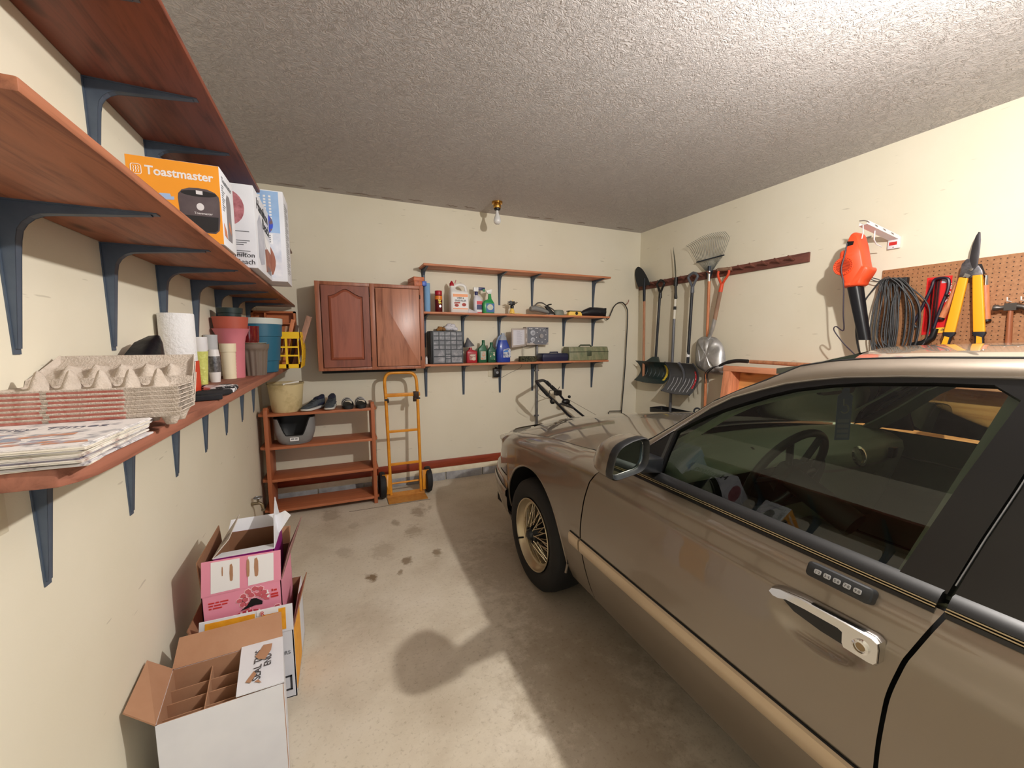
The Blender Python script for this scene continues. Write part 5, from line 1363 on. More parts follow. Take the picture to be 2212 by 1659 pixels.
out(M().tube([(3.447, 3.0, 2.20), (3.447, 3.0, 2.15)], .018, 10).poly(P3(3.452), yz([(3.04, 2.15), (2.96, 2.15), (2.985, 2.08), (3.02, 2.08)]), 0, .01), 'head', mat('dark head', (48, 56, 68), .45, metal=.5), rk_)
out(M().cyl((3.447, 3.0, 2.17), (3.447, 2.998, 2.05), .0165), 'ferrule', CHROME, rk_)
out(M().cyl((3.447, 2.998, 2.06), (3.45, 2.962, .0), .0135), 'handle', WHO, rk_)
# aluminium scoop
sc_ = thing('grain_scoop', 'aluminium grain scoop with an orange D-handle on the tool rail', 'scoop shovel', (3.40, 2.9, 1.13))
out(M().cyl((3.405, 2.866, 2.140), (3.405, 2.726, 2.128), .0165, n=14), 'grip', WHG, sc_)
ORG = mat('orange painted metal', (214, 74, 40), .4)
out(M().tube(spline([(3.405, 2.852, 2.140), (3.405, 2.862, 2.09), (3.405, 2.838, 2.03), (3.405, 2.815, 1.99)], 4), .011, 8).tube(spline([(3.405, 2.742, 2.130), (3.405, 2.748, 2.08), (3.405, 2.785, 2.03), (3.405, 2.812, 1.99)], 4), .011, 8).tube([(3.405, 2.812, 2.0), (3.405, 2.826, 1.925)], [.017, .020], 10), 'yoke', ORG, sc_, weld=False, smooth=60)
out(M().cyl((3.405, 2.826, 1.93), (3.402, 2.871, 1.66), .0185), 'shaft', WHG, sc_)
ALU = mat('worn aluminium', (196, 196, 196), .36, metal=.65, c2=(150, 150, 150), nscale=9)
out(M().tube([(3.402, 2.871, 1.67), (3.40, 2.888, 1.58), (3.405, 2.92, 1.51), (3.402, 2.935, 1.47)], [.020, .019, .017, .010], 12), 'socket', ALU, sc_)
ot = [(3.04, 1.497), (2.93, 1.498), (2.865, 1.485), (2.80, 1.43), (2.762, 1.35), (2.745, 1.24), (2.742, 1.14), (2.80, 1.125), (2.95, 1.13), (3.075, 1.19), (3.092, 1.30), (3.090, 1.42), (3.075, 1.475)]
op_ = spline([(a, b, 0) for a, b in ot + ot[:1]], 4)[:-1]
rings = []
c_ = V((2.92, 1.31, 0))
for s_, dx in ((1, .03), (.93, .0), (.75, -.022), (.45, -.034), (.02, -.038)):
    rings.append([(3.40 + dx - (.012 * math.sin((p.x - 2.92) * 60) * (s_ < .8) * (s_ > .3)), c_.x + (p.x - c_.x) * s_, c_.y + (p.y - c_.y) * s_) for p in op_])
g = M().loft(rings)
g.thick(.002)
out(g, 'blade', ALU, sc_, smooth=55)
out(M().tube([(3.405, 2.93, 1.48), (3.375, 2.95, 1.38), (3.366, 2.965, 1.28)], [.018, .016, .004], 8).tube([(3.368, 2.90, 1.36), (3.366, 2.885, 1.27), (3.378, 2.87, 1.20)], [.003, .008, .002], 8).tube([(3.380, 3.03, 1.36), (3.370, 3.0, 1.25), (3.378, 2.985, 1.19)], [.003, .008, .002], 8), 'rib', ALU, sc_, weld=False)
# black tote, wooden crate with plywood back, cultivator on top
tt = thing('tote', 'open black plastic tote in front of the snow shovels, behind the car', 'tote', (3.38, 3.24, 0))
g = M()
def tote(u, v):
    P_ = rrect(-1, 1, -1, 1, .18, 6)
    i = u * len(P_)
    a, b = P_[int(i) % len(P_)], P_[(int(i) + 1) % len(P_)]
    x, y = a[0] + (b[0] - a[0]) * (i - int(i)), a[1] + (b[1] - a[1]) * (i - int(i))
    k = .88 + .12 * v + (.05 if v > .93 else 0)
    return (3.37 + .098 * x * k, 3.24 + .335 * y * k, .004 + .69 * v)
g.grid(tote, 48, 16, cu=True).thick(.004)
g.bx(3.29, 3.45, 2.95, 3.53, 0, .008)
out(g, 'body', mat('black tote plastic', (24, 25, 28), .45), tt, weld=False, smooth=40)
out(M().tube(spline([(3.40, 3.07, .68), (3.40, 3.06, .74), (3.40, 3.02, .76), (3.40, 2.985, .74), (3.40, 2.98, .68)], 5), .009, 8), 'handle', mat('dark grey handle', (60, 64, 70), .5), tt)
cr = thing('wooden_crate', 'large shallow wooden crate with a plywood back leaning on the right wall beside the car', 'crate', (3.28, 1.6, 0))
CRW = wood('raw pine', (216, 142, 104), (190, 112, 76), 'Z', .6)
CRH = wood('raw pine rail', (214, 144, 108), (188, 114, 80), 'Y', .6)
lean = Matrix.Translation((3.10, 0, 0)) @ Matrix.Rotation(math.radians(6.0), 4, 'Y')
out(M().bx(0, .20, 2.525, 2.60, .0, 1.235, lean), 'corner_post', CRW, cr, bevel=.002)
out(M().bx(0, .20, .60, .675, .0, 1.235, lean), 'corner_post', CRW, cr, bevel=.002)
out(M().bx(-.002, .202, .60, 2.605, 1.19, 1.24, lean), 'top_rail', CRH, cr, bevel=.002)
out(M().bx(0, .20, .675, 2.525, 0, .05, lean), 'bottom_rail', CRH, cr, bevel=.002)
out(M().bx(.13, .145, .675, 2.525, .05, 1.19, lean), 'plywood_panel', wood('plywood', (222, 160, 96), (196, 126, 66), 'Y', .6, .8, knots=(120, 66, 30)), cr)
ct = thing('cultivator', 'long-handled garden cultivator lying along the top of the wooden crate', 'cultivator', (3.30, 2.0, 1.24))
out(M().cyl((3.30, 2.40, 1.275), (3.33, 1.10, 1.262), .016), 'handle', WH, ct)
out(M().tube(spline([(3.30, 2.42, 1.276), (3.30, 2.53, 1.275), (3.28, 2.62, 1.255), (3.26, 2.68, 1.22)], 4), [.017] * 8 + [.013] * 4 + [.008], 8), 'neck', mat('dark iron', (46, 44, 44), .5, metal=.5), ct)
g = M()
for dy, dx in ((.0, 0), (.03, .05), (-.02, -.05)):
    g.tube(spline([(3.26, 2.68, 1.225), (3.255 + dx, 2.74 + dy, 1.20), (3.25 + dx, 2.80 + dy, 1.14), (3.25 + dx, 2.79 + dy, 1.05)], 5), .004, 5)
out(g, 'tine', mat('dark iron', (46, 44, 44)), ct, weld=False)

# ------------------------------------------------------------------ pegboard and its tools
def pegmat():
    m, nt, p = newmat('pegboard')
    tc = node(nt, 'ShaderNodeNewGeometry')
    v = node(nt, 'ShaderNodeVectorMath', operation='SCALE')
    v.inputs['Scale'].default_value = 1 / .0254
    nt.links.new(tc.outputs['Position'], v.inputs[0])
    fx = node(nt, 'ShaderNodeVectorMath', operation='FRACTION')
    nt.links.new(v.outputs[0], fx.inputs[0])
    fl = node(nt, 'ShaderNodeVectorMath', operation='MULTIPLY')
    fl.inputs[1].default_value = (0, 1, 1)
    nt.links.new(fx.outputs[0], fl.inputs[0])
    ds = node(nt, 'ShaderNodeVectorMath', operation='DISTANCE')
    ds.inputs[1].default_value = (0, .5, .5)
    nt.links.new(fl.outputs[0], ds.inputs[0])
    lt = node(nt, 'ShaderNodeMath', operation='LESS_THAN')
    lt.inputs[1].default_value = .125
    nt.links.new(ds.outputs['Value'], lt.inputs[0])
    n = node(nt, 'ShaderNodeTexNoise', Scale=60, Detail=3)
    nt.links.new(tc.outputs['Position'], n.inputs['Vector'])
    r = ramp(nt, [(.35, rgb((150, 104, 70))), (.65, rgb((170, 122, 84)))])
    nt.links.new(n.outputs['Fac'], r.inputs['Fac'])
    mx = node(nt, 'ShaderNodeMixRGB')
    mx.inputs[2].default_value = rgb((62, 38, 22))
    nt.links.new(lt.outputs[0], mx.inputs[0])
    nt.links.new(r.outputs['Color'], mx.inputs[1])
    nt.links.new(mx.outputs[0], p.inputs['Base Color'])
    p.inputs['Roughness'].default_value = .6
    return m
out(M().bx(3.482, RW - .002, .30, 1.598, 1.15, 1.938), 'pegboard', pegmat(), label='large brown perforated pegboard on the right wall above the car', cat='pegboard', bevel=.001)
# folding white hook bar
wb = thing('hook_bar', 'white metal hanger bar with hooks and a red label, folded out from the right wall', 'hook bar', (3.40, 1.55, 2.10))
WMT = mat('white enamel', (226, 226, 230), .35)
out(M().bx(3.476, RW, 1.518, 1.582, 2.075, 2.150), 'wall_plate', WMT, wb, bevel=.002)
a_, b_ = V((3.478, 1.55, 2.135)), V((3.205, 1.60, 2.215))
bar = M()
dd = (b_ - a_).normalized()
u_ = V((0, 1, 0)) - dd * dd.y
u_.normalize()
w2 = dd.cross(u_)
bar.loft([[p + u_ * i * .026 + w2 * j for i, j in ((-1, 0), (1, 0), (1, .003), (-1, .003))] for p in (a_, b_)])
bar.loft([[p - u_ * .026 + w2 * j + u_ * i for i, j in ((0, 0), (.003, 0), (.003, -.022), (0, -.022))] for p in (a_, b_)])
bar.loft([[p + u_ * .026 + w2 * j - u_ * i for i, j in ((0, 0), (.003, 0), (.003, -.022), (0, -.022))] for p in (a_, b_)])
out(bar, 'arm', WMT, wb, smooth=0, weld=False)
hk = M()
for k in range(4):
    p = a_.lerp(b_, .12 + .26 * k) + V((0, 0, .005))
    hk.tube(spline([p + u_ * .03, p + V((0, 0, .004)), p - u_ * .022 + V((-.012, 0, .010)), p - u_ * .012 + V((-.04, 0, .022)), p + u_ * .02 + V((-.045, 0, .03))], 4), .0035, 6)
out(hk, 'hook', mat('warm grey steel hook', (150, 140, 134), .4, metal=.6), wb, weld=False)  # hooks in one even warm grey metal
out(M().tube([b_, b_ + V((.01, .0, -.05)), b_ + V((.02, .01, -.085))], .0035, 6).tube([a_.lerp(b_, .62), a_.lerp(b_, .62) + V((.0, 0, -.06)), a_.lerp(b_, .62) + V((.03, 0, -.085)), a_.lerp(b_, .5) + V((.05, 0, -.09))], .0035, 6), 'wire_loop', WMT, wb, weld=False)
out(M().poly(Pl((3.4755, 1.573, 2.098), (0, -1, 0), (0, 0, 1)), [(0, 0), (.042, 0), (.042, .022), (0, .022)], 0, .001), 'label', REDM, wb)
out(M().lathe([(0, 0), (.004, 0), (.003, .002), (0, .002)], (3.476, 1.55, 2.136), 10, ax=(-1, 0, 0)).lathe([(0, 0), (.004, 0), (.003, .002), (0, .002)], (3.476, 1.55, 2.084), 10, ax=(-1, 0, 0)), 'screw', GALV, wb)
# leaf blower
lbw = thing('leaf_blower', 'orange electric leaf blower with a black tube hung on the right wall', 'leaf blower', (3.38, 1.70, 1.46))
BO = mat('blower orange', (238, 84, 44), .42)
ol_ = spline([(y, z, 0) for y, z in [(1.745, 1.829), (1.77, 1.90), (1.792, 1.94), (1.822, 1.975), (1.822, 2.01), (1.795, 2.04), (1.792, 2.085), (1.775, 2.10), (1.752, 2.09), (1.748, 2.15), (1.735, 2.19), (1.715, 2.207), (1.692, 2.195), (1.675, 2.15), (1.655, 2.08), (1.638, 2.0), (1.625, 1.955), (1.608, 1.955), (1.60, 1.935), (1.617, 1.895), (1.64, 1.86), (1.655, 1.835), (1.745, 1.829)]], 3)[:-1]
cc = V((1.705, 1.985, 0))
rings = []
for s_, x in ((.80, 3.318), (.93, 3.328), (1.0, 3.348), (1.0, 3.412), (.93, 3.43), (.80, 3.44)):
    rings.append([(x, cc.x + (p.x - cc.x) * s_, cc.y + (p.y - cc.y) * (s_ if abs(p.y - cc.y) < .12 else (1 - (1 - s_) * .35))) for p in ol_])
out(M().loft(rings), 'housing', BO, lbw, smooth=50)
fg = M().lathe([(.0, 0), (.048, 0), (.060, .004), (.064, -.0), (.064, -.02), (0, -.02)], (3.312, 1.752, 1.982), 32, ax=(-1, 0, 0))
fo = out(fg, 'fan_cover', BO, lbw, smooth=50)
g = M()
for k in range(-5, 6):
    hw = math.sqrt(max(0, .044 ** 2 - (k * .008) ** 2))
    g.bx(3.3095, 3.3125, 1.752 - hw, 1.752 + hw, 1.982 + k * .008 - .0016, 1.982 + k * .008 + .0016)
for k in range(24):
    a = 2 * pi * k / 24
    g.tube([(3.309, 1.752 + .050 * math.cos(a), 1.982 + .050 * math.sin(a)), (3.310, 1.752 + .059 * math.cos(a), 1.982 + .059 * math.sin(a))], .0016, 4)
out(g, 'vent_slots', mat('dark orange slot', (128, 34, 16), .6), fo, weld=False, smooth=0)
out(M().loft([[(3.316, 1.742, 2.150), (3.316, 1.70, 2.143), (3.316, 1.705, 2.120), (3.316, 1.742, 2.115)], [(3.332, 1.742, 2.150), (3.332, 1.70, 2.143), (3.332, 1.705, 2.120), (3.332, 1.742, 2.115)]]), 'trigger', BLACK, lbw)
out(M().bx(3.312, 3.335, 1.70, 1.745, 1.842, 1.862), 'latch', BO, lbw, bevel=.004)
out(M().loft([[(x, y, 1.836) for x, y in rrect(3.335, 3.425, 1.662, 1.740, .025)], [(x, y, 1.46) for x, y in rrect(3.36, 3.42, 1.590, 1.652, .02)]]), 'tube', mat('black blower tube', (20, 22, 28), .4), lbw, smooth=50)
out(M().tube(spline([(3.31, 1.738, 2.135), (3.30, 1.742, 2.05), (3.295, 1.752, 1.96), (3.305, 1.735, 1.85), (3.33, 1.735, 1.65), (3.36, 1.74, 1.53), (3.36, 1.79, 1.56), (3.36, 1.80, 1.53), (3.37, 1.74, 1.44), (3.40, 1.69, 1.37), (3.42, 1.66, 1.33)], 6), .0042, 6), 'power_cord', mat('dark violet-grey cord', (54, 44, 58), .5), lbw)
out(M().tube(spline([(RW, 1.69, 2.19), (3.44, 1.69, 2.175), (3.415, 1.69, 2.155), (3.41, 1.69, 2.185)], 4), .005, 6), 'wall_hook', GALV, label='small steel hook behind the orange leaf blower', cat='hook')
lbw.scale = (.965,) * 3
lbw.location = (3.38 * .965, 1.70 * .965, 1.46)
# extension cord hank
ec = M()
rn3 = random.Random(21)
for k in range(15):
    s_ = k / 14
    y0 = 1.555 - .07 * s_
    lo_z = 1.22 + rn3.uniform(-.02, .14)
    wl = .075 + rn3.uniform(-.03, .06)
    cy = 1.56 - .16 * s_ + rn3.uniform(-.02, .02)
    x = 3.458 - rn3.uniform(0, .05)
    ec.tube(spline([(x, y0, 1.872), (x, y0 + .04, 1.85), (x, cy + wl * 1.1, 1.68), (x, cy + wl * 1.15, 1.48), (x, cy + wl * .6, lo_z + .05), (x, cy, lo_z), (x, cy - wl * .5, lo_z + .06), (x, cy - wl * .75, 1.5), (x, cy - wl * .65, 1.68), (x, y0 - .05, 1.82), (x, y0, 1.872)], 5)[:-1], .0042, 6, cyc=True)
ect = thing('extension_cord', 'hank of dark grey extension cord hanging at the near end of the pegboard', 'extension cord', (3.44, 1.52, 1.2))
out(ec, 'cord', mat('dark grey cord rubber', (74, 76, 78), .5, c2=(52, 54, 56), nscale=20), ect, weld=False, smooth=60)
out(M().tube(spline([(3.46, 1.60, 1.875), (3.43, 1.655, 1.90), (3.43, 1.60, 1.862), (3.44, 1.55, 1.885), (3.44, 1.52, 1.865)], 4), .0035, 6), 'loose_end', mat('dark grey cord rubber', (74, 76, 78)), ect)
out(M().bx(3.445, 3.482, 1.447, 1.535, 1.822, 1.872), 'cord_bracket', mat('black bracket', (20, 21, 26), .5), label='black bracket on the pegboard holding the extension cord', cat='bracket', bevel=.003)
# red blister card and hacksaw frame
bc_ = thing('tool_card', 'red carded tool packet hanging on the pegboard beside the extension cord', 'packet', (3.475, 1.30, 1.49))
PK = Pl((3.4815, 1.372, 1.492), (0, -1, 0), (0, 0, 1))
cardm = M().poly(PK, [(.012, 0), (.128, .012), (.128, .362), (.012, .362)], -.0, .002)
out(cardm, 'card', mat('glossy red card', (216, 40, 42), .3), bc_)
out(M().poly(PK, [(.078, .01), (.127, .013), (.127, .047), (.078, .044)], .002, .003), 'label_band', mat('yellow card print', (238, 190, 66), .5), bc_)
PKv = Pl(PK(.108, .32, 0), (0, 0, -1), (0, -1, 0))
text(bc_, '12" Cable', PKv, .0, .0, .030, PAPERW, w=.0025)
text(bc_, '4', Pl(PK(.10, .040, 0), (0, 0, -1), (0, -1, 0)), 0, 0, .030, INK, w=.0035)
out(M().poly(PK, [(.082, .32), (.118, .32), (.118, .35), (.082, .35)], .002, .003), 'logo', mat('pale grey print', (190, 186, 200), .5), bc_)
m = M()
for u in (.040, .056, .068):
    m.poly(PK, [(u, .03), (u + .007, .03), (u + .007, .34), (u, .34)], .002, .009)
out(m, 'carded_blade', mat('dark carded steel', (74, 48, 52), .4, metal=.4), bc_)
out(M().poly(PK, rrect(.022, .082, .02, .35, .01), .009, .0095), 'blister', glassmat('clear blister', (238, 224, 224)), bc_)
hs = thing('hacksaw', 'black hacksaw frame hung over the red carded packet', 'hacksaw', (3.455, 1.32, 1.42))
xh = 3.455
out(M().tube(spline([(xh, 1.398, 1.56), (xh, 1.36, 1.67), (xh, 1.325, 1.79), (xh, 1.318, 1.83), (xh, 1.30, 1.842), (xh, 1.262, 1.838), (xh, 1.248, 1.815), (xh, 1.25, 1.76), (xh, 1.268, 1.68), (xh, 1.290, 1.56), (xh, 1.30, 1.50)], 4), .0085, 8), 'frame', mat('black saw frame', (30, 22, 40), .4), hs)
out(M().tube([(xh, 1.285, 1.53), (xh, 1.295, 1.48), (xh, 1.335, 1.44), (xh, 1.395, 1.425), (xh, 1.405, 1.405)], [.014, .018, .020, .020, .012], 10), 'handle', BLACK, hs, smooth=60)
out(M().cyl((xh, 1.255, 1.735), (xh - .01, 1.243, 1.728), .008, n=8).cyl((xh, 1.40, 1.57), (xh, 1.378, 1.54), .007, n=8), 'wing_nut', BLACK, hs)
# hedge shears with wooden handles, behind the loppers
hse = thing('hedge_shears', 'hedge shears with orange-brown wooden handles hung behind the yellow loppers', 'shears', (3.46, 1.15, 1.57))
out(M().tube([(3.463, 1.215, 1.80), (3.463, 1.235, 1.70), (3.463, 1.266, 1.598)], [.010, .014, .017], 12).tube([(3.463, 1.095, 1.775), (3.463, 1.085, 1.66), (3.463, 1.074, 1.575)], [.015, .017, .0175], 12), 'handle', WHO, hse, weld=False)
out(M().tube([(3.463, 1.098, 1.83), (3.463, 1.095, 1.765)], [.012, .015], 12).tube([(3.463, 1.20, 1.835), (3.463, 1.213, 1.795)], [.008, .010], 10), 'ferrule', CHROME, hse, weld=False)
out(M().poly(P3(3.462), yz([(1.20, 1.84), (1.10, 1.84), (1.12, 1.90), (1.17, 1.90)]), 0, .004), 'blade', mat('dark shear steel', (70, 68, 70), .4, metal=.7), hse)
out(M().tube([(3.463, 1.266, 1.60), (3.463, 1.27, 1.588)], .0175, 12).tube([(3.463, 1.074, 1.577), (3.463, 1.072, 1.565)], .018, 12), 'bumper', BLACK, hse, weld=False)
# loppers
lp = thing('loppers', 'large loppers with yellow handles and a dark blade on the pegboard', 'loppers', (3.42, 1.14, 1.40))
LY = mat('lopper yellow', (246, 168, 34), .35)
xl = 3.415
out(M().poly(P3(xl), yz([(1.148, 1.90), (1.156, 1.93), (1.152, 2.0), (1.142, 2.055), (1.132, 2.079), (1.124, 2.074), (1.119, 2.03), (1.118, 1.96), (1.120, 1.885), (1.135, 1.862)]), 0, .005), 'upper_blade', mat('dark blade steel', (74, 72, 76), .4, metal=.7), lp, bevel=.0015)
g = M().poly(P3(xl + .004), yz([(1.190, 1.86), (1.188, 1.905), (1.170, 1.932), (1.150, 1.93), (1.135, 1.90), (1.115, 1.885), (1.100, 1.855), (1.094, 1.825), (1.175, 1.818), (1.192, 1.838)]), -.006, .006)
out(g, 'pivot_head', mat('head steel', (146, 146, 152), .3, metal=.85, c2=(80, 80, 86), nscale=30), lp, bevel=.002)
out(M().lathe([(0, 0), (.010, 0), (.008, .006), (0, .007)], (xl - .003, 1.143, 1.868), 14, ax=(-1, 0, 0)).poly(P3(xl), yz([(1.175, 1.825), (1.165, 1.85), (1.14, 1.835), (1.15, 1.82)]), .006, .010), 'pivot_bolt', CHROME, lp)
for a, b, n_ in (((1.172, 1.828), (1.206, 1.505), 0), ((1.116, 1.832), (1.082, 1.505), 1)):
    m = M()
    rings = []
    for t_, w in ((0, .020), (.1, .021), (.5, .023), (1, .024)):
        y, z = a[0] + (b[0] - a[0]) * t_, a[1] + (b[1] - a[1]) * t_
        rings.append([(xl + dx, y + dy, z) for dx, dy in rrect(-.010, .010, -w, w, .006, 4)])
    m.loft(rings)
    out(m, 'handle', LY, lp, smooth=50)
    dy = .022 if n_ == 0 else -.012
    m2 = M().loft([[(xl + dx, b[0] + ddy, b[1] + .002) for dx, ddy in rrect(-.012, .012, -.026, .026, .006, 4)], [(xl + dx, b[0] + ddy, b[1] - .008) for dx, ddy in rrect(-.012, .012, -.028, .028, .006, 4)], [(xl + dx, b[0] + dy * .2 + ddy, b[1] - .03) for dx, ddy in rrect(-.012, .012, -.017, .017, .006, 4)], [(xl + dx, b[0] + dy + ddy, b[1] - .12) for dx, ddy in rrect(-.011, .011, -.020, .020, .006, 4)]])
    gp = out(m2, 'grip', mat('black grip', (24, 26, 34), .5), lp, smooth=50)
    out(M().loft([[(xl - .0125, b[0] + .010 + dy * .3, b[1] - .022), (xl - .0125, b[0] - .012 + dy * .3, b[1] - .03), (xl - .0125, b[0] - .014 + dy, b[1] - .115), (xl - .0125, b[0] + .014 + dy, b[1] - .115)], [(xl - .010, b[0] + .010 + dy * .3, b[1] - .022), (xl - .010, b[0] - .012 + dy * .3, b[1] - .03), (xl - .010, b[0] - .014 + dy, b[1] - .115), (xl - .010, b[0] + .014 + dy, b[1] - .115)]]), 'grip_inlay', LY, gp)
# hammer on two pegs
hm_ = thing('claw_hammer', 'claw hammer with a brown wooden handle hung on the pegboard at the frame edge', 'hammer', (3.44, .97, 1.30))
HS = mat('hammer steel', (92, 86, 82), .4, metal=.7)
out(M().tube([(3.44, 1.046, 1.640), (3.44, 1.030, 1.640), (3.44, 1.022, 1.640), (3.44, 1.0, 1.640)], [.017, .018, .012, .013], 14).bx(3.424, 3.456, .957, 1.003, 1.622, 1.662).tube([(3.44, .965, 1.645), (3.44, .935, 1.638), (3.44, .905, 1.612), (3.44, .89, 1.585)], [.015, .014, .011, .004], 10), 'head', HS, hm_, weld=False, smooth=50)
out(M().tube([(3.44, .98, 1.66), (3.44, .98, 1.60), (3.44, .975, 1.48), (3.44, .972, 1.34), (3.44, .972, 1.31)], [.012, .014, .016, .018, .016], 12, flat=.8), 'handle', wood('hammer handle', (158, 96, 62), (128, 72, 44), 'Z', .45), hm_)
out(M().tube([(3.485, .995, 1.672), (3.43, .995, 1.676), (3.425, .995, 1.695)], .003, 6), 'peg_hook', WHITE, label='thin white peg hook over the hammer head, nearer the claw', cat='peg hook')
out(M().tube([(3.485, .945, 1.672), (3.43, .945, 1.676), (3.425, .945, 1.695)], .003, 6), 'peg_hook', WHITE, label='thin white peg hook over the hammer claw at the frame edge', cat='peg hook')
# ------------------------------------------------------------------ cardboard boxes along the left wall
def sheet(parent, q, mt, name, t=.004, off=0):
    """a stiff quad panel with thickness"""
    q = [V(p) for p in q]
    n = (q[1] - q[0]).cross(q[-1] - q[0]).normalized()
    m = M().loft([[p + n * off for p in q], [p + n * (off + t) for p in q]])
    return out(m, name, mt, parent, smooth=0)
def quad(q, u, v):
    return q[0].lerp(q[1], u).lerp(q[3].lerp(q[2], u), v)
def printon(parent, q, u0, u1, v0, v1, mt, name, lift=.0045):
    q = [V(p) for p in q]
    n = (q[1] - q[0]).cross(q[-1] - q[0]).normalized()
    c = [quad(q, u, v) for u, v in ((u0, v0), (u1, v0), (u1, v1), (u0, v1))]
    m = M().loft([[p + n * lift for p in c], [p + n * (lift + .0006) for p in c]])
    return out(m, name, mt, parent, smooth=0)
# --- near white carton with bottle dividers
o_ = V((-.548, 1.40, 0))
a_ = V((.332, .020, 0))
b_ = V((-.030, .236, 0))
H = .33
up = V((0, 0, 1))
t = thing('cardboard_box', 'white bottle carton with brown dividers, nearest of the open boxes along the left wall', 'box', tuple(o_ + a_ * .5 + b_ * .5))
c4 = [o_, o_ + a_, o_ + a_ + b_, o_ + b_]
W4 = [c + up * H for c in c4]
def box_walls(t, c4, H, mo, mi, th=.004, z0=.0):
    cen = sum(c4, V()) / 4
    names = ('front_panel', 'end_panel', 'back_panel', 'end_panel')
    for i in range(4):
        p, q = c4[i], c4[(i + 1) % 4]
        inn = (cen - (p + q) / 2)
        d = (q - p).normalized()
        n = V((-d.y, d.x, 0))
        if n.dot(inn) < 0: n = -n
        m = M().loft([[p, q, q + up * H, p + up * H], [p + n * th * .5, q + n * th * .5, q + n * th * .5 + up * H, p + n * th * .5 + up * H]])
        w = out(m, names[i], mo, t, smooth=0)
        m = M().loft([[p + n * th * .5, q + n * th * .5, q + n * th * .5 + up * H, p + n * th * .5 + up * H], [p + n * th, q + n * th, q + n * th + up * H, p + n * th + up * H]])
        out(m, 'inner_liner', mi, w, smooth=0)
    out(M().loft([[c + up * .001 for c in c4], [c + up * .005 for c in c4]]), 'base', mi, t, smooth=0)
box_walls(t, c4, H, CARDW, CARD)
dm = CARD
for k in (1, 2):
    p = o_ + a_ * (k / 3) + up * .02
    sheet(t, [p + b_ * .02, p + b_ * .98, p + b_ * .98 + up * .285, p + b_ * .02 + up * .285], dm, 'divider', .003)
for k in (1, 2, 3):
    p = o_ + b_ * (k / 4) + up * .02
    sheet(t, [p + a_ * .01, p + a_ * .99, p + a_ * .99 + up * .275, p + a_ * .01 + up * .275], dm, 'divider', .003)
bf = [W4[3], W4[2], V((-.255, 1.722, .396)), V((-.573, 1.705, .398))]
f = sheet(t, bf, CARD, 'back_flap')
bfq = [V(p) for p in bf]
out(M().loft([[quad(bfq, .795 + .012 * math.cos(k * pi / 4), .42 + .06 * math.sin(k * pi / 4)) + V((0, -.0012, .0006)) for k in range(8)], [quad(bfq, .795 + .012 * math.cos(k * pi / 4), .42 + .06 * math.sin(k * pi / 4)) + V((0, -.0018, .0012)) for k in range(8)]]), 'torn_spot', PAPERW, f)
sheet(t, [W4[0], W4[3], V((-.632, 1.605, .405)), V((-.630, 1.43, .375))], CARD, 'side_flap')
rf = [W4[1] + up * .003, W4[2] + up * .003, W4[2] - a_ * .395 + up * .006, W4[1] - a_ * .40 + up * .006]
f = sheet(t, rf, CARDW, 'end_flap')
PF = Pl(rf[3] + V((.030, .04, .0025)), b_, -a_)
PF = Pl(rf[3] + V((.060, .045, .0045)), b_, V((-1, -.06, 0)))
text(f, 'SEAL THIS', PF, .0, .0, .034, INK, w=.0015)
text(f, 'END', PF, .055, -.030, .030, INK, w=.0015)
for pts in ([(.09, -.012), (.13, -.030), (.165, -.034), (.170, -.006), (.145, .004), (.118, .018), (.10, .008)], [(-.005, .028), (.03, .012), (.045, .020), (.02, .034), (.004, .042)], [(-.02, -.004), (.0, .006), (-.006, .016)]):
    out(M().poly(PF, pts, .0018, .0024), 'torn_patch', CARD, f, smooth=0)
# --- orange-bordered box
t = thing('cardboard_box', 'white box with orange printed flaps behind the bottle carton', 'box', (-.375, 1.87, 0))
ORP = mat('orange flap print', (240, 170, 40), .55, c2=(226, 150, 28), nscale=30)
c4 = [V((-.535, 1.745, 0)), V((-.221, 1.745, 0)), V((-.221, 2.145, 0)), V((-.535, 2.145, 0))]
box_walls(t, c4, .30, CARDW, CARDD)
ff = [V((-.535, 1.743, .30)), V((-.219, 1.743, .296)), V((-.219, 1.750, .404)), V((-.527, 1.750, .409))]
f = sheet(t, ff, CARDW, 'front_flap', .004, -.004)
printon(f, ff, .06, .58, .12, .92, ORP, 'orange_panel', .0006)
printon(f, ff, .66, .92, .10, .92, ORP, 'orange_panel', .0006)
printon(f, ff, .60, .84, .80, 1.0, PAPERW, 'torn_sticker', .0014)
text(f, 'R', Pl((-.330, 1.7455, .385), (1, 0, 0), (0, .06, 1)), 0, 0, .026, REDM, w=.004)
rfl = [V((-.221, 1.748, .30)), V((-.221, 1.985, .30)), V((-.184, 1.982, .40)), V((-.195, 1.80, .39))]
f = sheet(t, rfl, CARDD, 'end_flap', .004)
sheet(t, [V((-.2205, 1.760, .02)), V((-.2205, 1.975, .02)), V((-.2205, 1.975, .29)), V((-.2205, 1.760, .29))], ORP, 'orange_panel', .0012, 0)
sheet(t, [V((-.535, 1.75, .30)), V((-.535, 1.985, .30)), V((-.57, 1.98, .39)), V((-.57, 1.76, .38))], CARDD, 'end_flap', .004)
FT = Pl((-.535, 1.7445, 0), (1, 0, 0), (0, 0, 1))
text(t, 'RS', FT, .278, .195, .022, INKG, w=.001)
m = M()
m.poly(FT, [(.262, .035), (.30, .035), (.30, .042), (.262, .042)], 0, .0012).poly(FT, [(.293, .035), (.30, .035), (.30, .10), (.293, .10)], 0, .0012).poly(FT, [(.262, .093), (.30, .093), (.30, .10), (.262, .10)], 0, .0012).poly(FT, [(.262, .052), (.270, .052), (.270, .085), (.262, .085)], 0, .0012)
out(m, 'printed_mark', INK, t, smooth=0)
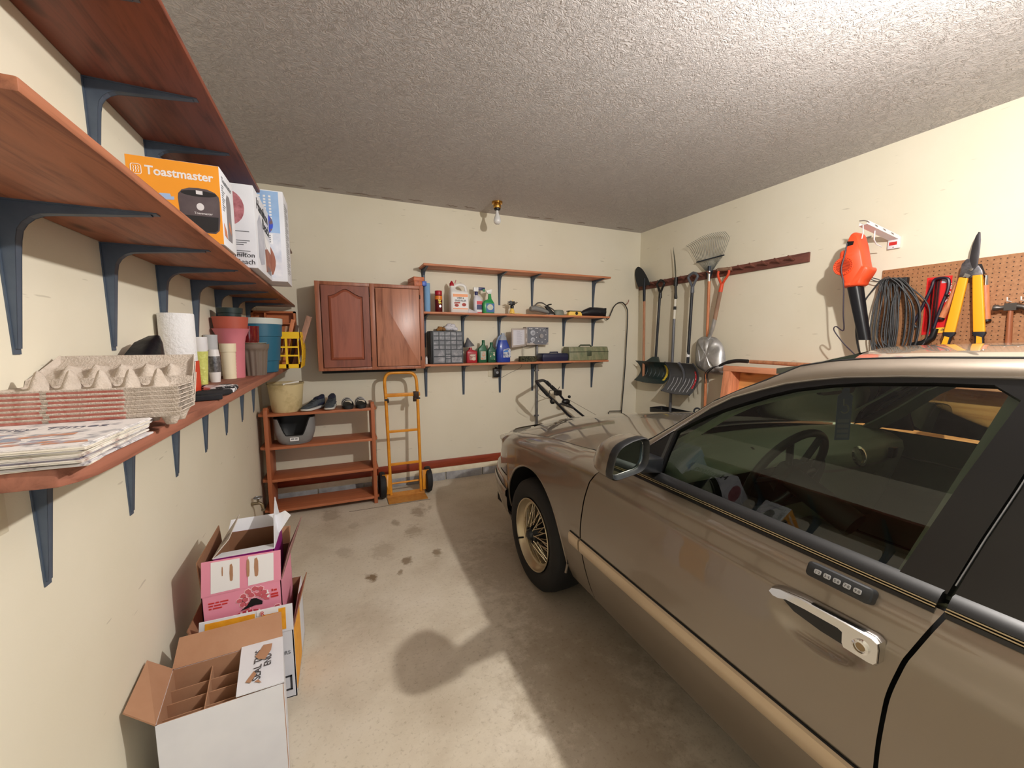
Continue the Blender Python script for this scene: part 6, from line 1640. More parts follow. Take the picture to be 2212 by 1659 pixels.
# --- pink box with raspberry print
PINK = mat('pink carton', (228, 146, 170), .55)
t = thing('cardboard_box', 'pink box with a raspberry print and a black hand hole, behind the orange-flapped box', 'box', (-.45, 2.24, 0))
c4 = [V((-.602, 2.05, -.198)), V((-.296, 2.05, -.198)), V((-.296, 2.43, -.198)), V((-.602, 2.43, -.198))]
box_walls(t, c4, .550, PINK, CARDD)
pink_box = t
ff = [V((-.602, 2.048, .342)), V((-.296, 2.048, .352)), V((-.289, 2.046, .498)), V((-.590, 2.046, .504))]
f = sheet(t, ff, PINK, 'front_flap', .004, -.004)
printon(f, ff, .115, .47, .06, .965, PAPERW, 'white_panel', .0006)
printon(f, ff, .575, .905, .06, .965, PAPERW, 'white_panel', .0006)
ffq = [V(p) for p in ff]
for (u, v0, v1, w) in ((.255, .52, .80, .008), (.365, .32, .84, .022), (.575, .34, .90, .02), (.68, .30, .90, .028)):
    out(M().loft([[quad(ffq, u + w * x, v0 + (v1 - v0) * y) + V((0, -.0012 - e, 0)) for x, y in ((-.7, .05), (0, 0), (.8, .04), (1, .3), (.9, .8), (.3, 1), (-.8, .95), (-1, .5))] for e in (0, .0007)]), 'torn_patch', CARD, f, smooth=0)
FR = Pl((-.602, 2.0493, 0), (1, 0, 0), (0, 0, 1))
# raspberry: drupelets with pale outlines, leaf crown
RSP = mat('raspberry print', (196, 92, 104), .55)
RSO = mat('pale pink outline', (248, 214, 220), .55)
g, g2 = M(), M()
rnd = random.Random(4)
for (u, v) in ((.155, .312), (.175, .328), (.20, .336), (.222, .330), (.140, .292), (.162, .292), (.186, .308), (.150, .272), (.172, .268), (.195, .282), (.215, .305), (.236, .312), (.165, .25), (.235, .29)):
    h6 = [(u + (.0125 + rnd.uniform(-.002, .002)) * math.cos(k * pi / 3 + .4), v + (.0115 + rnd.uniform(-.002, .002)) * math.sin(k * pi / 3 + .4)) for k in range(6)]
    g.poly(FR, h6, .0010, .0016)
    g2.poly(FR, [(u + (x - u) * 1.2, v + (y - v) * 1.2) for x, y in h6], .0002, .0009)
for a in (-.5, .2, .9, 1.6, 2.3):
    c = (.222, .290)
    g.poly(FR, [c, (c[0] + .022 * math.cos(a) + .006 * math.sin(a), c[1] + .022 * math.sin(a) - .006 * math.cos(a)), (c[0] + .040 * math.cos(a), c[1] + .040 * math.sin(a)), (c[0] + .022 * math.cos(a) - .006 * math.sin(a), c[1] + .022 * math.sin(a) + .006 * math.cos(a))], .0016, .0020)
for (u, v) in ((.265, .215), (.285, .225), (.30, .212), (.06, .165), (.08, .172)):
    h6 = [(u + .014 * math.cos(k * pi / 3), v + .013 * math.sin(k * pi / 3)) for k in range(6)]
    g.poly(FR, h6, .0010, .0016)
    g2.poly(FR, [(u + (x - u) * 1.2, v + (y - v) * 1.2) for x, y in h6], .0002, .0009)
out(g2, 'printed_outline', RSO, t, smooth=0, weld=False)
out(g, 'printed_raspberry', RSP, t, smooth=0, weld=False)
g = M()
arc = [(.06 + .22 * i / 16, .205 + .035 * math.sin(pi * i / 16)) for i in range(17)]
g.poly(FR, arc + [(x, y - .035) for x, y in reversed(arc)], .0016, .0022)
out(g, 'printed_banner', mat('crimson banner', (190, 56, 74), .5), t, smooth=0)
g = M()
for k, wd in enumerate((.014, .010, .016, .012, .006, .014, .012)):
    x = .092 + k * .0235
    y = .200 + .032 * math.sin(pi * (x - .06) / .22) - .012
    g.poly(FR, [(x, y), (x + wd, y + .001), (x + wd, y + .007), (x + wd * .5, y + .007), (x + wd * .5, y + .02), (x, y + .02)], .0022, .0028)
out(g, 'printed_lettering', PAPERW, t, smooth=0)
g = M()
for k, wds in enumerate(((.022, .012, .030), (.016, .024, .020), (.010, .034))):
    x = .024
    for wd in wds:
        g.poly(FR, [(x, .305 - k * .013), (x + wd, .305 - k * .013), (x + wd, .311 - k * .013), (x, .311 - k * .013)], .0003, .001)
        x += wd + .005
for k, (xa, xb, hh) in enumerate(((.266, .272, .011), (.275, .287, .008))):
    g.poly(FR, [(xa, .306), (xb, .306), (xb, .306 + hh), (xa, .306 + hh)], .0003, .001)
for k in range(2):
    g.poly(FR, [(.262, .288 - k * .012), (.292, .288 - k * .012), (.292, .296 - k * .012), (.262, .296 - k * .012)], .0003, .001)
out(g, 'small_print', REDM, t, smooth=0)
out(M().poly(FR, [(.243, .282), (.256, .282), (.256, .302), (.252, .308), (.252, .318), (.247, .318), (.247, .308), (.243, .302)], .0002, .001), 'printed_bottle', PAPERW, t, smooth=0)
out(M().poly(FR, [(.166, .262), (.185, .292), (.205, .290), (.228, .270), (.226, .255), (.200, .258), (.168, .250), (.140, .245)], .0018, .0026), 'hand_hole', SOOT, t, smooth=0)
sheet(t, [V((-.296, 2.055, .352)), V((-.296, 2.43, .352)), V((-.232, 2.42, .494)), V((-.262, 2.10, .47))], mat('mauve flap inside', (150, 112, 104), .8, c2=(132, 96, 92), nscale=6), 'end_flap', .004)
sheet(t, [V((-.602, 2.055, .352)), V((-.602, 2.43, .352)), V((-.612, 2.42, .515)), V((-.612, 2.06, .50))], CARDD, 'end_flap', .004)
sheet(t, [V((-.296, 2.43, .352)), V((-.602, 2.43, .352)), V((-.602, 2.50, .42)), V((-.296, 2.50, .42))], CARD, 'back_flap', .004)
# --- purple box standing inside the pink one
PUR = mat('purple carton', (142, 26, 120), .5)
t = thing('cardboard_box', 'purple box with white flaps standing inside the pink raspberry box', 'box', (-.443, 2.235, .006))
c4 = [V((-.563, 2.10, -.19)), V((-.323, 2.10, -.19)), V((-.323, 2.375, -.19)), V((-.563, 2.375, -.19))]
box_walls(t, c4, .676, PUR, CARDD)
purple_box = t
sheet(t, [V((-.563, 2.10, .486)), V((-.323, 2.10, .486)), V((-.335, 2.178, .474)), V((-.545, 2.172, .474))], CARDW, 'front_flap', .003)
lf = [V((-.563, 2.375, .486)), V((-.563, 2.102, .486)), V((-.507, 2.15, .545)), V((-.505, 2.372, .575))]
f = sheet(t, lf, mat('worn white flap', (206, 202, 198), .8, c2=(178, 164, 150), nscale=6), 'end_flap', .003)
text(f, 'SEAL', Pl(V((-.535, 2.20, .518)), (0, 1, 0), (-.56, 0, -.6)), 0, 0, .036, mat('faded flap ink', (140, 130, 122), .8), w=.004)
text(f, 'THIS', Pl(V((-.535, 2.20, .518)), (0, 1, 0), (-.56, 0, -.6)), 0.01, -.026, .030, mat('faded flap ink', (140, 130, 122)), w=.004)
sheet(t, [V((-.323, 2.102, .486)), V((-.323, 2.375, .486)), V((-.345, 2.365, .645)), V((-.332, 2.20, .59))], CARDW, 'end_flap', .003)
sheet(t, [V((-.323, 2.375, .486)), V((-.563, 2.375, .486)), V((-.555, 2.42, .535)), V((-.33, 2.42, .535))], CARDW, 'back_flap', .003)
tor = M().loft([[V((-.338, 2.27, .505)), V((-.318, 2.25, .495)), V((-.262, 2.25, .578)), V((-.288, 2.26, .603)), V((-.325, 2.27, .585)), V((-.345, 2.28, .58))], [V((-.338, 2.272, .505)), V((-.318, 2.252, .495)), V((-.262, 2.252, .578)), V((-.288, 2.262, .603)), V((-.325, 2.272, .585)), V((-.345, 2.282, .58))]])
out(tor, 'torn_paper', PAPERW, t, smooth=0)

for o in (pink_box, purple_box):
    l = o.location.copy()
    o.scale = (.8756,) * 3
    o.location = (l.x * .8756, l.y * .8756, 1.46 + (l.z - 1.46) * .8756)
# ------------------------------------------------------------------ the car
XC = 1.97
def mir(p): return V((2 * XC - p[0], p[1], p[2]))
PAINT, nt_, p_ = newmat('taupe metallic paint')
p_.inputs['Base Color'].default_value = rgb((134, 123, 109))
p_.inputs['Metallic'].default_value = .7
p_.inputs['Roughness'].default_value = .36
p_.inputs['Coat Weight'].default_value = 1
p_.inputs['Coat Roughness'].default_value = .025
TRIMB = mat('black car trim', (10, 10, 11), .3)
SEAL = mat('rubber seal', (14, 14, 15), .45)
CGLASS = glassmat('tinted car glass', (222, 234, 222), 1.55, gain=1.25)
DGLASS = mat('dark rear door glass', (4, 5, 5), .03, spec=.6)
INTG = mat('grey green vinyl', (150, 160, 138), .65, bump=.1, bscale=160)
INTD = mat('dark cabin trim', (40, 44, 40), .7)
car = thing('car', 'taupe four-door sedan parked along the right side of the garage', 'car', (XC, .4, 0))
sideT = [(.20, 1.10), (.25, 1.045), (.30, 1.022), (.36, 1.004), (.44, .988), (.53, .979), (.62, .978), (.72, .981), (.80, .986), (.842, .9885), (.850, .9935), (.90, 1.010), (.945, 1.040), (1.0, 1.07)]
def xs(y, z):
    x = sm(sideT, z)
    x += .014 * ((y - .5) / 1.5) ** 2 if y > .5 else .03 * ((.5 - y) / 2.6) ** 3
    if y > 2.25: x += .060 * ((y - 2.25) / .5) ** 2.4 * (1 + .55 * max(0, z - .5))
    return x
def pocket(y, z):
    # finger recess under the door handle
    d = ((y - .515) / .098) ** 2 + ((z - .787) / .046) ** 2
    return .020 * max(0, 1 - d ** 1.5)
GAP = .004
def side_panel(name, yf, yr, zb, zt, nu=56, nv=64, pk=False, both=True):
    """yf/yr: functions z -> y of the two seams; zb/zt: constants or functions of y"""
    fns = []
    def f(u, v):
        z = zb + (zt - zb) * v
        a, b = yr(z) + GAP, yf(z) - GAP
        y = a + (b - a) * u
        return (xs(y, z) + (pocket(y, z) if pk else 0), y, z)
    m = M().grid(f, nu, nv)
    if both:
        m.grid(lambda u, v: mir(f(u, v)) if not pk else mir((f(u, v)[0], f(u, v)[1], f(u, v)[2])), nu, nv)
    return m
fseam = lambda z: sm([(.25, 1.44), (.377, 1.466), (.575, 1.497), (.724, 1.48), (.851, 1.437), (.932, 1.367), (.979, 1.308)], z)
bseam = lambda z: sm([(.25, .36), (.45, .376), (.6, .382), (.728, .378), (.821, .363), (.903, .339), (.994, .311)], z)
rseam = lambda z: sm([(.25, -.42), (.55, -.45), (.70, -.55), (.85, -.66), (1.0, -.70)], z)
d_f = side_panel('front_door', fseam, bseam, .275, .945, 90, 110, pk=True, both=False)
dfo = out(d_f, 'front_door', PAINT, car, smooth=60)
d_r = side_panel('rear_door', bseam, rseam, .275, .945, 40, 60, both=False)
dro = out(d_r, 'rear_door', PAINT, car, smooth=60)
def mirror_panel(name, fn, nu, nv):
    m = M().grid(lambda u, v: mir(fn(u, v)), nu, nv)
    return out(m, name, PAINT, car, smooth=60)
def fdoor(u, v):
    z = .275 + .67 * v
    a, b = bseam(z) + GAP, fseam(z) - GAP
    y = a + (b - a) * u
    return (xs(y, z), y, z)
mirror_panel('front_door', fdoor, 30, 40)
def rdoor(u, v):
    z = .275 + .67 * v
    a, b = rseam(z) + GAP, bseam(z) - GAP
    y = a + (b - a) * u
    return (xs(y, z), y, z)
mirror_panel('rear_door', rdoor, 24, 30)
# dark structure just inside the panels, so the seams read as gaps
def inner(u, v):
    y = -2.1 + 3.55 * u
    z = .27 + .672 * v
    return (xs(y, z) + .020 + (.02 if .2 < y < .75 and .70 < z < .85 else 0), y, z)
g = M().grid(inner, 60, 30).grid(lambda u, v: mir(inner(u, v)), 60, 30)
out(g, 'door_frame_inner', SOOT, car, smooth=60, weld=False)
# fenders with wheel arches
zeT = [(-2.3, .86), (-1.8, .93), (-1.3, .96), (1.25, .948), (1.54, .929), (1.73, .908), (2.07, .880), (2.4, .836), (2.63, .795), (2.75, .770), (2.98, .735)]
ze = lambda y: sm(zeT, y)
AY, AZ, AR = 2.05, .335, .385
def fender_col(y, zb, zs, shoulder, n1=26, n2=9):
    col = [(xs(y, zb + (zs - zb) * i / n1), y, zb + (zs - zb) * i / n1) for i in range(n1 + 1)]
    x0, zt_, xt = col[-1][0], ze(y), shoulder
    for i in range(1, n2 + 1):
        t = i / n2
        # quarter-ellipse-like shoulder
        a = t * pi / 2
        col.append((x0 + (xt - x0) * (1 - math.cos(a)) ** .85, y, zs + (zt_ - zs) * math.sin(a) ** .95))
    return col
def fender(front, mirror):
    cols = []
    ys = []
    if front:
        ys += [(fs, 'seam') for fs in (0, 1, 2, 3, 4, 5, 6)]
        k = 40
        arch = [AY - AR * math.cos(pi * i / k) for i in range(k + 1)]
        lst = []
        for i in range(10):
            lst.append(1.47 + (arch[0] - 1.47) * i / 10)
        lst += arch
        lst += [arch[-1] + (2.60 - arch[-1]) * i / 6 for i in range(1, 7)]
        lst += [2.602 + .15 * i / 6 for i in range(7)]
        for j, y in enumerate(lst):
            d = abs(y - AY)
            zb = .275
            if d <= AR: zb = max(.275, AZ + math.sqrt(max(0, AR * AR - d * d)))
            if y > AY and d > AR - .001: zb = .556
            if y > AY and d <= AR: zb = max(zb, AZ)
            if y > 2.601: zb = .748
            zs = ze(y) - .075 if y < 2.60 else ze(y) - .02 - .055 * (2.76 - y) / .16 * .4
            zs = max(zs, zb + .004)
            sh = 1.15 + (.0 if y < 2.5 else .22 * ((y - 2.5) / .25) ** 2 * .35)
            c = fender_col(y, zb, zs, sh)
            if j < 10:
                # follow the curved door seam
                w = 1 - j / 10
                c = [(p[0], p[1] + (fseam(p[2]) + GAP - 1.47) * w, p[2]) for p in c]
                c = [(p[0], p[1], p[2]) for p in c]
            cols.append(c)
    m = M()
    if mirror: cols = [[mir(p) for p in c] for c in cols]
    m.loft(cols, cap=False, closed=False)
    return m
m = fender(True, False)
lip = [(xs(AY - AR * math.cos(pi * i / 30), AZ + AR * math.sin(pi * i / 30)) + .004, AY - AR * math.cos(pi * i / 30), max(.29, AZ + AR * math.sin(pi * i / 30))) for i in range(31)]
fo = out(m, 'front_fender', PAINT, car, smooth=55)
out(M().tube([(1.012, AY - AR, .285)] + lip, .007, 8), 'arch_lip', PAINT, fo)
out(fender(True, True), 'front_fender', PAINT, car, smooth=55)
# wheel wells and inner fender
for sgn in (0, 1):
    for cy_ in (AY, -.89):
        g = M()
        ring = []
        for dx in (.0, .30):
            r_ = [(1.012 + dx, cy_ - (AR + .012) * math.cos(pi * i / 20), max(.27, AZ + (AR + .012) * math.sin(pi * i / 20))) for i in range(21)]
            ring.append([mir(p) for p in r_] if sgn else r_)
        g.loft(ring, cap=False, closed=False)
        g.loft([ring[1], [V(ring[1][0]) * .5 + V(ring[1][-1]) * .5 + V((0, 0, 0))] * 21], cap=False, closed=False)
        out(g, 'wheel_well', SOOT, car, smooth=60, weld=False)
# rear quarter panels, boot lid, rear bumper (behind the camera)
def quarter(u, v):
    y = -2.12 + (rseam(.6) - GAP + 2.12 + .0) * u
    zt_ = ze(y) - .04
    d = abs(y + .89)
    zb = .30
    if d < AR: zb = AZ + math.sqrt(AR * AR - d * d)
    z = zb + (zt_ - zb) * v
    if u > .97: y = rseam(z) - GAP
    return (xs(y, z), y, z)
for k in (0, 1):
    out(M().grid((lambda u, v: mir(quarter(u, v))) if k else quarter, 60, 24), 'quarter_panel', PAINT, car, smooth=55)
def boot(u, v):
    x = -1 + 2 * v
    y = -2.22 + .72 * u
    return (XC + x * (.90 - .10 * abs(x) ** 6), y - .05 * (1 - x * x) * (1 - u), ze(y) - .04 + .07 * (1 - abs(x) ** 2.5) - .06 * (1 - u) ** 6)
out(M().grid(boot, 24, 30), 'boot_lid', PAINT, car, smooth=60)
rbp = [(1.03, -2.05), (1.06, -2.18), (1.2, -2.26), (1.97, -2.30), (2.74, -2.26), (2.88, -2.18), (2.91, -2.05)]
out(M().loft([[V((XC + (x - XC) * k, y + (0 if k == 1 else .03), z)) for x, y in [(p.x, p.y) for p in spline([(a, b, 0) for a, b in rbp], 4)]] for z, k in ((.28, .96), (.34, 1), (.56, 1), (.62, .97), (.86, .94))], cap=False, closed=False), 'rear_bumper', PAINT, car, smooth=50)
# hood
def hoodp(u, v):
    s = -1 + 2 * v
    ymin = 1.46 + .15 * (1 - s * s)
    ymax = 2.975 - .245 * abs(s) ** 2.6
    y = ymin + (ymax - ymin) * u
    x = XC + s * .816
    if y > 2.5: x += -math.copysign(1, s) * .077 * ((y - 2.5) / .25) ** 2 * abs(s) ** 3
    z = ze(y) + .060 * (1 - abs(s) ** 2.4) + .020 * (1 - s * s) * (1 - abs(u - .4)) - .022 * max(0, (u - .86) / .14) ** 2
    return (x, y, z)
hd = M().grid(hoodp, 60, 48)
out(hd, 'hood', PAINT, car, smooth=60)
# creases on the hood and its black shut lines
g = M()
for v in (.0, 1.0):
    g.tube([V(hoodp(u, v)) + V((-.004 if v == 0 else .004, 0, -.002)) for u in [i / 24 for i in range(25)]], .003, 6)
g.tube([V(hoodp(1, v)) + V((0, .004, -.002)) for v in [i / 30 for i in range(31)]], .003, 6)
out(g, 'hood_shut_line', SOOT, car, weld=False)
out(M().grid(lambda u, v: V(hoodp(.02 + .94 * u, .02 + .96 * v)) + V((0, 0, -.035)), 12, 16), 'hood_inner', SOOT, car)
# header above the lamps joining hood, fender and grille
def plan(ins):
    pts = [(1.0, 2.42), (1.012, 2.52), (1.030, 2.62), (1.055, 2.73), (1.09, 2.85), (1.145, 2.95), (1.25, 3.04), (1.45, 3.10), (1.70, 3.13), (XC, 3.14)]
    P_ = spline([(a, b, 0) for a, b in pts], 5)
    o = []
    for i, p in enumerate(P_):
        t_ = (P_[min(i + 1, len(P_) - 1)] - P_[max(i - 1, 0)]).normalized()
        n_ = V((t_.y, -t_.x, 0))
        o.append(p + n_ * ins)
    return o
def nose(levels, i0=0, i1=None):
    rings = []
    for z, ins in levels:
        p = plan(ins)
        p = [V((q.x, q.y, z)) for q in p]
        full = p + [mir(q) for q in reversed(p[:-1])]
        rings.append(full)
    n = len(rings[0])
    if i1 is not None:
        rings = [r[i0:i1] for r in rings]
    return rings
bump = [(.17, .13), (.20, .07), (.24, .035), (.30, .012), (.36, .002), (.405, .0), (.412, -.004), (.42, -.010), (.452, -.010), (.462, -.003), (.468, .004), (.50, .006), (.53, .014), (.548, .03), (.556, .07)]
bo = out(M().loft(nose(bump), cap=False, closed=False), 'front_bumper', PAINT, car, smooth=45)
out(M().loft([[q for q in r] for r in nose([(.4655, -.0005), (.4665, -.004), (.469, .001)])], cap=False, closed=False), 'bumper_groove', SOOT, bo)
LENS = mat('frosted headlight', (206, 196, 178), .18, coat=.6, c2=(188, 178, 160), nscale=9)
PLN = plan(.05)
def idx(x): return min(range(len(PLN)), key=lambda i: abs(PLN[i].x - x))
i0, i1 = 12, idx(1.46) + 1
lampz = [(.558, .035), (.60, .036), (.66, .050), (.71, .070), (.738, .095)]
Lr = nose(lampz, i0, i1)
out(M().loft(Lr, cap=False, closed=False).thick(.004), 'headlight', LENS, car, smooth=60)
out(M().loft([[mir(q) for q in r] for r in Lr], cap=False, closed=False).thick(.004), 'headlight', LENS, car, smooth=60)
gl = nose([(.558, .03), (.66, .045), (.742, .085)], i1, -i1)
out(M().loft(gl, cap=False, closed=False), 'grille', mat('grille bars', (150, 150, 150), .2, metal=1), car)
hdr = nose([(.738, .094), (.748, .105), (.760, .135)])
out(M().loft([r[i0 - 2:len(r) - i0 + 2] for r in hdr], cap=False, closed=False), 'header_panel', PAINT, car, smooth=60)
# backing behind lamps and seams
out(M().loft([[V((q.x, q.y, q.z)) for q in r] for r in nose([(.25, .16), (.55, .16), (.735, .17)])], cap=False, closed=False), 'nose_inner', SOOT, car)
out(M().tube([V((q.x - .002, q.y, q.z)) for q in [Lr[k][0] for k in range(5)]] , .003, 6).tube([V((xs(2.44 + .16 * i / 8, .556) - .001, 2.44 + .16 * i / 8, .5555)) for i in range(9)], .003, 6), 'lamp_seam', SOOT, car, weld=False)
# body-side moulding and belt trim
MLD = mat('champagne moulding', (196, 176, 148), .3, metal=.4, coat=.5)
def strip(y0, y1, prof, n=40):
    """prof: list of (dx, z) around the section, dx outward from the body (negative x)"""
    return M().loft([[V((xs(y0 + (y1 - y0) * i / n, min(z, .945)) - dx, y0 + (y1 - y0) * i / n, z)) for dx, z in prof] for i in range(n + 1)])
mp = [(-.004, .488), (.009, .490), (.0125, .500), (.0125, .530), (.011, .543), (.004, .549), (-.004, .549)]
for (a, b) in ((1.585, 1.502), (1.490, .387), (.372, -.42)):
    o = out(strip(a, b, mp), 'side_moulding', MLD, car, smooth=30)
    out(strip(a, b, [(-.004, .5490), (.005, .5492), (.004, .553), (-.004, .553)]), 'moulding_groove', SOOT, o)
# belt: thin black strips with a bright bead, then the rubber seal
for (a, b) in ((1.30, .342), (.328, -.66)):
    o = out(strip(a, b, [(-.002, .936), (.005, .937), (.006, .9445), (-.002, .9455)]), 'belt_trim', TRIMB, car)
    for z in (.9475, .9515):
        out(M().loft([[V((xs(a + (b - a) * i / 40, .945) - .006 + .004 * (z - .9475) / .004 + dx, a + (b - a) * i / 40, z + dz)) for dx, dz in ((0, -.0018), (-.0015, 0), (0, .0018), (.004, 0))] for i in range(41)]), 'belt_bead', mat('bright bead', (206, 186, 146), .2, metal=.9), o)
    out(M().loft([[V((xs(a + (b - a) * i / 40, .945) + dx, a + (b - a) * i / 40, z)) for dx, z in ((.0, .954), (.004, .960), (.018, .972), (.035, .974), (.035, .944))] for i in range(41)]), 'window_seal', SEAL, o)
# crease shadow line along the doors
# greenhouse ------------------------------------------------------------
def sx(z): return 1.06 + .55 * (z - .95)
def SP(y, z, off=0): return V((sx(z) - off * .876, y, z + off * .482))
Fout = [(1.335, .962), (1.27, 1.00), (1.20, 1.055), (1.129, 1.117), (1.051, 1.194), (1.01, 1.226), (.973, 1.254), (.868, 1.300), (.797, 1.327), (.686, 1.352), (.60, 1.365), (.47, 1.374), (.36, 1.380), (.280, 1.382)]
Fin = [(1.106, .975), (1.112, 1.05), (1.110, 1.121), (1.062, 1.16), (1.013, 1.194), (.96, 1.224), (.906, 1.251), (.833, 1.286), (.765, 1.312), (.679, 1.333), (.601, 1.346), (.469, 1.358), (.375, 1.362), (.332, 1.335)]
Fout2 = Fout + [(.288, 1.26), (.304, 1.165), (.322, 1.07), (.338, .966)]
Fin2 = Fin + [(.353, 1.248), (.373, 1.163), (.392, 1.069), (.413, .966)]
def ringstrip(o, i, lo_, hi_, mirr=False):
    r = []
    for a, b in zip(o, i):
        q = [SP(a[0], a[1], lo_), SP(a[0], a[1], hi_), SP(b[0], b[1], hi_), SP(b[0], b[1], lo_)]
        r.append([mir(p) for p in q] if mirr else q)
    return M().loft(r)
for mirr in (False, True):
    out(ringstrip(Fout2, Fin2, -.016, .004, mirr), 'window_frame', TRIMB, car, smooth=25)
    # raised inner lip and glass
    k = [(.97 * b[0] + .03 * a[0], .97 * b[1] + .03 * a[1]) for a, b in zip(Fout2, Fin2)]
    gl_ = [SP(y, z, -.006) for y, z in Fin2]
    gl2 = [SP(y, z, -.009) for y, z in Fin2]
    if mirr: gl_, gl2 = [mir(p) for p in gl_], [mir(p) for p in gl2]
    mm_ = M()
    mm_.fc(gl_)
    out(mm_, 'side_glass', CGLASS, car, smooth=0)
    # rear door frame and its dark glass
    Ro = [(.272, 1.382), (.280, 1.26), (.296, 1.165), (.314, 1.07), (.330, .966)]
    Ri = [(.205, 1.345), (.205, 1.26), (.215, 1.165), (.228, 1.07), (.240, .966)]
    out(ringstrip(Ro, Ri, -.016, .003, mirr), 'rear_window_frame', TRIMB, car, smooth=25)
    q = [(.205, 1.35), (.0, 1.358), (-.4, 1.335), (-.62, 1.24), (-.70, .966), (.240, .966)]
    q = [SP(y, z, -.004) for y, z in q]
    mm_ = M()
    mm_.fc([mir(p) for p in q] if mirr else q)
    out(mm_, 'rear_side_glass', DGLASS if not mirr else CGLASS, car, smooth=0)
    top_ = [((.272, 1.384), (.205, 1.345)), ((0, 1.388), (0, 1.356)), ((-.4, 1.372), (-.4, 1.333)), ((-.68, 1.27), (-.62, 1.238)), ((-.80, .966), (-.70, .966))]
    out(ringstrip([a for a, b in top_], [b for a, b in top_], -.016, .004, mirr), 'rear_window_frame', TRIMB, car, smooth=25)
# bright seam edge between the two door frames
out(M().tube([SP(y, z, .0045) for y, z in ((.281, 1.27), (.297, 1.175), (.315, 1.08), (.331, .985))], .0016, 5), 'frame_edge', GALV, car)
# roof: rails, panel, pillars
G = [(1.120, 1.375, .955), (1.130, 1.305, 1.012), (1.138, 1.262, 1.045), (1.185, 1.145, 1.140), (1.242, 1.025, 1.244), (1.270, .95, 1.290), (1.293, .876, 1.330), (1.318, .789, 1.380), (1.328, .71, 1.398), (1.334, .64, 1.407), (1.340, .52, 1.415), (1.344, .355, 1.420), (1.348, .0, 1.424), (1.342, -.4, 1.412), (1.325, -.75, 1.375), (1.27, -1.1, 1.26), (1.18, -1.5, 1.06), (1.12, -1.75, .95)]
Fo3 = [(1.335, .962), (1.27, 1.00), (1.215, 1.04), (1.129, 1.117), (1.015, 1.222), (.95, 1.266), (.868, 1.300), (.797, 1.327), (.72, 1.345), (.65, 1.358), (.53, 1.370), (.36, 1.380), (.0, 1.390), (-.4, 1.374), (-.68, 1.27), (-.78, 1.12), (-.82, 1.0), (-.84, .955)]
Gs, Fs = [V(p) for p in G], [SP(y, z, .003) for y, z in Fo3]
for mirr in (False, True):
    r = []
    for a, b in zip(Fs, Gs):
        n_ = 7
        row = []
        for i in range(n_):
            t_ = i / (n_ - 1)
            p = a.lerp(b, t_) + V((-.010, 0, .004)) * math.sin(pi * t_)
            row.append(mir(p) if mirr else p)
        r.append(row)
    ro = out(M().loft(r, cap=False, closed=False), 'roof_pillar_rail', PAINT, car, smooth=60)
    e = [mir(p + V((-.002, 0, -.001))) if mirr else p + V((-.002, 0, -.001)) for p in Fs[2:14]]
    out(M().tube(e, .0035, 6), 'bright_edge', mat('bright drip rail', (190, 186, 180), .18, metal=1), ro)
    e = [mir(p + V((.002, 0, .001))) if mirr else p + V((.002, 0, .001)) for p in Gs[1:16]]
    out(M().tube(e, .0035, 6), 'windscreen_gasket', SOOT, ro)
def roofp(u, v):
    s = -1 + 2 * v
    yy = [p.y for p in Gs]
    y = .66 - 1.42 * u
    tab = sorted([(p.y, p.x, p.z) for p in Gs])
    x = sm([(a, b) for a, b, c in tab], y)
    z = sm([(a, c) for a, b, c in tab], y)
    bow = .10 * (1 - s * s) * (1 if u < .5 else -1) * (abs(u - .5) * 2) ** 4
    return (XC + s * (XC - x), y + bow * (1 if u < .5 else 1), z + .030 * (1 - abs(s) ** 2.2) + .006 * (1 - abs(s) ** 8))
out(M().grid(roofp, 40, 40), 'roof', PAINT, car, smooth=60)
out(M().grid(lambda u, v: V(roofp(.03 + .94 * u, .03 + .94 * v)) + V((0, 0, -.035)), 16, 20), 'headliner', mat('grey green headliner', (120, 126, 116), .9), car, smooth=60)
# windscreen
def ws(u, v, off=0):
    s = -1 + 2 * v
    top_ = V(roofp(0, v))
    bx_ = 1.128
    bot = V((XC + s * (XC - bx_), 1.345 + .235 * (1 - s * s), .968 + .03 * (1 - s * s)))
    p = bot.lerp(top_, u)
    tab = sorted([(q.z, q.x, q.y) for q in Gs[:9]])
    if abs(s) > .999:
        z = bot.z + (top_.z - bot.z) * u
        x = interp([(a, b) for a, b, c in tab], z)
        y = interp([(a, c) for a, b, c in tab], z)
        return V((x if s < 0 else 2 * XC - x, y, z))
    z = bot.z + (top_.z - bot.z) * u
    zc = .958 + (Gs[8].z - .958) * u
    xg = interp([(a, b) for a, b, c in tab], zc)
    yg = interp([(a, c) for a, b, c in tab], zc)
    return V((XC + s * (XC - xg), yg + (p.y - yg) * (1 - abs(s) ** 3) + .0, z))
out(M().grid(ws, 24, 30), 'windscreen', CGLASS, car, smooth=60)
out(M().grid(lambda u, v: (XC + (-1 + 2 * v) * .83, 1.345 + .235 * (1 - (-1 + 2 * v) ** 2) + .10 * (1 - u) - .01, .955 + .025 * (1 - (-1 + 2 * v) ** 2)), 4, 24), 'cowl', TRIMB, car, smooth=60)
# rear window
def rw(u, v):
    s = -1 + 2 * v
    top_ = V(roofp(1, v))
    bot = V((XC + s * .80, -1.52, .985 + .03 * (1 - s * s)))
    return bot.lerp(top_, u)
out(M().grid(rw, 10, 16), 'rear_window', CGLASS, car, smooth=60)
out(M().bx(1.15, 2.79, -1.55, -.75, .955, .965), 'parcel_shelf', INTD, car)
